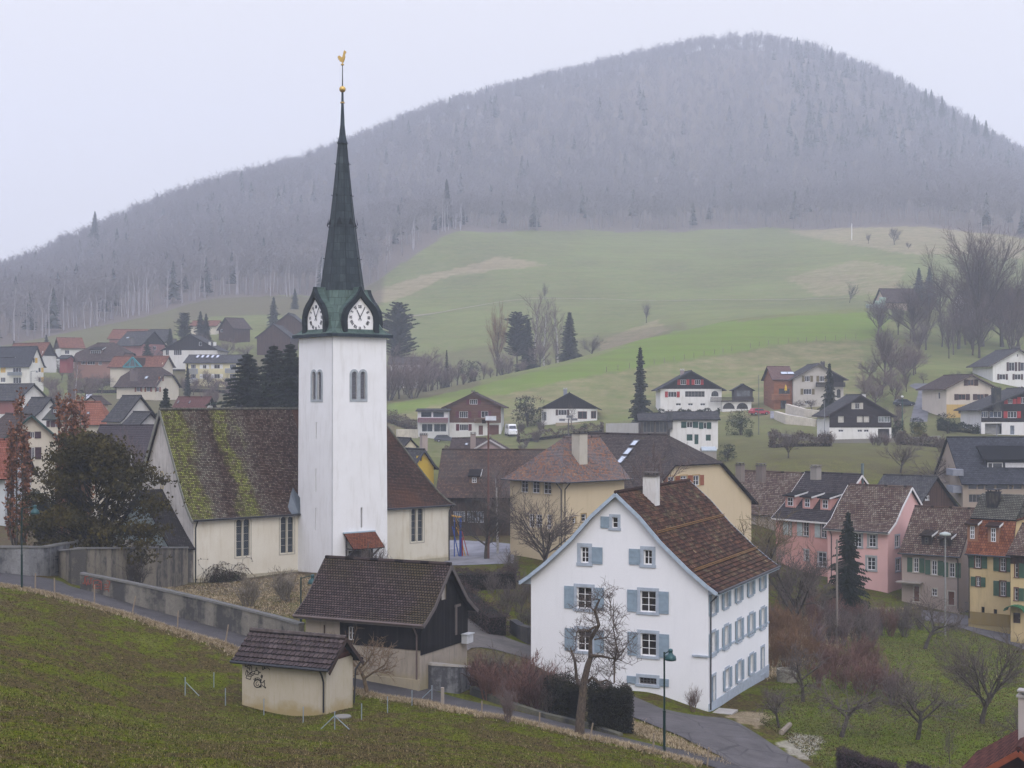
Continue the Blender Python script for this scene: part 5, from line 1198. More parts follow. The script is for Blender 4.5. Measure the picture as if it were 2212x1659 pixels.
for pl in ([(590, 440), (590, 520), (640, 500), (700, 470), (770, 500), (770, 640)], [(590, 450), (760, 470)], [(640, 510), (650, 560), (690, 540), (700, 600)], [(720, 500), (720, 640)], [(640, 600), (610, 660), (600, 730), (630, 770), (610, 830), (730, 870), (765, 770)], [(630, 600), (700, 700), (800, 640), (850, 650)], [(650, 620), (660, 750), (720, 720), (820, 750), (840, 700)], [(640, 770), (730, 780), (830, 740)], [(700, 730), (760, 680), (830, 710)],
           [(860, 630), (850, 720), (950, 740), (960, 640), (900, 620), (860, 630)], [(885, 620), (890, 545), (915, 545), (920, 640)], [(960, 660), (1010, 665), (1000, 690), (960, 690)], [(1060, 480), (1070, 610), (1110, 580), (1100, 480)], [(1090, 490), (1130, 570), (1200, 540), (1250, 570), (1265, 610)], [(1130, 490), (1140, 560)],
           [(1020, 800), (1040, 740), (1070, 760), (1060, 830), (1030, 830), (1050, 770)], [(820, 850), (850, 900), (870, 880), (850, 830)], [(870, 820), (890, 870), (940, 860)], [(890, 830), (950, 815)], [(960, 820), (990, 860), (950, 870)], [(930, 840), (930, 870)],
           [(1040, 870), (1015, 930), (1030, 1010), (1150, 1110), (1165, 1100), (1120, 1050), (1130, 970), (1080, 930), (1130, 890), (1120, 940)], [(1030, 950), (1080, 960)]):
    stroke(f, [gzz(*p) for p in pl], .012, .035, q)
for r0, cx_, cy_ in ((100, 930, 985),):
    pl = [(cx_ + r0*math.cos(a), cy_ + (r0+5)*math.sin(a)) for a in [math.pi*2*k/18 for k in range(19)]]; stroke(f, [gzz(*p) for p in pl], .014, .05, q)
pl = [(930 + (35+k)*math.cos(a), 990 + (50+k)*math.sin(a)) for k, a in [(k, .5*k) for k in range(11)]]; stroke(f, [gzz(*p) for p in pl], .016, .03, q)
stroke(f, [gzz(*p) for p in ((1030, 860), (1015, 900), (1010, 960))], .013, .09, q); stroke(f, [gzz(*p) for p in ((970, 1070), (1040, 1060))], .013, .09, q)
q.build('graffiti', plain((.012, .012, .014), .7), HU.root)
# ---------------------------------------------------------------- village and hillside houses
zM = zof2(829.5, 553, .25); zN = zof2(1296.1, 553, .25); zR = zof2(1797.3, 1036.9, .1875); zC = zof2(1503.5, 993.7, .19532)
z6 = zof2(1659, 777.7, .25); zL = zof2(0, 604.9, .25); zQ = zof2(1857.8, 656.7, .16016); z7 = zof2(0, 777.7, .125)
def wins(H, f, zf, rs, **k):
    for r in rs: zw(H, f, zf, *r, **k)
TB = tiles([(0, (.04, .028, .026)), (.5, (.08, .055, .048)), (1, (.15, .11, .095))], .3, .35)
TR = tiles([(0, (.14, .05, .03)), (.5, (.24, .095, .06)), (1, (.33, .15, .10))], .3, .35)
TG = tiles([(0, (.04, .04, .043)), (.5, (.075, .073, .076)), (1, (.13, .125, .12))], .3, .35, moss=.15, mossc=(.10, .11, .06))
TM = tiles([(0, (.06, .035, .03)), (.35, (.13, .075, .055)), (.7, (.22, .17, .13)), (1, (.36, .31, .25))], .24, .3, moss=.15, mossc=(.16, .16, .09), gap_shade=.03)
TO = tiles([(0, (.12, .07, .05)), (.35, (.19, .16, .155)), (.5, (.25, .19, .16)), (.65, (.34, .15, .085)), (.85, (.38, .22, .13)), (1, (.5, .42, .26))], .22, .25, big=.45, bigc=(.17, .165, .17))
TY = tiles([(0, (.10, .075, .04)), (.3, (.13, .12, .11)), (.55, (.17, .16, .15)), (.8, (.34, .25, .12)), (1, (.42, .36, .22))], .22, .25, moss=.1)
TS = tiles([(0, (.030, .033, .040)), (.5, (.055, .058, .07)), (1, (.085, .09, .105))], .35, .3)
DK = wood((.035, .03, .032), (.018, .016, .018), .2); BR = wood((.16, .075, .045), (.10, .045, .028), .2, True); BRV = wood((.10, .055, .04), (.05, .028, .022), .2)
kf = dict(rec=.12, fr=(.7, .7, .72))
MAR = (.10, .02, .03); RED = (.34, .04, .04); DBR = (.06, .035, .035); OLV = (.17, .14, .08); DGR = (.03, .075, .065); GRN = (.05, .10, .065)
# hillside
h = House('brown_chalet', 'brown boarded chalet over a white ground floor with a glazed two storey conservatory', 'house', 1082, 300, 3, 964.5, ('m', 11), 941, 876, 848, wallm=plaster((.70, .69, .66)), roofm=TB, over=1.0, og=.7, fascia=(.07, .04, .03))
wins(h, h.front, zM, [(740, 1238, 808, 1282), (650, 1342, 725, 1398), (652, 1453, 728, 1508)], nx=4, sh='LR', shc=MAR, shw=.7, **kf)
wins(h, h.front, zM, [(840, 1340, 900, 1396)], nx=2, sh='LR', shc=MAR, shw=.6, **kf)
wins(h, h.front, zM, [(817, 1464, 855, 1545), (906, 1460, 992, 1545)], door=(.12, .05, .035)); h.clad(h.front, h.front.uv(1030, 913)[1], BR, name='board_cladding'); h.finish(); h.balcony(h.front, *zM(785, 1438), *zM(1000, 1400), c=(.16, .10, .06))
h.chimney(1022, 845, 303, .7, 1.6, (.32, .25, .23))
c = House('x', None, None, 968, 297.5, 3, 900, ('m', 7), 944, 886, 883.5, 'side', wallm=plaster((.6, .6, .6)), roofm=TG, over=.5, og=.4, parent=h, cap=False) if False else House('x', None, None, 967.5, 297, 3, 902, ('m', 6), 944, 887, 882.5, 'side', wallm=plaster((.6, .6, .6)), roofm=TG, over=.5, og=.4, parent=h, ridgecap=False)
wins(c, c.front, zM, [(318, 1345, 412, 1395), (422, 1345, 520, 1395)], nx=1, fr=(.6, .6, .62), pane=(.03, .04, .05)); wins(c, c.front, zM, [(325, 1450, 420, 1520), (430, 1450, 540, 1520)], nx=2, pane=(.04, .05, .06)); c.finish(); c.balcony(c.front, *zM(300, 1435), *zM(553, 1398), c=(.25, .12, .16))
h = House('dark_gabled_chalet', 'small white chalet with black gable boards and a wooden balcony on the slope', 'house', 1290, 305, 2, 1170, ('m', 11), 914, 880, 848, wallm=plaster((.72, .71, .69)), roofm=TS, over=.9, og=.8, fascia=(.03, .03, .035))
wins(h, h.front, zM, [(1505, 1328, 1580, 1376)], nx=3, sh='LR', shc=DBR, **kf); wins(h, h.front, zM, [(1674, 1342, 1754, 1408), (1788, 1340, 1834, 1405)], nx=2, fr=(.25, .12, .1)); wins(h, h.front, zM, [(1358, 1345, 1405, 1425)], nx=3)
h.clad(h.front, h.front.uv(1230, 883)[1], DK, name='gable_boards'); h.finish(); h.chimney(1221, 840, 309, .8, 2.4, (.22, .24, .28), (.5, .5, .52)); 
q = MB(); h.front.box(q, 3, h.front.len, -1.2, .1, .5, 3.2); q.build('stone_terrace', plaster((.36, .30, .2), .5, 2), h.root)
h = House('red_shuttered_chalet', 'wide white chalet with black gable and bright red shutters below the meadow', 'house', 1559, 310, 1, 1426.5, ('m', 12), 886, 838, 801, wallm=plaster((.74, .73, .71)), roofm=TS, over=.9, og=.9, fascia=(.04, .04, .045))
wins(h, h.front, zN, [(695, 1068, 745, 1112), (818, 1068, 868, 1112), (588, 1172, 662, 1220)], nx=3, sh='LR', shc=RED, shw=.65, **kf)
wins(h, h.front, zN, [(735, 1168, 905, 1218)], nx=6, ny=2, fr=(.3, .29, .28)); wins(h, h.front, zN, [(962, 1165, 1024, 1214)], nx=3, arched=True, fr=(.12, .12, .12)); wins(h, h.front, zN, [(655, 1272, 700, 1292), (760, 1272, 803, 1292), (866, 1272, 910, 1292)], nx=2)
h.clad(h.front, h.front.uv(1490, 840)[1], DK, name='gable_boards'); h.finish(); h.chimney(1473.5, 799, 316, .8, 2, (.3, .24, .24), (.6, .6, .6))
c = House('x', None, None, 1623, 309, 1, 1560, ('m', 5), 886, 866, 865.5, 'side', wallm=plaster((.74, .73, .71)), roofm=plain((.2, .19, .18)), over=.05, og=.05, parent=h, ridgecap=False)
wins(c, c.front, zN, [(1060, 1268, 1165, 1322), (1180, 1268, 1280, 1322)], arched=True, nx=1, pane=(.02, .02, .02), fr=(.1, .1, .1)); c.finish(); c.balcony(c.front, *zN(955, 1258), *zN(1325, 1222), c=(.04, .03, .03), out=.5)
h = House('garden_pavilion', 'small open pavilion with dark pointed roof on the terrace beside the red shuttered chalet', 'pavilion', 1626, 312, 1, 1586, ('m', 4), 866, 841, 830, wallm=plain((.05, .045, .045)), roofm=TS, over=.5, og=.4, bury=.2)
wins(h, h.front, zN, [(1178, 1160, 1300, 1214)], nx=4, fr=(.05, .045, .045), pane=(.11, .12, .13)); h.finish()
h = House('grey_gabled_house', 'grey rendered gabled house with an orange timber wing and olive shutters', 'house', 1822, 305, 0, 1713.5, ('m', 11), 879, 815.5, 785.5, wallm=plaster((.50, .47, .43)), roofm=TG, over=.9, og=.8, fascia=(.10, .09, .09))
wins(h, h.front, zN, [(1770, 1036, 1815, 1085), (1895, 1036, 1937, 1085), (1758, 1148, 1828, 1196)], nx=3, sh='LR', shc=OLV, shw=.6, **kf); wins(h, h.front, zN, [(1772, 1250, 1815, 1280)], nx=3); wins(h, h.front, zN, [(2045, 1150, 2080, 1225)], nx=1, arched=True, fr=(.1, .1, .1))
h.clad(h.front, h.front.uv(1810, 836)[1], DK, u0=h.front.uv(1798, 820)[0], name='gable_boards'); h.finish(); h.balcony(h.front, *zN(1865, 1128), *zN(2108, 1092), c=(.05, .045, .045)); h.chimney(1777, 782, 309, .8, 2, (.05, .05, .06))
ORG_W = wood((.33, .14, .07), (.25, .10, .05), .2, True)
c = House('x', None, None, 1713, 306, -4, 1672, ('m', 9), 886, 818, 792, 'side', wallm=ORG_W, roofm=tiles([(0, (.17, .10, .09)), (1, (.24, .15, .13))], .3, .35), over=.5, og=.5, parent=h)
wins(c, c.front, zN, [(1545, 1145, 1640, 1208)], nx=2, fr=(.1, .08, .08)); wins(c, c.front, zN, [(1560, 1250, 1610, 1322)], nx=1, fr=(.1, .1, .1)); c.finish(); c.balcony(c.front, *zN(1482, 1238), *zN(1630, 1192), c=(.33, .15, .08))
def skylight(H, rects, zf=None, D=None, c=(.45, .5, .56)):
    """panes lying in the camera-side roof slope of H, one object each"""
    f = H.right if H.gable == 'front' else H.front
    (x0, y0), (x1, y1) = H.eaves[0], H.prof[-1]; n = (f.n*(y1-y0) + Vector((0, 0, x1-x0))).normalized(); P0 = Vector((f.P.x, f.P.y, H.ez)) + f.n*(-x0) + Vector((0, 0, y0+.12))
    up = (-f.n*(x1-x0) + Vector((0, 0, y1-y0))).normalized()
    for r in rects:
        a = zf(r[0], r[1]) if zf else r[:2]; b = zf(r[2], r[3]) if zf else r[2:]; pts = []
        for px, py in ((a[0], b[1]), (b[0], a[1])):
            d = Vector(((px-CX)/F, 1, (HY-py)/F)); pts.append(d*(P0.dot(n)/d.dot(n)))
        du = (pts[1]-pts[0]).dot(f.u); dv = (pts[1]-pts[0]).dot(up); p = pts[0]
        if len(r) > 4: du = r[4]
        q = MB(); e = n*.06; q.hexa([p, p+f.u*du, p+f.u*du+up*dv, p+up*dv, p+e, p+f.u*du+e, p+f.u*du+up*dv+e, p+up*dv+e]); o = q.build('skylight', plain(c, .15), H.roof)
        q = MB(); 
        for k0, k1 in ((p, p+f.u*du), (p+up*dv, p+f.u*du+up*dv), (p, p+up*dv), (p+f.u*du, p+f.u*du+up*dv)): q.bar(k0+n*.05, k1+n*.05, .1, .09, up=n)
        q.build('skylight_frame', plain((.08, .085, .09), .5), o)
skylight(c, [(1567, 1002, 1615, 1022), (1622, 1002, 1670, 1022)], zN)
h = House('green_shuttered_house', 'white two storey house with dark green shutters and low grey roof on the slope', 'house', 1551, 240, 2, 1447, ('m', 9), 961, 905, 890, 'side', wallm=plaster((.73, .72, .70)), roofm=TG, over=.5, og=.4, hip=(0, 0))
wins(h, h.front, zN, [(749, 1432, 800, 1483)], nx=2, sh='LR', shc=DGR, shw=.9, **kf); wins(h, h.front, zN, [(895, 1438, 921, 1492)], nx=1, sh='LR', shc=DGR, shw=.75, **kf); wins(h, h.front, zN, [(749, 1540, 800, 1596), (816, 1541, 851, 1626), (914, 1543, 958, 1596)], door=DGR); h.finish()
c = House('x', None, None, 1447, 240, 2, 1384, ('m', 7), 945, 907, 893, 'side', wallm=wood((.15, .13, .12), None, .3), roofm=TG, over=.6, og=.5, parent=h)
wins(c, c.front, zN, [(372, 1430, 470, 1525), (480, 1430, 580, 1525)], nx=3, fr=(.2, .18, .17), pane=(.04, .045, .05)); c.finish(); h.chimney(1447.5, 888, 240, .8, 3.0, (.05, .055, .065))
h = House('black_and_white_chalet', 'black boarded chalet on a white ground floor with cream shutters and pale chimney', 'house', 1925.5, 250, 1, 1791.5, ('m', 11), 951, 894, 853, wallm=plaster((.76, .75, .72)), roofm=TG, over=.8, og=.7, fascia=(.05, .04, .045))
CRM = (.50, .48, .43)
wins(h, h.front, z6, [(752, 371, 790, 423)], nx=2, sh='LR', shc=CRM, shw=.6, **kf); wins(h, h.front, z6, [(605, 485, 655, 540), (768, 485, 818, 538), (826, 485, 874, 538)], door=CRM); wins(h, h.front, z6, [(952, 486, 1056, 538)], nx=4, pane=(.16, .19, .19), **kf)
wins(h, h.front, z6, [(608, 600, 652, 622), (773, 600, 815, 622), (828, 600, 871, 622)], nx=2, **kf); wins(h, h.front, z6, [(950, 594, 1048, 688)], door=(.16, .15, .145), rec=1.0)
h.clad(h.front, h.front.uv(1850, 923.5)[1], wood((.050, .042, .046), (.036, .03, .033), .25, True), name='black_boards'); h.finish(); h.chimney(1865, 850, 253, .7, 2.2, (.55, .54, .53))
h = House('beige_house', 'beige house with brown shutters over an ochre ground floor beside the curving road', 'house', 2148, 285, -9, 2044.5, ('m', 11), 902, 836, 809, wallm=plaster((.60, .53, .45)), roofm=TB, over=1.0, og=.8, fascia=(.09, .06, .05))
wins(h, h.front, zQ, [(1455, 1020, 1536, 1100), (1327, 1216, 1424, 1293), (1578, 1216, 1674, 1293)], nx=2, sh='LR', shc=DBR, shw=.85, fr=(.3, .15, .13)); 
h.clad(h.front, -.5, plaster((.55, .38, .14)), v1=h.front.uv(2100, 873.7)[1], name='ochre_base'); wins(h, h.front, zQ, [(1325, 1395, 1425, 1478)], nx=2, fr=(.1, .06, .05)); wins(h, h.left, zQ, [(1055, 1190, 1080, 1280)], nx=1); h.finish()
h = House('hilltop_white_house', 'tall white house with brown shutters highest on the right behind the beige house', 'house', 2253, 330, -6, 2144.5, ('m', 11), 842, 785, 753.5, wallm=plaster((.72, .71, .69)), roofm=TG, over=1.2, og=.8, fascia=(.1, .08, .08))
wins(h, h.front, zQ, [(2008, 787, 2085, 903), (2165, 787, 2245, 903)], nx=2, sh='LR', shc=DBR, shw=.55, **kf); wins(h, h.front, zQ, [(1880, 946, 1963, 1020), (2085, 946, 2168, 1020), (1887, 1115, 1960, 1138), (2095, 1115, 2165, 1138)], nx=2, sh='LR', shc=DBR, shw=.5, **kf); wins(h, h.front, zQ, [(2117, 675, 2136, 712)], nx=1); h.finish(); h.chimney(2199, 750, 335, .8, 1.6, (.1, .1, .13))
h = House('red_and_black_chalet', 'black boarded chalet with scarlet shutters and white window bay at the right edge', 'house', 2335, 262, 0, 2119.5, ('m', 12), 941, 882, 838, wallm=plaster((.72, .71, .70)), roofm=TG, over=1.0, og=1.0, fascia=(.05, .05, .05))
wins(h, h.front, z6, [(1845, 442, 1903, 497), (1914, 442, 2020, 497)], nx=3, pane=(.03, .05, .09), **kf); wins(h, h.front, z6, [(2070, 444, 2150, 500), (2073, 336, 2112, 378), (2186, 322, 2230, 376)], nx=3, sh='LR', shc=RED, shw=.7, **kf); wins(h, h.front, z6, [(2092, 565, 2130, 645)], nx=1, fr=(.45, .47, .5), pane=(.1, .12, .15)); wins(h, h.front, z6, [(1875, 548, 2020, 640)], door=(.3, .3, .3), rec=1.2)
h.clad(h.front, h.front.uv(2200, 911.5)[1], DK, name='black_boards'); h.finish(); h.chimney(2152, 838, 262, 1.4, 4.2, (.025, .03, .035), (.05, .05, .05))
h = House('slate_roofed_building', 'large modern building with blue-grey slate roof, wide dormer and glazed ground floor', 'house', 2350, 188, 2, 2080, ('m', 14), 1095, 1040, 945, 'side', wallm=plaster((.33, .27, .22)), roofm=TS, over=.6, og=.3, course=.4)
wins(h, h.front, z6, [(1730, 1052, 1805, 1118), (1812, 1052, 1868, 1118), (1875, 1052, 1960, 1118), (1970, 1052, 2075, 1118), (2082, 1052, 2112, 1118), (2120, 1052, 2195, 1118), (2205, 1052, 2330, 1118)], nx=1, fr=(.3, .27, .25), pane=(.03, .035, .05)); wins(h, h.front, z6, [(1735, 1160, 1900, 1230), (1920, 1160, 2190, 1230)], nx=5, fr=(.2, .18, .17)); h.finish()
q = MB(); f = h.front; u0, v0 = f.uv(*z6(1868, 950)); 
def fz(f, px, py, o): # point at height seen at (px,py) if the plane stood o metres in front of face f
    g = Face(f.P + f.n*o, f.u, f.len); return g.uv(px, py)
u0, v0 = fz(f, *z6(1885, 950), -2.2); u1, v1 = fz(f, *z6(2400, 868), -2.2); f.box(q, u0, u1, v0, v1, -5.5, -2.2); dm = q.build('dormer', plain((.05, .055, .065)), h.roof)
q = MB(); v2 = fz(f, *z6(2000, 730), -5.8)[1]; q.hexa([f.pt(u0-.4, v1, -1.6), f.pt(u1, v1, -1.6), f.pt(u1, v2, -6.3), f.pt(u0-.4, v2, -6.3), f.pt(u0-.4, v1+.15, -1.6), f.pt(u1, v1+.15, -1.6), f.pt(u1, v2+.15, -6.3), f.pt(u0-.4, v2+.15, -6.3)]); q.build('dormer_roof', TS, dm)
q = MB(); a = fz(f, *z6(1897, 947), -2.15); b = fz(f, *z6(2028, 886), -2.15); f.box(q, a[0], b[0], a[1], b[1], -2.2, -2.14); q.build('dormer_frame', plain((.65, .65, .66)), dm)
q = MB(); m_ = (a[0]*.67+b[0]*.33); f.box(q, a[0]+.1, m_-.06, a[1]+.1, b[1]-.1, -2.18, -2.12); f.box(q, m_+.06, b[0]-.1, a[1]+.1, b[1]-.1, -2.18, -2.12); q.build('dormer_pane', glass(), dm)
q = MB(); a = fz(f, *z6(2050, 949), -2.15); b = fz(f, *z6(2300, 888), -2.15); f.box(q, a[0], b[0], a[1], b[1], -2.2, -2.12); q.build('dormer_blind', plain((.55, .55, .57)), dm)
for y0, y1 in ((1000, 940), (1150, 1085)): h.balcony(h.left, *zC(0, 0), *zC(0, 0)) if False else None
for yb, yt in ((1000, 945), (1148, 1090)):
    q = MB(); p = P(*z6(1600, yb), 189); p2 = P(*z6(1690, yb), 189); hh = (yb-yt)*.25/F*189; q.hexa([p, p2, p2+Vector((0, 3, 0)), p+Vector((0, 3, 0)), p+Vector((0, 0, hh)), p2+Vector((0, 0, hh)), p2+Vector((0, 3, hh)), p+Vector((0, 3, hh))]); q.build('side_balcony', plain((.22, .23, .26)), h.root)
# pink and yellow row
PK = plaster((.58, .31, .27), .25, .8, (.34, .2, .17)); PK2 = plaster((.66, .41, .385), .15, .8, (.4, .25, .22))
def dormer(H, f, px0, py0, px1, py1, back, wallc, roofm, wide=.35, depth=3.2, rise=.9, frc=WHITE, name='dormer', nx=2, ny=2, sidec=None):
    """boxed dormer whose window fills the sight rectangle; back = metres behind the wall plane"""
    a = fz(f, px0, py1, -back); b = fz(f, px1, py0, -back); u0, u1 = a[0]-wide, b[0]+wide; v0, v1 = a[1]-.9, b[1]+.12
    q = MB(); f.box(q, u0, u1, v0, v1, -back-depth, -back); d = q.build(name, wallc, H.roof)
    q = MB(); f.box(q, a[0], b[0], a[1], b[1], -back-.05, -back+.03)
    q.build('dormer_frame', plain(frc), d); q = MB(); n = nx; w_ = (b[0]-a[0]-.08*(n+1))/n; m_ = (b[1]-a[1]-.08*(ny+1))/ny
    for i in range(n):
        for j in range(ny): x = a[0]+.08+i*(w_+.08); y = a[1]+.08+j*(m_+.08); f.box(q, x, x+w_, y, y+m_, -back, -back+.045)
    q.build('dormer_pane', glass(), d); q = MB(); e = .16
    for sg in (0,):
        q.hexa([f.pt(u0-e, v1, -back+.4), f.pt(u1+e, v1, -back+.4), f.pt(u1+e, v1+rise, -back-depth), f.pt(u0-e, v1+rise, -back-depth), f.pt(u0-e, v1+.14, -back+.4), f.pt(u1+e, v1+.14, -back+.4), f.pt(u1+e, v1+rise+.14, -back-depth), f.pt(u0-e, v1+rise+.14, -back-depth)])
    q.build('dormer_roof', roofm, d)
    q = MB(); q.bar(f.pt(u1+e+.02, v1+.04, -back+.4), f.pt(u1+e+.02, v1+rise+.04, -back-depth), .04, .18); q.build('dormer_fascia', plain((.6, .6, .58)), d)
TP = tiles([(0, (.035, .028, .03)), (.5, (.06, .05, .052)), (1, (.10, .085, .085))], .28, .33)
h = House('pink_dormer_house', 'pink house with dark roof and three pink dormers behind the thicket', 'house', 1790, 163, 50, 1676, ('m', 11.8), 1268, 1122, 1023, 'side', wallm=PK, roofm=TP, over=.5, og=.3, course=.33, step=.035, tile=.28, fascia=(.6, .58, .56), flare=.05)
wins(h, h.front, zC, [(1030, 690, 1055, 830), (1185, 680, 1243, 842), (1383, 698, 1440, 860)], nx=2, ny=3, sh='L', shc=(.40, .45, .45), sur=(.22, .22, .20), shw=.75, **kf); wins(h, h.front, zC, [(1200, 990, 1245, 1110), (1350, 1020, 1440, 1180)], nx=2, ny=3, sur=(.4, .4, .4), **kf); wins(h, h.right, zC, [(1632, 450, 1655, 515)], nx=1, fr=(.3, .1, .08)); h.finish()
for r in ((1015, 415, 1075, 503), (1205, 428, 1260, 518), (1402, 440, 1460, 533)): a = zC(r[0], r[1]); b = zC(r[2], r[3]); dormer(h, h.front, a[0], a[1], b[0], b[1], 1.3, PK, TP, depth=3.0, rise=.55)
q = MB(); p = P(*zC(1840, 310), 167); q.tube([p-Vector((0, 0, 1)), p+Vector((0, 0, 2.9))], .17, 8); q.build('flue', plain((.12, .16, .16), .4, .5), h.roof); h.chimney(*zC(1325, 75), 166, .9, 1.4, (.27, .25, .23), (.2, .18, .17))
h = House('pink_gabled_house', 'pale pink gabled house with mottled brown roof right of the conifer', 'house', 1917.5, 155, 39.8, 1788, ('m', 11.3), 1275, 1148, 1061.5, 'side', wallm=PK2, roofm=TM, over=.5, og=.3, course=.3, step=.03, prof=[(0, 0), (1.4, .75), (3.2, 2.45), (5.65, 4.4)], fascia=(.66, .65, .64))
h.ez = zof(1145, 155); 
wins(h, h.front, zR, [(262, 615, 338, 770), (425, 628, 505, 770), (405, 890, 500, 1035)], nx=2, ny=3, sur=(.30, .32, .32), sw=.22, **kf); wins(h, h.right, zR, [(728, 637, 775, 775), (735, 905, 785, 1050)], nx=2, ny=2, sur=(.35, .38, .42), sw=.15, **kf); wins(h, h.right, zR, [(955, 385, 993, 495)], nx=1, sur=(.5, .5, .5), sw=.12, **kf); h.finish(); h.gutter(h.front, spout=.5)
h = House('dark_barn', 'dark timber gabled barn rising behind the pale pink house', 'barn', 1969, 176, 40, 1862, ('m', 14), 1200, 1112, 1028, 'side', wallm=BRV, roofm=TG, over=.5, og=.4, flare=.0); wins(h, h.right, zR, [(1075, 190, 1112, 230)], nx=1, sur=(.55, .55, .55), sw=.1); h.finish()
h = House('mottled_roof_house', 'old house with patchy brown and grey roof and stub chimneys behind the pink dormer house', 'house', 1700, 178, 44, 1560, ('m', 10), 1190, 1110, 1020, 'side', wallm=plaster((.42, .36, .3)), roofm=TM, over=.5, og=.3, course=.3); h.finish(); h.chimney(*zC(487, 48), 172, .8, 2.0, (.2, .17, .15)); h.chimney(*zC(718, 55), 174, .9, 2.0, (.16, .13, .12))
h = House('small_dormer_house', 'narrow taupe house with two dark dormers and green shutters below a mottled roof', 'house', 2072, 148, 36, 1948, ('m', 9), 1318, 1196, 1124, 'side', wallm=plaster((.36, .295, .255), .2, .8, (.25, .2, .17)), roofm=TM, over=.45, og=.25, course=.3, step=.035, tile=.26, ridge_z=-11.6)
wins(h, h.front, zR, [(940, 900, 995, 1060), (1148, 928, 1208, 1090), (1352, 955, 1412, 1118)], nx=2, ny=3, sh='LR', shc=GRN, shw=.55, sur=(.42, .39, .33), sw=.12, **kf); wins(h, h.front, zR, [(1150, 1252, 1210, 1335)], nx=2, ny=2, sur=(.45, .42, .36)); wins(h, h.front, zR, [(945, 1225, 1005, 1400), (1340, 1285, 1410, 1440)], door=(.12, .05, .03), sur=(.45, .42, .36)); h.finish(); h.gutter(h.front, spout=h.W-.1)
for r in ((1070, 660, 1110, 730), (1280, 690, 1330, 760)): a = zR(r[0], r[1]); b = zR(r[2], r[3]); dormer(h, h.front, a[0], a[1], b[0], b[1], .6, plain((.035, .028, .026)), TM, depth=2.2, rise=.5, nx=1, frc=(.1, .09, .08))
h.chimney(*zR(1388, 335), 156, 1.3, 2.4, (.45, .38, .27), (.2, .17, .13), dp=.6)
q = MB(); u, v = h.front.uv(*zR(900, 1180)); h.front.box(q, u-1.2, u+1.4, v, v+.14, .02, 1.0); q.build('door_canopy', plaster((.28, .25, .22), .5, 2), h.root)
YL = plaster((.58, .45, .24), .5, 1.0, (.30, .23, .13), (.30, .24, .10), .8)
h = House('yellow_terrace_house', 'ochre rendered house with orange mansard roof, two dormers and green shutters', 'house', 2182, 138.4, 37, 2092, ('m', 9), 1345, 1199, 1100, 'side', wallm=YL, roofm=tiles([(0, (.10, .04, .03)), (.4, (.27, .09, .04)), (.8, (.36, .14, .07)), (1, (.2, .12, .09))], .24, .28, gap_shade=.02), over=.45, og=.2, course=.28, step=.035, tile=.24, eave_z=-14.9, prof=[(0, 0), (1.25, 3.1), (4.5, 3.2)])
wins(h, h.front, zR, [(1650, 855, 1710, 1010), (1940, 900, 1998, 1050), (1940, 1170, 1998, 1335)], nx=2, ny=3, sh='LR', shc=GRN, shw=.55, sur=(.10, .045, .035), sw=.12, **kf); wins(h, h.front, zR, [(1665, 1120, 1705, 1222)], nx=2, ny=2, sh='LR', shc=GRN, shw=.45, sur=(.10, .045, .035), **kf); wins(h, h.front, zR, [(1720, 1460, 1758, 1545), (1862, 1490, 1902, 1570)], nx=1, fr=(.1, .05, .04)); h.finish(); h.gutter(h.front, spout=.1)
q = MB(); h.front.box(q, 0, h.W, -.5, .75, .004, .05); q.build('plinth', plaster((.24, .17, .05), .3), h.root)
for r in ((1592, 530, 1642, 675), (1832, 555, 1888, 710)): a = zR(r[0], r[1]); b = zR(r[2], r[3]); dormer(h, h.front, a[0], a[1], b[0], b[1], .35, plain((.25, .13, .08)), tiles([(0, (.12, .05, .035)), (1, (.3, .13, .08))], .24, .28), depth=1.8, rise=.5, wide=.3, ny=3)
f = h.front; rb = MB(); zc0 = h.ez-h.bz+3.15; L_ = [f.pt(-.2, zc0, -1.1), f.pt(-.2, zc0+2.3, -4.6)]; R_2 = [f.pt(h.W+.2, zc0, -1.1), f.pt(h.W+.2, zc0+2.3, -4.6)]; roof_plane(rb, L_, R_2, .28, .035, .24, .02); L_ = [f.pt(h.W+.2, zc0, -8.2), f.pt(h.W+.2, zc0+2.3, -4.6)]; R_2 = [f.pt(-.2, zc0, -8.2), f.pt(-.2, zc0+2.3, -4.6)]; roof_plane(rb, L_, R_2, .28, .035, 0); 
for u in (.02, h.W-.02): rb.quad(f.pt(u, zc0-.2, -1.2), f.pt(u, zc0-.2, -8), f.pt(u, zc0+2.2, -4.6))
rb.build('upper_roof', tiles([(0, (.07, .065, .05)), (.5, (.13, .125, .10)), (.9, (.19, .18, .145)), (1, (.25, .12, .08))], .24, .28, moss=.2, mossc=(.13, .14, .09), gap_shade=.03), h.root)
h.chimney(*zR(1860, 132), 142.5, 1.15, 2.9, (.018, .018, .022), (.03, .03, .035))
h = House('yellow_end_house', 'ochre house with dark brown shutters at the right edge beside the mansard house', 'house', 2320, 131, 37, 2183, ('m', 8), 1400, 1190, 1140, 'side', wallm=YL, roofm=TM, over=.8, og=.2, course=.3, step=.035, eave_z=-14.2, ridge_z=-12.0)
wins(h, h.front, zR, [(2110, 960, 2142, 1120), (2105, 1245, 2140, 1385)], nx=1, ny=3, sh='R', shc=GRN, sur=(.12, .05, .035), **kf); wins(h, h.front, zR, [(2085, 1530, 2170, 1650)], door=(.045, .03, .025)); h.clad(h.front, h.ez-h.bz-1.25, BRV, name='balcony_boards'); h.finish()
q = MB(); a = h.front.uv(*zR(2030, 1490)); f = h.front
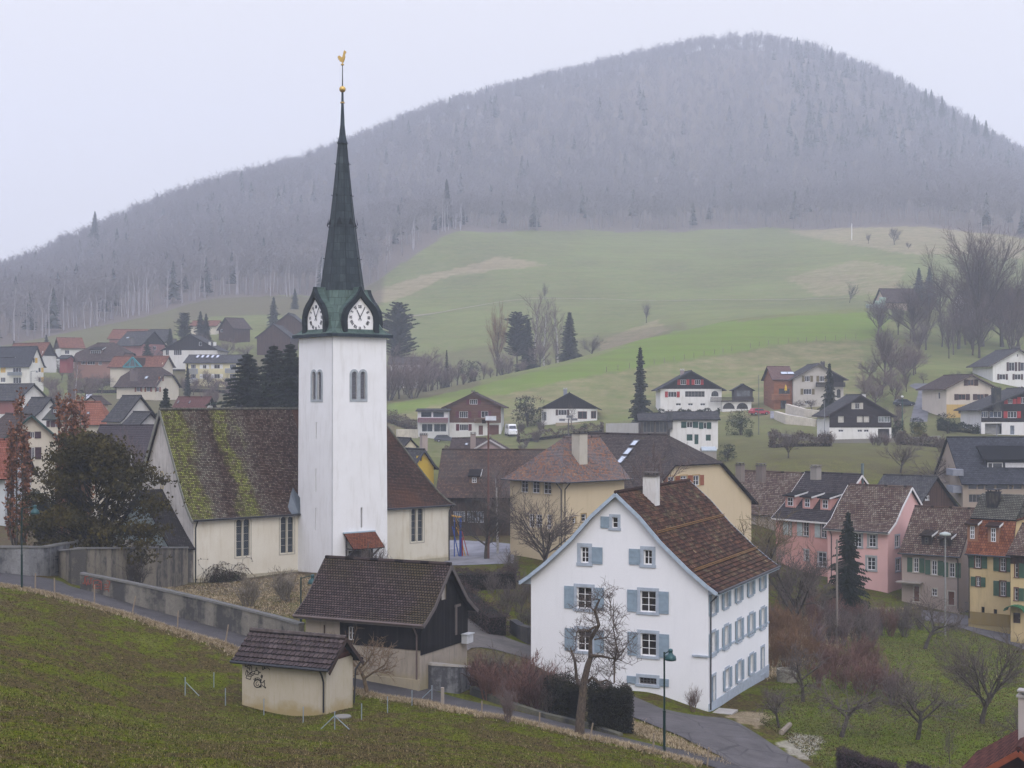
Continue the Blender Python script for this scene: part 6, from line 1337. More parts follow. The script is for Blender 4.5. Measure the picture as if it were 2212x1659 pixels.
for k in range(8):
    t0, t1 = math.pi*k/8, math.pi*(k+1)/8; u_ = a[0]+.9; r0 = .95
    q.hexa([f.pt(u_-r0*math.cos(t0), a[1]+.55*math.sin(t0), .02), f.pt(u_-r0*math.cos(t1), a[1]+.55*math.sin(t1), .02), f.pt(u_-r0*math.cos(t1), a[1]+.55*math.sin(t1), 1.3), f.pt(u_-r0*math.cos(t0), a[1]+.55*math.sin(t0), 1.3)] + [f.pt(u_-r0*math.cos(t)*.96, a[1]+.52*math.sin(t)-.02, o) for t, o in ((t0, .02), (t1, .02), (t1, 1.3), (t0, 1.3))])
q.build('door_awning', plain((.03, .12, .05), .6), h.root)
h = House('grey_gable_house', 'pale grey gable wall and roof rising behind the yellow houses', 'house', 2330, 143, 40, 2225, ('m', 9), 1300, 1160, 1090, 'side', wallm=plaster((.55, .55, .56)), roofm=TG, over=.3, og=.1, eave_z=-13.4, ridge_z=-10.5); h.finish()
# school
SCH = plaster((.58, .48, .32), .25, .6, (.4, .32, .2))
h = House('school_main_block', 'big cream building with half hipped brown-grey roof, red shutters and three roof windows', 'building', 1375, 148, 48, ('m', 16), ('m', 18.9), 1220, 1095, 942, 'side', wallm=SCH, roofm=tiles([(0, (.05, .042, .042)), (.5, (.09, .072, .066)), (1, (.15, .12, .105))], .22, .26, moss=.1), over=.7, og=.5, course=.26, eave_z=-11.2, ridge_z=-3.9, fascia=(.09, .04, .035), hip=(0, .42))
wins(h, h.right, z4, [(1232, 290, 1282, 345), (1330, 283, 1380, 325), (1432, 280, 1478, 358)], nx=2, ny=2, sh='LR', shc=(.26, .09, .045), shw=.6, sur=(.42, .30, .16), sw=.14, **kf); h.finish()
skylight(h, [(930, 5, 985, 45, .8), (875, 66, 938, 115, .8), (822, 130, 890, 182, .8)], z4)
h = House('school_wing', 'cream school wing with hipped orange and grey tiled roof and tall chimney', 'building', 1216, 143, 47.5, 1102, ('m', 9), 1222, 1028, 945, 'side' if False else 'front', wallm=SCH, roofm=TO, over=.75, og=.4, course=.26, step=.03, eave_z=-7.75, ridge_z=-3.95, hip=(1, 0), fascia=None)
wins(h, h.front, z3, [(1185, 682, 1245, 798), (1283, 688, 1345, 805), (1380, 694, 1445, 812)], nx=2, ny=3, sur=(.45, .38, .26), sw=.15, **kf); wins(h, h.front, z3, [(1255, 985, 1300, 1100), (1315, 990, 1365, 1105), (1410, 992, 1445, 1115)], nx=2, ny=4, **kf); wins(h, h.right, z3, [(1628, 1020, 1655, 1065), (1705, 985, 1745, 1050)], nx=1, ny=2, sur=(.3, .22, .1), **kf); h.finish(); h.gutter(h.front, spout=h.W-.15); h.gutter(h.right, spout=.2)
h.chimney(*z3(1690, 285), 147, 1.15, 3.2, (.47, .44, .37), (.06, .055, .05))
# repaint right slope with its own yellow tiles (a different batch of tiles on the building)
h = House('timber_barn', 'wide old barn with long rust-brown roof and dark plank front behind the playground', 'barn', 1235, 172, 3, 948, ('m', 15), 1190, 1066, 972, 'side', wallm=wood((.10, .065, .045), (.045, .03, .025), .25), roofm=tiles([(0, (.05, .035, .03)), (.5, (.10, .065, .05)), (.8, (.17, .10, .07)), (1, (.24, .15, .10))], .22, .28, big=.35, bigc=(.10, .10, .09)), over=.9, og=.4, course=.28)
wins(h, h.front, z3, [(640, 800, 680, 880), (700, 800, 760, 900)], nx=2, fr=(.12, .08, .06)); wins(h, h.front, z3, [(600, 960, 700, 1050), (720, 960, 860, 1060)], nx=6, fr=(.5, .5, .52), pane=(.10, .12, .16)); h.finish()
a = z3(760, 670); b = z3(800, 715); dormer(h, h.front, a[0], a[1], b[0], b[1], 1.6, plain((.14, .09, .06)), TB, depth=3, rise=.8)
h = House('yellow_cottage', 'bright yellow gabled cottage with grey tile roof right of the church roof', 'house', 936, 180, 40, 893, ('m', 1), 1040, 1004, 971, 'front', wallm=plaster((.60, .42, .06)), roofm=TG, over=.5, og=.4, fascia=(.06, .06, .07)) if False else House('yellow_cottage', 'bright yellow gabled cottage with grey tile roof right of the church roof', 'house', 937, 180, -38, 890, ('m', 10), 1042, 1006, 971, 'front', wallm=plaster((.60, .42, .06)), roofm=TG, over=.5, og=.4, fascia=(.06, .06, .07))
wins(h, h.front, z3, [(287, 483, 303, 525), (312, 486, 328, 528)], nx=1, fr=(.3, .2, .05)); h.finish()
h = House('cream_shed', 'small cream gable end with low grey roof and chimney above the yellow cottage', 'house', 899, 215, -30, 873, ('m', 10), 985, 962, 947, 'front', wallm=plaster((.62, .56, .42)), roofm=TG, over=.4, og=.3); wins(h, h.front, z3, [(213, 405, 222, 430)], nx=1); h.finish(); h.chimney(*z3(343, 298), 218, .9, 2.4, (.4, .33, .3))
h = House('mauve_gable_house', 'mauve gable end and brown roof in front of the brown chalet', 'house', 1098, 214, 0, 1018, ('m', 9), 1000, 972, 949, 'front', wallm=plaster((.36, .27, .27)), roofm=TB, over=.5, og=.4, fascia=(.45, .43, .43)); h.finish(); h.chimney(*z3(770, 290), 216, .8, 2.2, (.3, .24, .22))
h = House('low_brown_house', 'low brown roofed house left of the mauve gable', 'house', 1040, 222, 4, 975, ('m', 9), 1000, 970, 947, 'side', wallm=plaster((.4, .32, .28)), roofm=TB, over=.5, og=.4); h.finish(); skylight(h, [(700, 375, 725, 392)], z3)
# left village, upper rows
YS = (.62, .40, .08)
h = House('white_apartment_block', 'white apartment house with yellow shutters and blue-grey roof at the left edge', 'building', 62.5, 370, 22, -75, 94, 833, 789, 749, 'side', wallm=plaster((.72, .70, .64)), roofm=TS, over=.7, og=.5, ridge_z=14.0)
wins(h, h.front, zL, [(4, 755, 48, 800)], door=YS); wins(h, h.front, zL, [(110, 757, 182, 796), (4, 842, 46, 882), (112, 842, 182, 893)], nx=3, **kf); wins(h, h.right, zL, [(285, 672, 302, 715), (333, 757, 354, 796), (333, 840, 354, 882)], nx=1, sh='R', shc=YS, shw=.9, **kf); h.finish(); h.balcony(h.front, *zL(88, 822), *zL(190, 795), c=(.25, .28, .33))
a = zL(92, 675); b = zL(125, 705); dormer(h, h.front, -12, a[1], b[0], b[1], 1.5, plain((.3, .22, .16)), TS, depth=3, rise=.5, nx=6, ny=1)
def small(name, label, px, D, a, left, dep, base, eave, ridge, g, wall, roof, wl=(), zf=zL, cl=None, clad=None, cat='house', **k):
    h = House(name, label, cat, px, D, a, left, dep, base, eave, ridge, g, wallm=wall, roofm=roof, over=.7, og=.6, course=.5, **k)
    for f, rs, kw_ in wl: wins(h, getattr(h, f), zf, rs, **dict(kf, **kw_))
    if clad: f, v, m = clad; ff = getattr(h, f); h.clad(ff, v, m, name='boards')
    return h.finish()
PW = plaster((.66, .65, .62)); PC = plaster((.60, .55, .45)); PD = plaster((.15, .09, .075))
small('red_roofed_chalet', 'dark boarded chalet with red roof just behind the white apartment house', 88, 402, 30, 15, 122, 785, 770, 741, 'side', PW, TR, [('right', [(368, 615, 405, 652)], dict(nx=2))], clad=('right', 2.2, DK))
small('orange_roof_house', 'white house with salmon roof and brown gable below the left forest', 180, 430, -28, 132, ('m', 9), 778, 750, 730, 'side', PW, TR, [('front', [(560, 605, 600, 640)], dict(nx=2)), ('left', [(460, 560, 500, 592)], dict(nx=2))], clad=('left', 3.5, BRV))
h = small('broad_brown_roof_house', 'long low house with broad plum-brown roof and wide dormer in the upper left village', 258, 388, 6, 160, ('m', 13), 797, 777, 741, 'side', plaster((.28, .15, .12)), TB, [('front', [(700, 700, 740, 730), (755, 700, 820, 732), (850, 700, 880, 735)], dict(nx=3))], hip=(.6, .6)); dormer(h, h.front, 196, 757, 218, 766, 2.4, plain((.14, .09, .08)), TB, depth=4, rise=1.2, nx=5, ny=1)
h = small('large_dark_chalet', 'large dark chalet with wide grey roof and maroon lower walls on the upper left slope', 306, 420, 33, 252, 356, 769, 743, 716, 'side', plaster((.30, .14, .13)), TG, [('right', [(1255, 575, 1285, 605), (1320, 570, 1350, 605)], dict(nx=2))], clad=('right', 3.6, DK)); h.chimney(285, 730, 418, .9, 2, (.12, .11, .12)); skylight(h, [(1088, 493, 1120, 505)], zL)
h = small('long_dark_gable_house', 'wide house with dark boarded gable, three white windows and white ground floor', 470, 415, 2, 352, ('m', 12), 779, 755, 722, 'front', PW, TG, [('front', [(1500, 603, 1570, 650)], dict(nx=4)), ('front', [(1720, 535, 1745, 568), (1802, 535, 1820, 568), (1843, 535, 1868, 568)], dict(nx=1)), ('front', [(1430, 605, 1460, 650)], dict(nx=2))], clad=('front', zof(756.5, 415)-zof(779, 415), DK)); h.chimney(378, 733, 420, .9, 2, (.1, .1, .12))
h = small('turquoise_gable_house', 'cream house with brick-red roof and turquoise glazed gable in the left village', 350, 360, 18, 238, 373, 814, 789, 770, 'side', PC, TR, [('right', [(1405, 715, 1420, 750), (1470, 800, 1485, 830)], dict(nx=1))])
g = Face(h.front.pt(0, 0, 1.2), h.front.u, 9); a = g.uv(*zL(1065, 752)); b = g.uv(*zL(1225, 752)); c_ = g.uv(*zL(1145, 668)); q = MB(); tq = (.04, .22, .25)
q.bar(g.pt(*a), g.pt(*c_), .35); q.bar(g.pt(*b), g.pt(*c_), .35); q.bar(g.pt(*a), g.pt(*b), .3); q.bar(g.pt(a[0]*.66+b[0]*.34, a[1]), g.pt(c_[0]*.8+a[0]*.2, c_[1]*.8+a[1]*.2), .2); q.bar(g.pt(a[0]*.34+b[0]*.66, a[1]), g.pt(c_[0]*.8+b[0]*.2, c_[1]*.8+b[1]*.2), .2); gg = q.build('glazed_gable', plain(tq), h.root)
q = MB(); q.quad(g.pt(*a, -.05), g.pt(*b, -.05), g.pt(*c_, -.05)); q.build('gable_glass', glass((.06, .08, .09)), gg); q = MB(); q.quad(g.pt(*a, .1), g.pt(*c_, .1), h.front.pt(c_[0], c_[1], -4), h.front.pt(a[0], c_[1], -4)); q.quad(g.pt(*c_, .1), g.pt(*b, .1), h.front.pt(b[0], c_[1], -4), h.front.pt(c_[0], c_[1], -4)); q.build('gable_roof', TR, gg)
h = small('hipped_brown_house', 'big house with mottled brown half-hipped roof, dark chimney and rust shutters', 336, 333, 24, 252, 386, 857, 832, 794, 'side', PC, TB, [('front', [(1180, 925, 1215, 965), (1265, 925, 1300, 965)], dict(nx=3, sh='LR', shc=(.22, .08, .05))), ('right', [(1350, 925, 1375, 965), (1380, 835, 1400, 872)], dict(nx=2, sh='LR', shc=(.22, .08, .05)))], hip=(.5, .45)); h.chimney(289, 798, 333, 1.3, 2.6, (.13, .10, .10)); skylight(h, [(1247, 832, 1285, 854)], zL)
h = small('yellow_apartment_block', 'pale yellow apartment block with white shutters, balconies and solar panels', 524, 390, 2, 401, ('m', 11), 829, 782, 767, 'side', plaster((.66, .60, .36)), TG, [('front', [(1752, 732, 1783, 766), (1850, 731, 1900, 766), (1752, 812, 1783, 850), (1850, 812, 1900, 850)], dict(nx=2, sh='LR', shc=(.7, .7, .68), shw=.8)), ('front', [(1650, 730, 1692, 766), (1650, 812, 1692, 850), (1985, 730, 2040, 766), (1985, 812, 2040, 850)], dict(nx=3))])
for r in ((1632, 808, 1710, 766), (1632, 886, 1710, 850), (1955, 800, 2062, 764), (1955, 886, 2062, 850)): h.balcony(h.front, *zL(r[0], r[1]), *zL(r[2], r[3]), c=(.35, .37, .4), out=1.4)
for i in range(5): skylight(h, [(1690+i*43, 650, 1728+i*43, 672)], zL, c=(.42, .45, .52))
small('dark_upper_chalet', 'dark brown chalet highest in the left village beside the green slope', 540, 470, -36, 506, ('m', 12), 729, 709, 687, 'side', BRV, TB, [('left', [(1830, 420, 1850, 445), (1905, 425, 1925, 450)], dict(nx=1))])
small('red_roof_cottage', 'red roofed cottage half hidden behind two small spruces at the forest edge', 466, 500, 4, 412, ('m', 9), 716, 703, 693, 'side', PC, TR)
small('windowed_dark_chalet', 'dark brown gabled chalet with a row of white windows left of the church tower', 626, 440, 3, 555, ('m', 13), 750, 727, 700, 'front', BRV, TG, [('front', [(310+1936-484*4, 0, 0, 0)][:0], {})])
small('rear_dark_chalet', 'dark chalet roof behind the row-windowed chalet left of the tower', 655, 480, 4, 592, ('m', 10), 722, 700, 676, 'front', BRV, TG)
small('low_red_roof_house', 'long red-brown roof at the foot of the forest above the large dark chalet', 306, 462, 4, 236, ('m', 10), 744, 730, 712, 'side', plaster((.3, .15, .13)), TR)
small('grey_annex_house', 'grey sloping roof with glass panels right of the large dark chalet', 370, 452, -20, 330, ('m', 8), 748, 737, 712, 'side', PC, TG)
small('small_maroon_hut', 'tiny maroon hut with white windows among the upper left gardens', 144, 385, 10, 129, ('m', 4), 785, 773, 768, 'side', plaster((.28, .06, .07)), TG, cat='hut')
small('hedge_house', 'pale low building half hidden behind bare bushes right of the tower', 905, 398, 0, 842, ('m', 9), 818, 785, 772, 'side', PW, TG, [('front', [(0, 0, 0, 0)][:0], {})])
# left village, lower rows
h = small('white_gable_house', 'grey roofed house with broad white gable wall in the lower left village', 40, 265, 37, -60, 101, 912, 860, 830, 'side', PW, TG, [('front', [(10, 1020, 22, 1070)], dict(nx=1))], clad=('front', 1.5, plaster((.26, .10, .09))))
small('swept_roof_house', 'white gabled house with swept grey roof and brown patches in the lower left village', 78, 235, 40, 44, 134, 962, 893, 859, 'side', PW, TG, flare=.08)
h = small('green_roof_villa', 'small villa with green-grey roof, twin dormer and mauve shutters between the oaks', 137, 215, 2, 102, ('m', 8), 940, 903, 880, 'side', PC, tiles([(0, (.05, .055, .045)), (1, (.11, .115, .09))], .3, .35), [('front', [(432, 1218, 448, 1268), (470, 1220, 488, 1270)], dict(nx=2, sh='LR', shc=(.10, .06, .07), shw=.5))]); dormer(h, h.front, 116, 884, 131, 891, 1.2, plain((.09, .08, .09)), TG, depth=2.5, rise=.9, nx=4, ny=1)
h = small('salmon_roof_house', 'house with bright salmon tile roof and skylight right of the brown oaks', 230, 232, 10, 150, 252, 940, 912, 868, 'side', PC, tiles([(0, (.30, .10, .06)), (1, (.40, .17, .11))], .3, .4), hip=(0, 1)); skylight(h, [(748, 1142, 775, 1172)], zL)
h = small('grey_roof_gable', 'tall white gable with steep dark grey roof and black dormer behind the nave', 262, 225, 38, 231, 338, 945, 905, 855, 'side', PW, TG); dormer(h, h.front, 237, 902, 246, 912, .8, plain((.05, .05, .055)), TG, depth=4, rise=1.6, nx=3, ny=1)
small('low_white_gable', 'small white gable with brown-grey roof tucked before the tall grey-roofed gable', 298, 203, 36, 270, 345, 945, 915, 890, 'side', PW, TG)
small('long_grey_roof_hall', 'long hall with plain dark grey roof behind the yew and the nave', 352, 172, 2, 183, ('m', 15), 1080, 1012, 919, 'side', PC, tiles([(0, (.055, .045, .05)), (1, (.10, .082, .088))], .2, .25), cat='hall')
h = small('oak_side_house', 'cream gabled house with dark green bargeboards and plum shutters behind the first oak', 119, 165, -30, 12, ('m', 14), 1085, 941, 896, 'front', PC, TB, [('front', [(266, 1312, 297, 1366), (272, 1447, 300, 1547)], dict(nx=2, sh='LR', shc=(.06, .035, .045), shw=.7)), ('front', [(436, 1515, 460, 1553)], dict(nx=1))], fascia=(.03, .06, .055))
small('red_corner_house', 'white building with brick-red roof cut by the left edge', 11, 150, 0, -70, ('m', 8), 1100, 1025, 950, 'side', plaster((.52, .55, .57)), tiles([(0, (.22, .07, .04)), (1, (.34, .12, .08))], .25, .3), [('front', [(28, 1825, 65, 1880)], dict(nx=1)), ('front', [(-60, 1825, -20, 1880)], dict(nx=1))])
h = small('maroon_roof_house', 'low house with maroon roof and three skylights above the nave ridge', 437, 235, 2, 378, ('m', 8), 905, 883, 858, 'side', PW, tiles([(0, (.12, .05, .045)), (1, (.18, .085, .075))], .3, .35)); skylight(h, [(1530, 1045, 1548, 1068), (1630, 1045, 1648, 1068)], zL)
small('tiny_pink_gable', 'tiny pinkish gable peeking over the salmon roof', 212, 262, 0, 183, ('m', 6), 890, 868, 856, 'front', plaster((.55, .42, .36)), TB)
# farm on the hill
small('farm_barn', 'brown farm barn with plank gable beside the green wrapped bales', 1985, 478, -6, 1916, ('m', 12), 664, 652, 624, 'side', plaster((.45, .36, .28)), TB, cat='barn', zf=z6)
small('white_farmhouse', 'white farmhouse glimpsed through the bare grove on the hill', 2168, 465, 0, 2086, ('m', 12), 672, 652, 628, 'side', PW, TB, [('front', [(1760, -500, 1790, -470), (1860, -500, 1890, -470)], dict(nx=2))], zf=z6)
small('dark_roof_farmhouse', 'dark roofed farmhouse with chimney behind the trees at the right edge', 2250, 448, 4, 2140, ('m', 12), 676, 654, 626, 'side', PD, TB).chimney(2183, 622, 452, 1, 2.2, (.25, .1, .09))
# roof corner at the lower right
h = House('red_roofed_corner_house', 'red tiled roof and grey chimney poking into the lower right corner', 'house', 2342, 58.8, 29, ('m', 5), ('m', 7), 1990, 1690, 1613, 'front', wallm=plain((.05, .018, .015)), roofm=tiles([(0, (.06, .022, .018)), (1, (.15, .05, .035))], .22, .28), over=.7, og=.6, course=.3, step=.04, tile=.24, fascia=(.22, .06, .03), eave_z=-16.4, ridge_z=-14.65); h.finish()
h.chimney(2216, 1500, 63, .55, 2.3, (.45, .40, .38), (.32, .30, .28))
# ---------------------------------------------------------------- street furniture
GRNM = plain((.008, .035, .032), .35, .4)
def lamp(name, label, px, py, h, arm, D=None, side=1, group='green street lamps along the lane'):
    p = hit(px, py) if D is None else onD(px, D); r = thing(name, label, 'street lamp', p, group); q = MB(); z = Vector((0, 0, 1))
    q.tube([p-z*.2, p+z*h*.42], .075, 8); q.tube([p+z*h*.42, p+z*h], .05, 8); q.lathe(p+z*h*.42, [(.09, -.05), (.09, .03)], 8); q.build('pole', GRNM, r)
    q = MB(); e = p + Vector((side*arm, -.15, h)); q.tube([p+z*(h-.12), p+z*(h-.05)+Vector((side*.1, 0, 0)), e+Vector((0, 0, .12))], .03, 6); q.build('arm', GRNM, r)
    q = MB(); q.lathe(e, [(.30, -.42), (.31, -.36), (.27, -.2), (.14, -.1), (.10, 0), (.13, .08), (.10, .17), (.02, .2)], 14); sh_ = q.build('lamp_shade', plain((.012, .06, .062), .35, .3), r, True)
    q = MB(); q.lathe(e, [(.2, -.45), (.24, -.425)], 12); q.build('bulb_glass', plain((.25, .26, .25), .3), sh_)
    return r
lamp('street_lamp', 'dark green street lamp at the meadow edge by the churchyard gate', 47, 1272, 5.55, .95)
pm = hit(649, 1372, 80); lamp('street_lamp', 'dark green street lamp standing between the barn and the transformer hut', 650, 1404, 4.75, .78)
lamp('street_lamp', 'dark green street lamp in front of the white house', 1435, 1628, 5.45, .32)
q = MB(); p = onD(268, 355); r = thing('street_lamp', 'thin street lamp beside the white apartment house', 'street lamp', p, 'distant street lamps') if False else None
def pole(name, label, px, py, top, D=None, c=(.2, .19, .18), r0=.11, cat='pole', head=None, group=None):
    p = hit(px, py, 60) if D is None else onD(px, D); h = zof(top, p.y) - p.z; r = thing(name, label, cat, p, group); q = MB(); q.tube([p-Vector((0, 0, .3)), p+Vector((0, 0, h))], [r0, r0*.7], 8); q.build('mast', plain(c, .7), r)
    t = p+Vector((0, 0, h))
    if head == 'disc': q = MB(); q.lathe(t, [(.1, -.1), (.55, .0), (.5, .18), (.15, .3)], 12); q.build('lamp_head', plain((.32, .36, .33), .4), r, True)
    elif head == 'flood':
        q = MB(); q.box(t+Vector((.25, 0, -.15)), 1.1, .5, .45); q.build('floodlight', plain((.6, .63, .68), .3), r); q = MB(); q.box(t+Vector((-.45, 0, -.45)), .4, .4, .4); q.build('lamp_box', plain((.04, .035, .035)), r)
    elif head == 'flood2':
        for i, (x, z) in enumerate(((-.8, -.1), (.75, -.05), (.1, .3))): q = MB(); q.bar(t, t+Vector((x, 0, z)), .06); q.box(t+Vector((x, 0, z-.15)), .7, .4, .28); q.build('floodlight', plain((.13, .14, .16), .4), r)
    elif head == 'globe': q = MB(); q.lathe(t, [(.05, -.2), (.28, 0), (.2, .16), (.03, .2)], 12); q.build('lamp_head', plain((.75, .75, .72), .3), r, True)
    elif head == 'cross': q = MB(); q.bar(t+Vector((-.5, 0, -.5)), t+Vector((.5, 0, -.5)), .08); q.build('crossarm', plain(c), r)
    elif head == 'arm': q = MB(); q.bar(t, t+Vector((1.5, 0, .1)), .09); q.lathe(t+Vector((1.5, 0, 0)), [(.35, -.3), (.1, .1)], 8); q.build('lamp_head', plain((.1, .11, .13)), r)
    return r
pole('street_lamp', 'tall grey street lamp with flat round head before the small dormer house', 2042, 1330, 1156, 134, (.22, .22, .21), .1, 'street lamp', 'disc')
pole('floodlight_mast', 'rusty mast with a silver floodlight beside the school tree', 1055, 1215, 905, 146, (.13, .07, .06), .13, 'floodlight', 'flood')
pole('floodlight_mast', 'mast with several dark floodlights behind the school chimney', 1228, 1170, 905, 176, (.12, .12, .13), .1, 'floodlight', 'flood2')
pole('utility_pole', 'weathered wooden pole in front of the spruce', 1808, 1395, 1165, 125, (.20, .17, .15), .12, 'pole')
pole('street_lamp', 'white topped lamp post beside the curving hillside road', 1949, 899, 857, 262, (.04, .10, .09), .09, 'street lamp', 'globe')
pole('street_lamp', 'hooked lamp before the white apartment house', 67, 830, 802, 360, (.08, .08, .1), .1, 'street lamp', 'arm')
pole('utility_pole', 'thin grey pole left of the black and white chalet', 1781, 955, 865, 246, (.25, .25, .26), .06)
pole('utility_pole', 'green pole on the bank below the garden pavilion', 1639, 925, 810, 262, (.12, .13, .13), .08)
pole('lattice_mast', 'white marker mast alone on the upper meadow', 1840, 533, 483, 760, (.8, .8, .8), .22, 'mast')
pole('marker_post', 'thin striped post above the slate roof', 2153, 960, 917, 230, (.2, .2, .22), .1, 'post')
# fence posts along the lane
import itertools
def post(px, py, h, lean, c=(.24, .19, .14), r0=.05, label='', grp='weathered posts along the lane', metal=False, nm='fence_post'):
    p = hit(px, py); q = MB(); q.tube([p-Vector((0, 0, .2)), p+Vector((lean, 0, h))], [r0, r0*.9], 6)
    o = q.build(nm, plain(c, .8), None); ORG[o.name] = Vector(); props(o, label, 'fence post', grp); return o
for px, py, h, ln, lb in ((76, 1271, 1.05, .02, 'grey wooden post just right of the first street lamp'), (118, 1283, 1.1, -.02, 'thin dark post opposite the churchyard gate'), (204, 1306, 1.35, 0, 'brown wooden post below the red graffiti'), (284, 1327, 1.25, .28, 'leaning post third along the stained wall'), (383, 1358, 1.2, .06, 'upright brown post beside the middle of the stained wall'), (486, 1389, 1.2, .22, 'leaning grey post nearest the transformer hut'), (1041, 1543, .75, 0, 'short dark post below the shrubs'), (1165, 1570, .8, .02, 'slim wooden post left of the old pear tree'), (1272, 1600, .95, .22, 'curved stake just right of the old pear tree'), (1410, 1627, 1.05, .06, 'grey post just left of the lamp before the white house'), (1527, 1655, 1.0, .1, 'leaning stake beside the driveway mouth')):
    post(px, py, h, ln, label=lb)
post(956, 1524, 1.05, 0, (.30, .26, .22), .12, 'thick pale wooden post by the wire fence corner')
GV = (.25, .30, .34)
for px, py, h, st, lb in ((400, 1502, .95, 1, 'galvanised corner post with strut left of the hut'), (462, 1486, .85, 0, 'galvanised fence post behind the ditch left of the hut'), (487, 1524, .9, 0, 'galvanised fence post just left of the hut wall'), (570, 1545, .85, 0, 'galvanised fence post before the graffiti'), (655, 1562, .8, 0, 'galvanised post near the front right of the hut'), (723, 1576, .85, 2, 'double strutted galvanised post by the manhole cover'), (781, 1555, .8, 0, 'galvanised post right of the manhole cover'), (837, 1540, .85, 0, 'galvanised post below the small round tree'), (890, 1525, .85, 0, 'galvanised post beside the lane bend'), (933, 1513, .85, -1, 'galvanised end post with strut beside the thick wooden post')):
    p = hit(px, py); r = thing('wire_fence_post', lb, 'fence post', p, 'galvanised posts round the hut'); q = MB(); q.tube([p-Vector((0, 0, .1)), p+Vector((0, 0, h))], .028, 6); q.lathe(p+Vector((0, 0, h)), [(.035, 0), (.035, .03), (.005, .05)], 6); q.build('upright', plain(GV, .5, .3), r)
    for sgn in ((1,) if st == 1 else (-1,) if st == -1 else (-1, 1) if st == 2 else ()):
        q = MB(); q.tube([p+Vector((0, 0, h*.8)), p+Vector((sgn*.75, .1, -.05))], .025, 5); q.build('strut', plain(GV, .5, .3), r)
# cable drum lid / manhole
p = hit(741, 1551); q = MB(); q.lathe(p+Vector((0, 0, .03)), [(.42, -.1), (.44, .06), (.40, .1), (.1, .11)], 20); o = q.build('manhole_cover', plaster((.17, .165, .15), .5, 4), None); ORG[o.name] = Vector(); props(o, 'round concrete shaft cover in the grass before the hut', 'manhole cover')
# playground frame
p = onD(985, 150); r = thing('swing_frame', 'tall blue, yellow and red climbing frame at the corner of the chancel', 'climbing frame', p)
def P2(x, y, D=150): return P(*z3(x, y), D)
for nm, c, ls in (('blue_leg', (.01, .07, .35), [((660, 1015), (662, 1395), .28), ((608, 1010), (608, 1395), .12), ((590, 1090), (655, 1380), .12)]), ('yellow_rail', (.55, .28, .01), [((582, 1000), (668, 1015), .22), ((618, 1015), (715, 1395), .12), ((625, 1100), (665, 1200), .1)]), ('red_leg', (.35, .02, .03), [((674, 1190), (676, 1395), .2), ((668, 1110), (740, 1395), .09)])):
    for a, b, wd in ls: q = MB(); q.tube([P2(*a), P2(*b)], wd/2, 6); q.build(nm, plain(c, .5), r)
# fence by the footpath
r = thing('wooden_rail_fence', 'weathered rail fence beside the footpath behind the barn', 'fence', hit(1040, 1340, 90)); pts = [hit(x, y, 88) for x, y in ((1020, 1330), (1050, 1346), (1085, 1362), (1130, 1378))]
for p in pts: q = MB(); q.bar(p-Vector((0, 0, .2)), p+Vector((0, 0, 1.05)), .1); q.build('post', plain((.13, .11, .09)), r)
for z in (.5, .95):
    for a, b in zip(pts, pts[1:]): q = MB(); q.bar(a+Vector((0, 0, z)), b+Vector((0, 0, z)), .07, .1); q.build('rail', plain((.17, .14, .12)), r)
r = thing('plank_fence', 'low dark board fence behind the hedge left of the white house', 'fence', onD(1040, 128)); a = onD(1000, 126); b = onD(1122, 128)
for z in (.5, .85, 1.2): q = MB(); q.bar(a+Vector((0, 0, z)), b+Vector((0, 0, z+.1)), .05, .14); q.build('rail', plain((.075, .06, .05)), r)
for k in range(6): p = a.lerp(b, k/5); q = MB(); q.bar(p-Vector((0, 0, .2)), p+Vector((0, 0, 1.35)), .12); q.build('post', plain((.075, .06, .05)), r)
r = thing('street_railing', 'grey metal railing along the street by the ochre houses', 'railing', onD(2100, 136)); pts = [hit(x, y, 100) for x, y in ((2085, 1322), (2120, 1330), (2160, 1345), (2185, 1352))]
for z in (.1, 1.0):
    for a, b in zip(pts, pts[1:]): q = MB(); q.bar(a+Vector((0, 0, z)), b+Vector((0, 0, z)), .05); q.build('rail', plain((.12, .13, .14)), r)
q = MB()
for a, b in zip(pts, pts[1:]):
    n = int((b-a).length/.14)
    for k in range(n): p = a.lerp(b, k/n); q.bar(p, p+Vector((0, 0, 1.0)), .02)
o = q.build('bars', plain((.12, .13, .14)), r); o['kind'] = 'stuff'
# old well ring, log, woodpile bits
p = hit(1699, 1472, 100); q = MB(); q.lathe(p, [(.75, -.2), (.75, .95), (.62, .95), (.62, .3)], 18); o = q.build('concrete_well', plaster((.22, .21, .18), .6, 2), None); ORG[o.name] = Vector(); props(o, 'mossy concrete well ring in the thicket behind the white house', 'well')
a = hit(1688, 1588); b = hit(1706, 1572); q = MB(); q.tube([a+Vector((0, 0, .15)), b+Vector((0, 0, .2))], .17, 8); o = q.build('fallen_log', bark((.30, .25, .19)), None); ORG[o.name] = Vector(); props(o, 'short pale log on the grass beside the gravel patch', 'log')
# greenhouse/cold frame below the green shuttered house
c = House('cold_frame', 'glass cold frame on a stone base below the green shuttered house', 'greenhouse', 1548, 222, 2, 1517, ('m', 3), 987, 973, 965, 'side', wallm=plaster((.3, .28, .25), .5, 2), roofm=plain((.35, .4, .42), .2), over=.1, og=.05, ridgecap=False); c.finish()
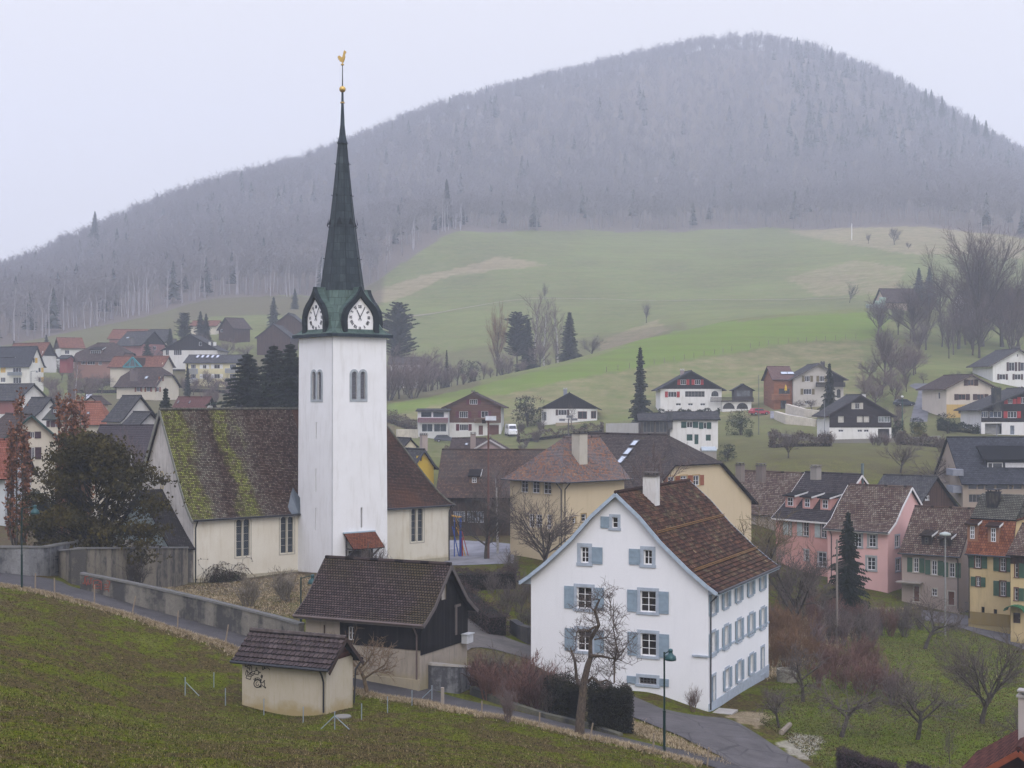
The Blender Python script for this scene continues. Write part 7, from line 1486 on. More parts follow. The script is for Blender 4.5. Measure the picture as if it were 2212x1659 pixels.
# stone terrace walls on the slope
LS = plaster((.58, .53, .44), .6, 3, (.25, .22, .17))
for lb, pts, hh in (('stacked limestone wall along the upper bend of the chalet drive', [(1700, 893), (1740, 900), (1800, 905)], [2.0, 1.6, 1.3]), ('stacked limestone wall below the chalet drive', [(1676, 905), (1700, 916), (1762, 921)], [1.6, 1.9, 1.4]), ('pale rubble wall below the conservatory chalet', [(857, 944), (880, 946), (900, 946)], [1.6, 1.8, 1.8])):
    wallrun('terrace_wall', lb, pts, hh, .8, LS, None, dmin=200, cat='wall')
wallrun('terrace_wall', 'grey concrete terrace wall left of the glazed porch', [(1310, 939), (1345, 938), (1384, 938)], [2.2, 2.2, 2.2], .5, plaster((.42, .41, .40), .4), None, dmin=215)
wallrun('terrace_wall', 'long low dark garden wall below the black and white chalet', [(1660, 941), (1795, 957), (1940, 955), (2030, 950)], [.7, .6, .7, .7], .4, plaster((.2, .19, .17), .5), None, dmin=215)
# meadow fence posts
for i, x in enumerate((1310, 1335, 1360, 1389, 1413, 1435, 1456, 1478, 1499, 1521, 1543, 1562, 1581, 1621, 1640, 1660, 1681, 1703, 1724, 1742, 1763, 1783, 1805, 1827, 1849)):
    y = float(np.interp(x, [1296, 1496, 1671, 1849], [806, 773.5, 743, 732])); p = hit(x, y, 250); q = MB(); q.tube([p-Vector((0, 0, .2)), p+Vector((0, 0, 1.35))], .07, 5); o = q.build('meadow_fence_post', plain((.2, .17, .15)), None); ORG[o.name] = Vector(); props(o, 'thin wooden post in the row across the green meadow', 'fence post', 'posts of the meadow fence')
# cars
def car(name, label, px, D, L, W_, H_, c, ang, van=False):
    p = onD(px, D); r = thing(name, label, 'van' if van else 'car', p); a = R(ang); U = Vector((math.cos(a), math.sin(a), 0)); V = Vector((-U.y, U.x, 0))
    def pt(x, y, z): return p + U*x + V*y + Vector((0, 0, z))
    side = [(-L/2, .35), (-L/2, .85), (-L*.46, H_*.66), (-L*.38, H_*.97), (-L*.1, H_), (L*.08, H_*.98), (L*.24, H_*.68), (L*.46, H_*.55), (L/2, .5), (L/2, .3)] if not van else [(-L/2, .35), (-L/2, H_*.9), (-L*.46, H_), (L*.25, H_), (L*.36, H_*.6), (L*.48, H_*.48), (L/2, .35)]
    q = MB(); a_ = [pt(x, -W_/2*(1 if z < H_*.6 else .84), z) for x, z in side]; b_ = [pt(x, W_/2*(1 if z < H_*.6 else .84), z) for x, z in side]
    q.quad(*a_); q.quad(*b_[::-1])
    for i in range(len(side)): j = (i+1) % len(side); q.quad(b_[i], b_[j], a_[j], a_[i])
    q.build('body', plain(c, .3, .2), r)
    q = MB(); lo, hi = H_*.64, H_*.9
    for sg in (-1, 1): q.quad(pt(-L*.36, sg*(W_/2*.93+.02), lo), pt(L*.2, sg*(W_/2*.93+.02), lo), pt(L*.1, sg*(W_/2*.86+.02), hi), pt(-L*.32, sg*(W_/2*.86+.02), hi))
    if van: q.quad(pt(L*.30+.03, -W_*.36, H_*.88), pt(L*.30+.03, W_*.36, H_*.88), pt(L*.38+.03, W_*.38, H_*.62), pt(L*.38+.03, -W_*.38, H_*.62))
    else: q.quad(pt(L*.10+.03, -W_*.36, hi), pt(L*.10+.03, W_*.36, hi), pt(L*.25+.03, W_*.38, lo+.02), pt(L*.25+.03, -W_*.38, lo+.02))
    q.build('window', glass((.03, .035, .04)), r)
    for x in (-L*.3, L*.31):
        for sg in (-1, 1): q = MB(); q.tube([pt(x, sg*(W_/2-.16), .33), pt(x, sg*(W_/2+.03), .33)], .33, 14); o = q.build('wheel', plain((.015, .015, .015)), r); q = MB(); q.tube([pt(x, sg*(W_/2+.031), .33), pt(x, sg*(W_/2+.045), .33)], .18, 10); q.build('rim', plain((.3, .3, .32), .4, .5), o)
    for sg in (-1, 1): q = MB(); q.lathe(pt(L*.5-.02, sg*W_*.34, .68), [(.02, -.09), (.11, 0), (.02, .09)], 8); q.build('headlight', plain((.6, .6, .6), .2), r)
    return r
car('parked_car', 'dark grey estate car parked before the conservatory of the brown chalet', 962, 288, 4.5, 1.8, 1.55, (.05, .055, .07), 5)
car('parked_van', 'white van parked front on at the right side of the brown chalet', 1104, 296, 5.2, 1.9, 2.4, (.68, .68, .68), -80, True)
car('parked_car', 'red car half hidden behind the evergreen under the terrace arches', 1640, 300, 4.2, 1.7, 1.45, (.35, .03, .05), 20)
car('parked_car', 'small white car on the track in the left village', 192, 330, 3.9, 1.7, 1.5, (.62, .64, .68), -70)
car('parked_car', 'dark car under the trees beside the hillside road', 1953, 300, 4.2, 1.7, 1.5, (.03, .04, .05), 10)
# wrapped bales
BM = plain((.24, .33, .26), .5)
bd = None
for rrow, xs in ((0, (1874, 1882, 1890, 1898, 1906)), (1, (1894, 1902, 1909)), (2, (1903, 1910))):
    for i, x in enumerate(xs):
        p = onD(x, 474); p.z += rrow*1.22
        if bd is None: q = MB(); q.lathe((0, 0, 0), [(.5, 0), (.62, .12), (.64, .6), (.62, 1.1), (.5, 1.22)], 12); bd = q.mesh('bale'); bd.materials.append(BM)
        o = bd and bpy.data.objects.new('wrapped_bale', bd); COL.objects.link(o); o.location = p; props(o, 'pale green plastic wrapped bale in the stack beside the farm barn', 'bale', 'bales stacked by the farm barn')
# garden parasol and deck chairs
p = P(*zN(1605, 1182), 303.5); r = thing('closed_parasol', 'folded yellow parasol on the orange balcony', 'parasol', p); q = MB(); q.tube([p, p+Vector((0, 0, 1.7))], .05, 5); q.build('pole', plain((.3, .3, .3)), r); q = MB(); q.lathe(p+Vector((0, 0, .5)), [(.3, 0), (.22, .7), (.08, 1.1), (.02, 1.3)], 8); q.build('canopy', plain((.6, .38, .03)), r)
# ---------------------------------------------------------------- trees and shrubs
def T(kind, seed, name, label, px, py, top, dmin=60, D=None, **k):
    p = hit(px, py, dmin) if D is None else onD(px, D); h = zof(top, p.y) - p.z
    return tree(kind, seed, name, label, p, h, **k)
T('yew', 1, 'yew_tree', 'broad dark yew towering over the cemetery wall left of the church', 205, 1205, 925, D=112, tm=bark((.03, .024, .016), (.012, .01, .008)), cm=YEW, wide=.92, rot=.3)
for px, top, D, lb, sd in ((40, 862, 118, 'columnar oak with brown leaves nearest the left edge', 1), (143, 855, 128, 'tall columnar brown-leaved oak behind the yew, left stem', 2), (172, 865, 130, 'columnar brown-leaved oak just right of its twin behind the yew', 3)):
    T('oakcol', sd, 'columnar_oak', lb, px, 1200, top, D=D, cm=OAK, tm=BK, group='columnar oaks keeping brown leaves', wide=.95)
# old pear
def special_pear():
    p = hit(1251, 1588); r = thing('old_pear_tree', 'gnarled half dead pear tree on the meadow edge before the white house', 'tree', p); tm, cm = MB(), MB(); random.seed(21)
    def Q(x, y): return P(*z5(x, y), p.y)
    b = Q(530, 1400); tk = [p-Vector((0, 0, .3)), Q(540, 1250), Q(555, 1100), Q(565, 980), Q(600, 830), Q(625, 760)]; tm.tube(tk, [.30, .25, .22, .2, .17, .14], 8)
    main = [[Q(560, 1010), Q(520, 950), Q(505, 860), Q(490, 790), Q(470, 710)], [Q(625, 760), Q(640, 620), Q(670, 520), Q(665, 400), Q(690, 310), Q(650, 300)], [Q(625, 760), Q(700, 780), Q(790, 770), Q(850, 800)], [Q(585, 985), Q(640, 930), Q(700, 970), Q(760, 960), Q(800, 980)], [Q(670, 520), Q(600, 540), Q(530, 580), Q(490, 640)], [Q(790, 960), Q(800, 820), Q(820, 700), Q(818, 560), Q(815, 300)], [Q(665, 400), Q(600, 350), Q(540, 340)], [Q(640, 620), Q(740, 600), Q(830, 620)], [Q(800, 820), Q(870, 720), Q(910, 640)], [Q(815, 560), Q(780, 420), Q(775, 260)]]
    rad = [[.13, .11, .09, .08, .05], [.14, .12, .11, .09, .05, .02], [.1, .08, .05, .03], [.1, .09, .07, .05, .03], [.06, .05, .04, .02], [.05, .06, .05, .035, .01], [.05, .03, .02], [.05, .03, .015], [.04, .025, .01], [.03, .02, .008]]
    for m_, rd in zip(main, rad):
        m_ = [q_ + rv(.12) + Vector((0, random.uniform(-.3, .3), 0)) for q_ in m_]; tm.tube(m_, rd, 6)
        S = dict(lev=2, k=(4, 4, 3), len=(.6, .6, .5), ang=(30, 80), wig=.3, trop=.05, t0=.1, rr=.55, rmin=.010, tl=0)
        for _ in range(13):
            t = random.uniform(.15, .98)*(len(m_)-1); j = int(t); q_ = m_[j].lerp(m_[j+1], t-j); d = rv().normalized()
            grow(tm, cm, q_, d, random.uniform(.45, 1.0), .02, 0, S)
    tm.build('trunk', bark((.13, .10, .075), (.045, .035, .028)), r); cm.build('crown', BKT, r)
special_pear()
ORCH = [(1685, 1572, 1480, 'apple', 1, 'slender young fruit tree beside the log'), (1735, 1516, 1365, 'apple', 2, 'straight trunked fruit tree near the back door of the white house'), (1815, 1592, 1452, 'apple', 3, 'leaning fruit tree in the middle of the orchard'), (1980, 1597, 1440, 'apple', 4, 'thick pollarded fruit tree right of the leaning one'), (2120, 1563, 1345, 'round', 1, 'large dark fruit tree at the right of the orchard'), (1998, 1400, 1265, 'apple', 5, 'old slanting apple tree below the street'), (1930, 1522, 1400, 'shrub', 1, 'reddish many stemmed hazel in the orchard centre'), (2190, 1600, 1520, 'apple', 6, 'small dead looking tree beside the red corner roof')]
for x, y, tp, kd, sd, lb in ORCH: T(kd, sd, 'fruit_tree' if kd != 'shrub' else 'hazel_bush', lb, x, y, tp, D={1998: 125}.get(x), group='orchard trees', lean=(0, 22) if x == 1998 else (0, 8) if x == 1815 else (0, 0), rot=.3 if x in (1998, 1815) else None, cm=BKP if kd == 'shrub' else BKT, wide=1.15 if kd == 'round' else 1.0)
p = hit(2052, 1659); T('slim', 3, 'sapling', 'thin staked sapling with striped guard at the bottom of the orchard', 2112-60, 1650, 1560, cm=BKT)
T('apple', 7, 'small_round_tree', 'small bare multi-branched tree between hut and barn', 796, 1500, 1352, tm=bark((.18, .13, .08)), cm=bark((.20, .14, .085), (.09, .06, .04)), wide=1.05)
T('round', 2, 'school_tree', 'big twisted bare tree before the cream school wing', 1180, 1225, 1035, D=136, wide=1.05)
T('round', 3, 'yard_tree', 'dense dark bare tree beside the rusty floodlight mast', 1050, 1225, 1040, D=146, wide=1.0, cm=bark((.08, .07, .06), (.03, .027, .025)))
T('slim', 1, 'birch_tree', 'slim birch rising beside the floodlight mast', 1075, 1220, 975, D=150, tm=BKW, cm=bark((.16, .12, .11), (.07, .05, .045)))
T('slim', 2, 'birch_tree', 'thin birch before the school roof behind the white house chimney', 1404, 1220, 945, D=128, tm=BKW, cm=bark((.16, .12, .11), (.07, .05, .045)), wide=.8)
T('slim', 3, 'birch_tree', 'second thin birch right of the white house chimney', 1425, 1220, 935, D=130, tm=BKW, cm=bark((.16, .12, .11), (.07, .05, .045)), wide=.8)
T('slim', 1, 'birch_tree', 'white stemmed birch before the long grey hall roof', 281, 1060, 915, D=165, tm=BKW, cm=BKP, wide=.8)
T('slim', 4, 'birch_tree', 'tall thin birch in the upper left village', 163, 860, 765, D=330, tm=BKW, cm=BKP, wide=.9)
T('spruce', 1, 'spruce_tree', 'dark conifer in front of the pink houses', 1832, 1290, 1103, D=140, wide=.95)
T('round', 4, 'brown_leaved_tree', 'olive-brown bushy tree between white house roof and pink dormer house', 1640, 1250, 1075, D=140, cm=bark((.16, .12, .06), (.07, .055, .03)), wide=1.2)
T('round', 5, 'thicket_tree', 'bare tree rising through the thicket beside the white house', 1722, 1290, 1150, D=128, wide=1.0)
# spruces by the tower and in the village
for x, tp, D, w_, lb in ((535, 760, 205, 2.1, 'broad dark spruce left of its group behind the nave'), (592, 742, 212, 1.9, 'middle spruce of the group behind the nave'), (628, 738, 206, 1.7, 'spruce touching the left side of the church tower')): T('spruce', 2, 'spruce_tree', lb, x, 900, tp, D=D, wide=w_, group='spruces behind the nave')
T('spruce', 3, 'spruce_tree', 'bluish conifer in front of the tall grey-roofed gable', 358, 900, 835, D=200, wide=.9)
T('slimspruce', 1, 'spruce_tree', 'narrow spruce left of the yellow apartment block', 405, 860, 785, D=330, wide=1.2)
for x, tp, D, kd, lb in ((398, 675, 450, 'pine', 'rounded pine beside the red roof cottage'), (433, 671, 460, 'spruce', 'left of two slim spruces beside the rounded pine'), (445, 676, 462, 'spruce', 'right of two slim spruces beside the rounded pine'), (591, 640, 520, 'spruce', 'spruce left of the tower on the green slope'), (637, 622, 600, 'spruce', 'small spruce nearest the clock tower on the far slope'), (318, 730, 415, 'spruce', 'little spruce before the large dark chalet'), (367, 708, 440, 'spruce', 'tiny spruce right of the large dark chalet'), (30, 735, 460, 'spruce', 'small spruce at the left forest foot'), (100, 722, 470, 'spruce', 'small spruce above the orange roof house')): T(kd, 4, 'spruce_tree' if kd != 'pine' else 'pine_tree', lb, x, 760, tp, D=D)
# gully behind the near meadow crest
T('pine', 2, 'pine_tree', 'broad pine just right of the tower clock', 860, 760, 650, D=440, wide=.95)
T('beech', 3, 'larch_tree', 'bare brown larch in the gully behind the meadow crest', 1073, 815, 645, D=432, cm=BKO, tm=BK, wide=.42)
for x, tp, D, kd, w_, lb in ((1117, 672, 440, 'pine', .95, 'left of the two dark pines in the gully'), (1140, 688, 436, 'slimspruce', 2.3, 'right of the two dark pines in the gully'), (1230, 673, 434, 'slimspruce', 2.4, 'pointed dark conifer right of the birches in the gully'), (965, 755, 400, 'slimspruce', .9, 'small dark cypress shaped conifer before the gully')): T(kd, 5, 'pine_tree' if kd == 'pine' else 'conifer', lb, x, 800, tp, D=D, wide=w_)
for x, tp, D, lb in ((1155, 622, 460, 'tall pale birch behind the two pines'), (1175, 640, 448, 'birch right of the two pines'), (1205, 650, 452, 'thin birch left of the pointed conifer')): T('slim', 5, 'birch_tree', lb, x, 800, tp, D=D, tm=BKW, cm=BKP, wide=1.1, group='birches in the gully')
T('vase', 1, 'bare_tree', 'small bare tree on the field track', 1177, 648, 607, D=625, wide=.7); T('vase', 2, 'bare_tree', 'lone small tree in the middle of the meadow', 1396, 690, 646, D=540, wide=.8); T('round', 6, 'walnut_tree', 'round spreading bare tree right of the pointed conifer', 1278, 765, 715, D=455, wide=1.1); T('vase', 3, 'apple_tree', 'small leaning tree left of the farm bales', 1835, 645, 605, D=560, wide=.85, lean=(0, 12), rot=0, cm=bark((.07, .075, .05), (.04, .045, .03)))
T('bush', 1, 'evergreen_bush', 'dark evergreen mound in the gully left of the larch', 1018, 850, 776, D=395, wide=1.0, cm=leafm((.035, .04, .03), (.018, .02, .016)))
for i, (x, tp, D, w_) in enumerate(((850, 735, 372, 1.2), (880, 755, 366, 1.2), (905, 750, 380, 1.3), (925, 770, 370, 1.2), (945, 790, 375, 1.2), (975, 790, 385, 1.3), (1000, 800, 372, 1.2), (1045, 770, 405, 1.2), (1090, 740, 430, 1.3), (1165, 740, 432, 1.3), (1200, 730, 445, 1.2), (838, 770, 350, 1.3), (862, 760, 352, 1.3), (893, 770, 350, 1.4), (915, 745, 392, 1.3), (935, 760, 395, 1.3), (958, 765, 398, 1.2), (988, 772, 400, 1.3), (1025, 790, 385, 1.3), (1060, 790, 402, 1.3), (1098, 775, 415, 1.2), (1128, 770, 420, 1.2), (1185, 770, 432, 1.2), (1215, 765, 440, 1.2))): T(('slim', 'shrub', 'vase', 'shrub', 'beech')[i % 5], i % 4 + 1, 'bare_tree', 'bare mauve tree in the belt below the meadow path', x, 830, tp, D=D, wide=w_, cm=BKP, group='bare trees in the gully belt')
# slope trees
T('slimspruce', 2, 'spruce_tree', 'tall narrow spruce standing alone left of the red shuttered chalet', 1383, 895, 748, D=285, wide=1.35)
T('spruce', 5, 'spruce_tree', 'spruce before the grey gabled house', 1792, 915, 783, D=280, wide=.8)
T('bush', 2, 'evergreen_shrub', 'large yellow-green evergreen in front of the terrace arches', 1599, 936, 877, D=262, cm=leafm((.06, .075, .03), (.025, .04, .018)), wide=.95)
for x, y, tp, m_, D, lb in ((1875-30, 938, 905, DKG, 255, 'low dark shrub left of the black and white chalet'), (2047, 932, 888, SPR, 262, 'dark blue-green globe bush before the beige house'), (1984, 946, 918, GOLD, 250, 'golden yellow bush right of the black and white chalet'), (1985, 930, 898, SPR, 258, 'small dark conifer bush behind the golden bush'), (2113, 905, 893, SPR, 275, 'low juniper before the ochre base'), (1140, 888, 848, DKG, 306, 'dark round bush between the brown and the small chalet'), (1262, 935, 912, SPR, 292, 'small spruce shaped shrub below the stone terrace'), (1572, 990, 955, SPR, 222, 'dark shrub beside the cold frame'), (1932, 920, 903, SPR, 255, 'clipped green bush at the right wall of the black and white chalet'), (1620, 945, 925, EVG, 255, 'low hedge bush right of the terrace evergreen')): T('bush', 3, 'garden_bush', lb, x, y, tp, D=D, cm=m_, cat='bush')
for i, (x, y, tp, kd, D, lb) in enumerate(((1703, 1002, 925, 'round', 213, 'spreading fruit tree on the lawn below the chalet drive'), (1945, 1030, 935, 'round', 205, 'bare tree on the lawn behind the dark barn'), (2015, 1060, 985, 'apple', 196, 'small bare tree left of the slate roof'), (1675, 950, 920, 'round', 240, 'pale bare shrub tree before the limestone wall'), (2055, 990, 965, 'apple', 205, 'thin tree above the slate roof'), (1995, 845, 800, 'apple', 318, 'low fruit tree above the hillside road'), (2063, 835, 800, 'apple', 322, 'crooked stump tree above the beige house'), (1958, 852, 790, 'vase', 312, 'bare tree left of the hillside road'), (1912, 875, 690, 'beech', 322, 'tall thin ivy clad tree left of the grove'), (2120, 880, 815, 'apple', 300, 'twisted fruit tree between the beige and the white house'), (1725, 880, 862, 'apple', 302, 'small apple before the grey gabled house'), (1755, 882, 858, 'apple', 300, 'second small apple before the grey gabled house'), (1235, 935, 870, 'slim', 298, 'thin birch before the small dark gabled chalet'))): T(kd, i % 4 + 1, 'bare_tree', lb, x, y, tp, D=D, wide={'beech': .6}.get(kd, 1.1))
# grove
GR = [(2120, 470, 395, .95, 'dome', 'huge crowned beech towering over the grove'), (1975, 600, 400, 1.1, 'dome', 'dark beech at the left of the grove'), (2000, 620, 385, .8, 'vase', 'double stemmed tree left in the grove'), (2035, 640, 392, .8, 'vase', 'light birch-like tree in the grove'), (2070, 600, 388, .95, 'vase', 'v-shaped tree in the grove centre'), (2115, 610, 372, .95, 'vase', 'large forked tree in front of the huge beech'), (2165, 590, 395, 1.1, 'dome', 'tree right of the huge beech'), (2200, 560, 385, .9, 'vase', 'tree at the right edge of the grove'), (1940, 640, 410, .8, 'vase', 'outermost tree of the grove beside the barn'), (2090, 620, 430, .9, 'beech', 'rear tree before the white farmhouse'), (2030, 590, 440, .9, 'beech', 'rear tree behind the barn roof'), (2185, 615, 360, .8, 'vase', 'lower tree right of the forked one'), (2050, 660, 368, .7, 'vase', 'young tree before the grove')]
for i, (x, tp, D, w_, kd, lb) in enumerate(GR): T(kd, i % 3 + 1, 'grove_tree', lb, x, 740, tp, D=D, wide=w_, cm=bark((.13, .10, .095), (.06, .045, .045)), group='trees of the hill grove')
random.seed(33)
for i in range(16):
    x = random.uniform(1885, 2215); D = random.uniform(345, 415); p = onD(x, D); tree(('slim', 'vase', 'beech')[i % 3], i % 4 + 1, 'bank_tree', 'bare tree scattered on the bank between the grove and the hillside houses', p, random.uniform(8, 15), 'tree', 'bank trees below the grove', BKT, bark((.16, .13, .125), (.08, .06, .06)), 1.1)
T('spruce', 6, 'spruce_tree', 'left of two dark spruce tips behind the grove', 1985, 690, 577, D=530, cm=PIN); T('spruce', 6, 'spruce_tree', 'right of two dark spruce tips behind the grove', 2008, 690, 574, D=528, cm=PIN)
T('beech', 2, 'bare_tree', 'pale hazy tree by the ravine on the upper meadow', 1932, 545, 490, D=720, wide=1.2); T('vase', 2, 'bare_tree', 'small hazy tree beside the marker mast', 1876, 530, 500, D=735); T('round', 2, 'bare_tree', 'hazy round tree right of the ravine tree', 1962, 560, 520, D=700)
for i, (x, tp, D) in enumerate(((2000, 190, 1385), (2035, 205, 1390), (2060, 232, 1375), (2012, 192, 1400), (2105, 246, 1360), (2130, 258, 1355), (1795, 105, 1440), (1880, 158, 1430), (965, 385, 830), (1860, 150, 1440), (205, 455, 1010))): T('spruce', 2, 'skyline_spruce', 'dark spruce standing out against the hazy hill skyline', x, 300, tp, D=D, wide=.8, group='spruces on the hill skyline')
# shrubs
def shrub(px, py, h, wide, label, m_=BKT, name='bare_shrub', sd=None, D=None, dmin=70, grp=None, cat='shrub'):
    p = hit(px, py, dmin) if D is None else onD(px, D); return tree('shrub', sd or random.randint(1, 4), name, label, p, h, cat, grp, m_, m_, wide)
PLB = bark((.24, .21, .16), (.12, .10, .08)); shrub(620, 1310, 2.9, 1.7, 'pale fan shaped lilac bush nearest the tower in the churchyard garden', PLB, D=113); shrub(535, 1305, 2.8, 1.6, 'pale fan shaped bush behind the stained wall near the climber', PLB, D=109)
shrub(820, 1240, 4.2, .8, 'tall thin bush beside the tiled church canopy', BKT, D=121); shrub(790, 1230, 4.0, .7, 'upright stems before the tiled canopy', BKT, D=120); shrub(295, 1285, 2.6, 1.3, 'dark bare shrub against the cemetery wall', bark((.07, .06, .055)), D=109)
shrub(1497, 1535, 1.9, .9, 'spindly bush at the corner of the white house', bark((.18, .12, .09)), D=93)
r = thing('climbing_rose', 'tangled dead climber with a dark leafy base against the nave wall', 'climber', nf.pt(2.2, 0, .6)); q = MB(); q2 = MB(); random.seed(4)
for i in range(44):
    u = random.uniform(.4, 4.2); p = nf.pt(u, .1, .5); pts = [p]; d = Vector((0, 0, 1)) + nf.u*random.uniform(-.7, .5)
    for k in range(7): d = (d + rv(.45) + nf.u*.18 + Vector((0, 0, -.13*k))).normalized(); p = p + d*random.uniform(.3, .62); o_ = (p-nf.P).dot(nf.n); p = p + nf.n*(min(1.3, max(.12, o_))-o_); pts.append(p)
    q.tube(pts, [.025]*3 + [.012]*5, 3, cap=False)
    for p in pts[3:]:
        for _ in range(2): a_ = rv(.07); q2.quad(p+rv(.1), p+a_, p+rv(.12))
for i in range(2600):
    a_ = random.uniform(0, 6.28); rr = random.random()**.5; p = nf.pt(3.0+1.9*rr*math.cos(a_), max(0, .2+1.1*random.random()*(1-rr*.5)), .8+.7*rr*math.sin(a_)); q2.quad(p, p+rv(.1), p+rv(.1))
q.build('stems', bark((.10, .075, .06)), r); q2.build('leaves', leafm((.035, .04, .015), (.05, .03, .02)), r)
# clipped dark hedges behind the pear
def hedge(name, label, c0, c1, w_, h0, h1, m_, n=9000, dmin=70, leaf=.06, D=None, rag=.07, core=.86):
    a, b = (hit(*c0, dmin), hit(*c1, dmin)) if D is None else (onD(c0[0], D[0]), onD(c1[0], D[1])); r = thing(name, label, 'hedge', a); q = MB(); U = b-a; L = U.length; U.normalize(); V = Vector((-U.y, U.x, 0)).normalized()
    for i in range(n):
        t = random.random()*L; s_ = random.choice((-1, 1, 0, 0, 0)); hh = h0+(h1-h0)*t/L; hh *= 1+rag*math.sin(t*1.3+1)+rag*.7*math.sin(t*3.1)+.04*math.sin(t*7)
        if s_: v = s_*w_/2*(1+random.uniform(-.18, .1)); z = random.uniform(0, 1)*hh
        elif random.random() < .5: v = random.uniform(-.5, .5)*w_; z = hh*(1+random.uniform(-.14, .07))
        else: v = random.uniform(-.5, .5)*w_; z = random.random()*hh; t = random.choice((0, L))+random.uniform(-.12, .12)
        p = a + U*t + V*v; p.z = a.z + (b.z-a.z)*t/L + z; e_ = rv(leaf); f_ = rv(leaf); q.quad(p, p+e_, p+e_+f_, p+f_)
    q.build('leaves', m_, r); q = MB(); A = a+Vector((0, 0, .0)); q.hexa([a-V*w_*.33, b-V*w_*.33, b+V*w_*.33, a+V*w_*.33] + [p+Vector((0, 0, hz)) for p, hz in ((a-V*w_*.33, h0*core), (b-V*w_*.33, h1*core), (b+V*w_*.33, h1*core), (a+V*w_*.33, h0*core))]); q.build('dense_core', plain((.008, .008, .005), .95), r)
hedge('clipped_hedge', 'tall dark clipped hedge right of the old pear tree', (1275, 1572), (1362, 1580), 1.9, 2.2, 2.5, DKG, 15000, leaf=.055)
hedge('clipped_hedge', 'dark clipped hedge left of the old pear tree', (1200, 1545), (1245, 1562), 1.8, 2.1, 2.2, DKG, 9000, leaf=.055)
PH = leafm((.085, .05, .055), (.045, .03, .032))
hedge('low_hedge', 'low clipped brownish hedge at the bottom of the orchard', (1815, 1668), (1935, 1690), 1.5, 1.15, 1.0, PH, 9000, leaf=.05); hedge('low_hedge', 'smaller brownish hedge right of the first one at the picture bottom', (1965, 1690), (2060, 1700), 1.3, .95, .8, PH, 6000, leaf=.05)
hedge('hornbeam_hedge', 'brown bare hedge behind the barn roof in front of the schoolyard', (985, 1270), (1110, 1270), 2.2, 1.7, 1.6, leafm((.10, .065, .05), (.05, .036, .03)), 9000, D=(126, 127)); hedge('hornbeam_hedge', 'brown hedge slanting down behind the barn gable', (978, 1290), (1075, 1330), 2.0, 1.8, 1.6, leafm((.10, .06, .055), (.05, .036, .032)), 9000, D=(120, 108))
hedge('conifer_hedge', 'dark green conifer hedge behind the first oak', (70, 1100), (125, 1100), 1.6, 3.6, 3.2, SPR, 5000, D=(150, 152), leaf=.1)
SL = leafm((.16, .12, .09), (.09, .068, .055)); GH = leafm((.045, .06, .025), (.02, .03, .014))
for lb, c0, c1, dd, w_, h_, m_ in (('low green hedge in front of the red shuttered chalet', 1424, 1552, (301, 303), 1.2, 1.3, GH), ('brown shrubby bank below the black and white chalet', 1668, 1790, (232, 234), 2.4, 1.9, SL), ('brown hedge along the wall right of the black and white chalet', 1945, 2035, (242, 236), 1.6, 1.5, SL), ('dark hedge at the foot of the yellow apartment block', 405, 520, (374, 374), 2.0, 3.0, SL), ('brown hedge below the broad plum-brown roof', 150, 262, (368, 366), 2.0, 3.0, SL), ('brown scrub at the green slope edge beside the brown chalet', 842, 898, (316, 306), 3.0, 1.8, SL), ('shrubby bank under the small dark gabled chalet', 1120, 1300, (284, 286), 3.0, 1.6, SL), ('green hedge below the beige house', 2030, 2110, (268, 262), 1.4, 1.4, GH), ('scrub in the gardens above the timber barn', 960, 1110, (246, 246), 4.0, 2.2, SL)):
    hedge('garden_hedge', lb, (c0, 0), (c1, 0), w_, h_, h_*.85, m_, 4200, D=dd, leaf=.16, rag=.28, core=.3)
# shrub belt along the lane
random.seed(11); DRK = bark((.11, .06, .05), (.05, .028, .024))
for i, (x, y) in enumerate(((1035, 1500), (1052, 1512), (1070, 1505), (1085, 1520), (1100, 1512), (1118, 1528), (1135, 1520), (1150, 1538), (1168, 1530), (1185, 1545), (1195, 1538), (1045, 1480), (1080, 1488), (1115, 1495), (1150, 1508), (1180, 1515))): shrub(x, y, random.uniform(2.3, 3.3), 1.2, 'bare brown shrub in the row above the mossy kerb wall', random.choice((BKR, BKT, DRK)), grp='shrubs above the kerb wall', dmin=80)
shrub(1098, 1560, 2.6, .9, 'twiggy bush on the meadow side of the lane', BKP)
k_ = 0
for D, xs in ((114, range(1672, 1780, 26)), (119, range(1668, 1850, 27)), (125, range(1668, 1900, 26)), (131, range(1670, 1960, 26)), (136, range(1700, 2010, 26))):
    for x in xs:
        k_ += 1; xx = x + random.uniform(-6, 6); gz_ = ground((xx-CX)/F*D, D)
        if D < 122 and xx > 1790: continue
        shrub(xx, 0, random.uniform(2.6, 4.2) if D < 130 else random.uniform(2.2, 3.2), 1.05, 'bare brown thicket shrub between the white house and the pink houses', BKO if (xx < 1760 and D < 127) else random.choice((BKP, BKR, BKT)), D=D, grp='thicket shrubs below the pink houses')
for x, D, h in ((1860, 104, 2.8), (1880, 106, 3.2), (1900, 107, 3.0), (1920, 104, 2.6), (1838, 112, 3.4), (1860, 114, 3.4), (1885, 115, 3.2), (1820, 106, 2.6), (1790, 110, 3.2), (1765, 106, 2.6)): shrub(x, 0, h, 1.25, 'purplish brown bush in the orchard thicket', BKR, D=D, grp='purplish orchard bushes')
for x, D, h in ((1650, 150, 5), (1610, 152, 4.5), (1690, 142, 5), (1745, 140, 4), (1790, 140, 4), (1120, 118, 3), (1090, 116, 3.4), (1140, 122, 3.2), (1060, 124, 2.6), (1110, 130, 3.5), (1135, 112, 3.0), (1245, 140, 3.5), (1270, 142, 4), (1300, 145, 4), (1215, 138, 3)): shrub(x, 0, h, 1.0, 'grey-brown bare shrub in the gardens round the white house', BKT, D=D, grp='garden shrubs behind the white house')
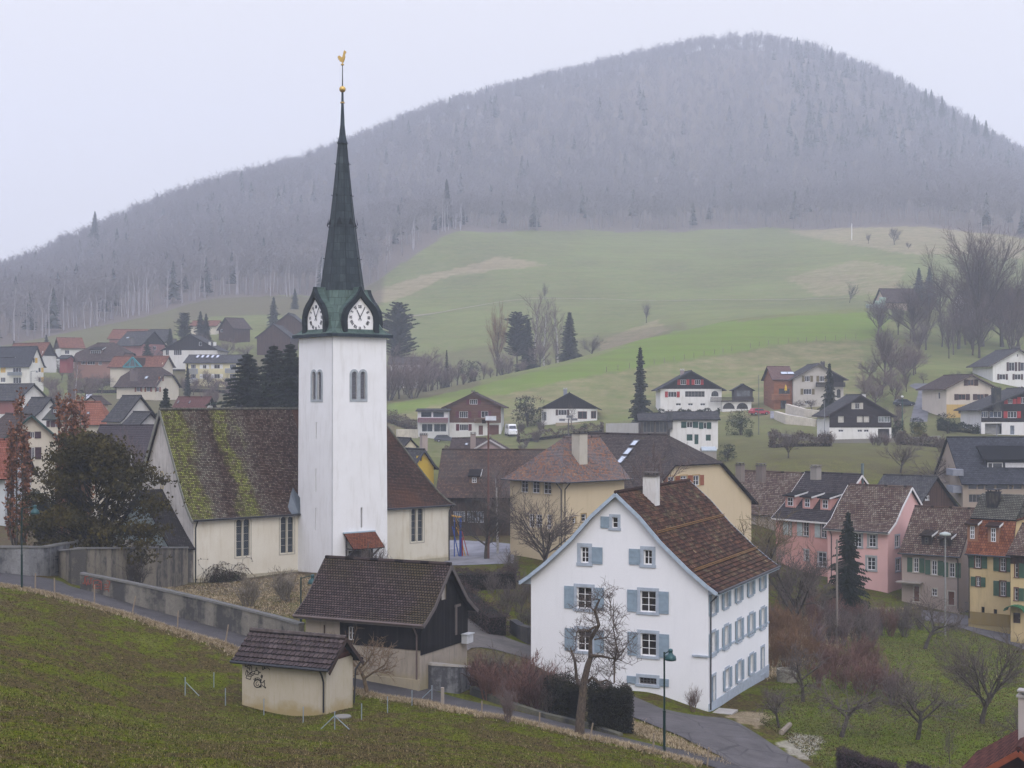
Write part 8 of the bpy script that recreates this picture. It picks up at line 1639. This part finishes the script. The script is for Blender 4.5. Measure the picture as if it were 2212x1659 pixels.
# gardens of the left village and slope: bare shrubs
random.seed(19)
for i in range(64):
    x = random.uniform(100, 640); D = random.uniform(300, 440)
    if 225 < x < 390 and 310 < D < 370: continue
    p = onD(x, D); sx_ = p.x; tree('shrub' if i % 3 else 'round', i % 4 + 1, 'garden_shrub' if i % 3 else 'garden_tree', 'hazy bare shrub among the left village gardens' if i % 3 else 'hazy bare tree among the left village gardens', p, random.uniform(3, 5) if i % 3 else random.uniform(5, 8), 'shrub' if i % 3 else 'tree', 'left village garden shrubs' if i % 3 else 'left village garden trees', BKT, BKP, 1.1)
for i in range(40):
    x, D = random.choice(((random.uniform(1180, 1420), random.uniform(225, 285)), (random.uniform(1120, 1180), random.uniform(240, 300)), (random.uniform(1850, 1960), random.uniform(270, 315)), (random.uniform(1690, 1940), random.uniform(236, 244)), (random.uniform(2030, 2110), random.uniform(205, 235))))
    p = onD(x, D); tree('shrub', i % 4 + 1, 'slope_shrub', 'bare shrub in the gardens of the hillside chalets', p, random.uniform(1.8, 3.2), 'shrub', 'hillside garden shrubs', BKT, random.choice((BKT, BKP)), 1.2)
for i in range(10):
    x = random.uniform(1870, 1990); D = random.uniform(295, 335); p = onD(x, D); tree('round', i % 4 + 1, 'bank_tree', 'bare tree on the bank left of the curving hillside road', p, random.uniform(6, 10), 'tree', 'trees left of the hillside road', BKT, BKP, 1.1)

# ---------------------------------------------------------------- grass and straw tufts
def tufts():
    rng = np.random.default_rng(8); V = []; Fc = []; n = 0
    def batch(X, Y, size, wid, nb, mat, name):
        Z = groundv(X, Y); k = len(X); vs = np.zeros((k, nb, 3, 3))
        for b in range(nb):
            a = rng.uniform(0, 6.283, k); s = size*rng.uniform(.5, 1.2, k); lx = np.cos(a); ly = np.sin(a); ox = rng.normal(0, .05, k); oy = rng.normal(0, .05, k); w2 = wid*rng.uniform(.6, 1.3, k)
            bx, by = X+ox, Y+oy
            vs[:, b, 0] = np.stack([bx-ly*w2, by+lx*w2, Z-.02], -1); vs[:, b, 1] = np.stack([bx+ly*w2, by-lx*w2, Z-.02], -1); le = s*rng.uniform(.3, 1.3, k); vs[:, b, 2] = np.stack([bx+lx*le, by+ly*le, Z+s*.75], -1)
        vv = vs.reshape(-1, 3); me = bpy.data.meshes.new(name); me.vertices.add(len(vv)); me.vertices.foreach_set('co', vv.ravel()); nt_ = len(vv)//3
        me.loops.add(len(vv)); me.loops.foreach_set('vertex_index', np.arange(len(vv))); me.polygons.add(nt_); me.polygons.foreach_set('loop_start', np.arange(nt_)*3); me.polygons.foreach_set('loop_total', np.full(nt_, 3)); me.update()
        me.materials.append(mat); o = bpy.data.objects.new(name, me); COL.objects.link(o); o['kind'] = 'stuff'; return o
    m, t, b = nodes('grass'); v = vec(t); ge = N(t, 'ShaderNodeNewGeometry')
    f = mixc(t, .5, noise(t, v, .11, 5, .6), noise(t, v, .9, 6, .7)); g_ = ramp(t, ge.outputs['Random Per Island'], [(0, (.016, .024, .0004)), (.55, (.065, .083, .0006)), (.85, (.13, .13, .010)), (1, (.30, .25, .14))]); br_ = ramp(t, ge.outputs['Random Per Island'], [(0, (.014, .009, .003)), (.55, (.056, .040, .013)), (1, (.26, .20, .10))])
    t.links.new(mixc(t, ramp(t, f, [(.46, 0.0), (.57, 1.0)]), br_, g_), b.inputs[0]); b.inputs['Roughness'].default_value = 1; b.inputs['Specular IOR Level'].default_value = .05
    edge = [tuple(hit(x, y)[:2]) for x, y in LN_B]; mead = [tuple(hit(x, y)[:2]) for x, y in ((-200, 1700), (-200, 1262), (0, 1266), (125, 1289), (205, 1311), (282, 1331), (382, 1363), (487, 1393), (560, 1425), (700, 1472), (763, 1491), (828, 1508), (928, 1521), (1040, 1546), (1188, 1575), (1338, 1608), (1434, 1632), (1516, 1655), (1540, 1720))] + [(12, 40), (-30, 35)]
    k = 95000; Y = rng.uniform(34, 104, k); A = rng.uniform(-.40, .18, k); X = A*Y; msk = inpoly(X, Y, mead)
    hx = [tuple(c[:2]) for c in (HU.front.P, HU.right.P, HU.right.pt(HU.Dp, 0), HU.left.P)]; msk &= ~inpoly(X, Y, hx)
    batch(X[msk], Y[msk], .085, .022, 3, m, 'grass')
    orch = [tuple(hit(x, y)[:2]) for x, y in ((1640, 1560), (1670, 1480), (1800, 1420), (1900, 1320), (2060, 1352), (2212, 1408), (2300, 1450), (2300, 1720), (1800, 1680), (1770, 1660), (1700, 1600))]
    k = 60000; Y = rng.uniform(78, 150, k); A = rng.uniform(.16, .39, k); X = A*Y; msk = inpoly(X, Y, orch); batch(X[msk], Y[msk], .10, .03, 3, m, 'orchard_grass')
    m2, t, b = nodes('straw'); ge = N(t, 'ShaderNodeNewGeometry'); t.links.new(ramp(t, ge.outputs['Random Per Island'], [(0, (.14, .10, .05)), (.5, (.30, .23, .13)), (1, (.46, .38, .25))]), b.inputs[0]); b.inputs['Roughness'].default_value = 1
    L = [hit(x, y) for x, y in LN_B[:-2]]; rs, ln = resample(L, 900); idx = rng.integers(0, 900, 15000); P_ = np.array([[p.x, p.y] for p in rs]); off = np.abs(rng.normal(0, .55, 15000)) + .03; d = np.gradient(P_, axis=0); d /= np.linalg.norm(d, axis=1)[:, None]; nrm = np.stack([d[:, 1], -d[:, 0]], -1)
    XY = P_[idx] + nrm[idx]*off[:, None] + rng.normal(0, .06, (15000, 2)); batch(XY[:, 0], XY[:, 1], .24, .02, 3, m2, 'dry_grass')
    yard = [tuple(hit(x, y, 98)[:2]) for x, y in ((200, 1255), (420, 1262), (650, 1240), (700, 1262), (655, 1340), (420, 1296))]; k = 16000; Y = rng.uniform(98, 132, k); A = rng.uniform(-.32, -.12, k); X = A*Y; msk = inpoly(X, Y, yard); batch(X[msk], Y[msk], .16, .03, 3, m2, 'garden_straw')
    thk = [tuple(hit(x, y, 98)[:2]) for x, y in ((1655, 1470), (1780, 1425), (1890, 1340), (1990, 1310), (1700, 1320), (1655, 1380))]; k = 16000; Y = rng.uniform(98, 150, k); A = rng.uniform(.16, .3, k); X = A*Y; msk = inpoly(X, Y, thk); batch(X[msk], Y[msk], .3, .03, 3, m2, 'thicket_straw')
    L = [hit(x, y) for x, y in ((1371, 1560), (1440, 1590), (1500, 1618), (1560, 1640))]; rs, ln = resample(L, 300); P_ = np.array([[p.x, p.y] for p in rs]); idx = rng.integers(0, 300, 3000); XY = P_[idx] + rng.normal(0, .5, (3000, 2)) + np.array([-.5, -.5]); batch(XY[:, 0], XY[:, 1], .2, .02, 3, m2, 'dry_verge_grass')
tufts()
# ---------------------------------------------------------------- forest covering the hill
def forest():
    rng = np.random.default_rng(12)
    def bare(seed):
        r = np.random.default_rng(seed); tv = []; H = 1.0
        def tri(a, b, w): # slender triangle pair
            a = np.array(a); b = np.array(b); d = b-a; s = np.cross(d, [0.3, .9, .1]); s = s/np.linalg.norm(s)*w; s2 = np.cross(d, s); s2 = s2/np.linalg.norm(s2)*w; tv.append([a-s, a+s, b]); tv.append([a-s2, a+s2, b])
        tri([0, 0, -.02], [r.normal(0, .02), r.normal(0, .02), .8], .011)
        for i in range(13):
            z = r.uniform(.36, .80); a = r.uniform(0, 6.28); L = r.uniform(.18, .30); o = r.uniform(.4, 1.0); e = [math.cos(a)*L*o, math.sin(a)*L*o, z+L*.9]; tri([0, 0, z-.05], e, .006)
            for k in range(9):
                t = r.uniform(.25, 1); q = [e[0]*t, e[1]*t, z-.05+(e[2]-z+.05)*t]; tri(q, [q[0]+r.normal(0, .07), q[1]+r.normal(0, .07), q[2]+r.uniform(-.02, .10)], .0045)
        return np.array(tv)
    def con(seed):
        r = np.random.default_rng(seed); tv = []
        for i in range(16):
            z = .12+.86*i/16; rad = .2*(1-i/16.5)+.015
            for k in range(6):
                a = r.uniform(0, 6.28); w = .55; p = lambda aa, rr, zz: [math.cos(aa)*rr, math.sin(aa)*rr, zz]
                tv.append([[0, 0, z+.06], p(a-w, rad*r.uniform(.7, 1.1), z-.03), p(a+w, rad*r.uniform(.7, 1.1), z-.03)])
        return np.array(tv)
    Bp = [bare(i) for i in range(6)]; Cp = [con(i) for i in range(3)]
    k = 22000; X = []; 
    Y = rng.uniform(480, 1720, k*2); A = rng.uniform(-.50, .50, k*2); X = A*Y; px = X/Y*F+CX
    keep = (Y > bnd(px)+4) & (rng.uniform(0, 1, k*2) < np.clip(Y/1150, .45, 1)); X, Y, px = X[keep][:k], Y[keep][:k], px[keep][:k]
    # skip trees wholly behind the crest
    Z = groundv(X, Y); ang = Z/Y; az = np.round(px/14).astype(int); order = np.argsort(Y); best = {}; kp = np.ones(len(X), bool)
    for i in order:
        b = best.get(az[i], -9); top = (Z[i]+24)/Y[i]
        if top < b - .006: kp[i] = False
        if ang[i] > b: best[az[i]] = ang[i]
    X, Y, Z, px = X[kp], Y[kp], Z[kp], px[kp]
    low = Y < bnd(px)+45; typ = rng.uniform(0, 1, len(X)); conifer = typ < np.clip(.025 + .20*((px > 1700) & (Y > 1150)) + .02*((px < 500)), 0, 1)
    def emit(sel, protos, hmin, hmax, name, mat):
        idx = np.nonzero(sel)[0]; out = []
        for j, pr in enumerate(protos):
            ii = idx[j::len(protos)]; n = len(ii)
            if not n: continue
            h = rng.uniform(hmin, hmax, n); a = rng.uniform(0, 6.28, n); c, s = np.cos(a)*h, np.sin(a)*h; p = pr.reshape(-1, 3)
            x = p[None, :, 0]*c[:, None]-p[None, :, 1]*s[:, None]+X[ii][:, None]; y = p[None, :, 0]*s[:, None]+p[None, :, 1]*c[:, None]+Y[ii][:, None]; z = p[None, :, 2]*h[:, None]+Z[ii][:, None]
            out.append(np.stack([x, y, z], -1).reshape(-1, 3))
        vv = np.concatenate(out); nt_ = len(vv)//3; me = bpy.data.meshes.new(name); me.vertices.add(len(vv)); me.vertices.foreach_set('co', vv.ravel()); me.loops.add(len(vv)); me.loops.foreach_set('vertex_index', np.arange(len(vv))); me.polygons.add(nt_); me.polygons.foreach_set('loop_start', np.arange(nt_)*3); me.polygons.foreach_set('loop_total', np.full(nt_, 3)); me.update(); me.materials.append(mat)
        o = bpy.data.objects.new(name, me); COL.objects.link(o); o['kind'] = 'stuff'; return o
    fm = bark((.27, .25, .26), (.21, .19, .205), .02); fc = leafm((.09, .10, .09), (.06, .07, .065), .05)  # bark and needles lightened: part of the distance haze is in these colours
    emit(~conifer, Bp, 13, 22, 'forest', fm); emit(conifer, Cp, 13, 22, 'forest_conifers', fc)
    # pale trunks showing at the lower edge of the wood
    Yl = []; n = 110; pxl = rng.uniform(-60, 1000, n); q = MB()
    for x_, j in zip(pxl, rng.uniform(0, 26, n)):
        if 1000 < x_ < 1750 and rng.uniform() < .6: continue
        y_ = bnd(x_)+j; X_ = (x_-CX)/F*y_; z_ = ground(X_, y_); h = rng.uniform(13, 21); q.tube([(X_, y_, z_-.5), (X_+rng.normal(0, .5), y_, z_+h*.6), (X_+rng.normal(0, .9), y_, z_+h)], [.24, .17, .05], 3, cap=False)
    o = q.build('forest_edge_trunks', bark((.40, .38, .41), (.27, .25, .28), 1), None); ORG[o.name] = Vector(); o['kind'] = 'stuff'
forest()
# ---------------------------------------------------------------- haze
def haze():
    mb = MB(); x0, x1, y0, y1, z0, z1 = -1900, 1900, -140, 2330, -72, 470
    mb.hexa([(x0, y0, z0), (x1, y0, z0), (x1, y1, z0), (x0, y1, z0), (x0, y0, z1), (x1, y0, z1), (x1, y1, z1), (x0, y1, z1)])
    m = bpy.data.materials.new('haze'); m.use_nodes = True; t = m.node_tree; t.nodes.clear()
    o = t.nodes.new('ShaderNodeOutputMaterial'); v = t.nodes.new('ShaderNodeVolumePrincipled')
    v.inputs['Density'].default_value = HAZE_D; v.inputs['Color'].default_value = HAZE_C; v.inputs['Anisotropy'].default_value = 0.0
    t.links.new(v.outputs[0], o.inputs['Volume']); b = mb.build('haze', m, None); props(b, None, None, None, 'stuff')
HAZE_D = 0.00045; HAZE_C = (.84, .90, 1.0, 1)
haze()
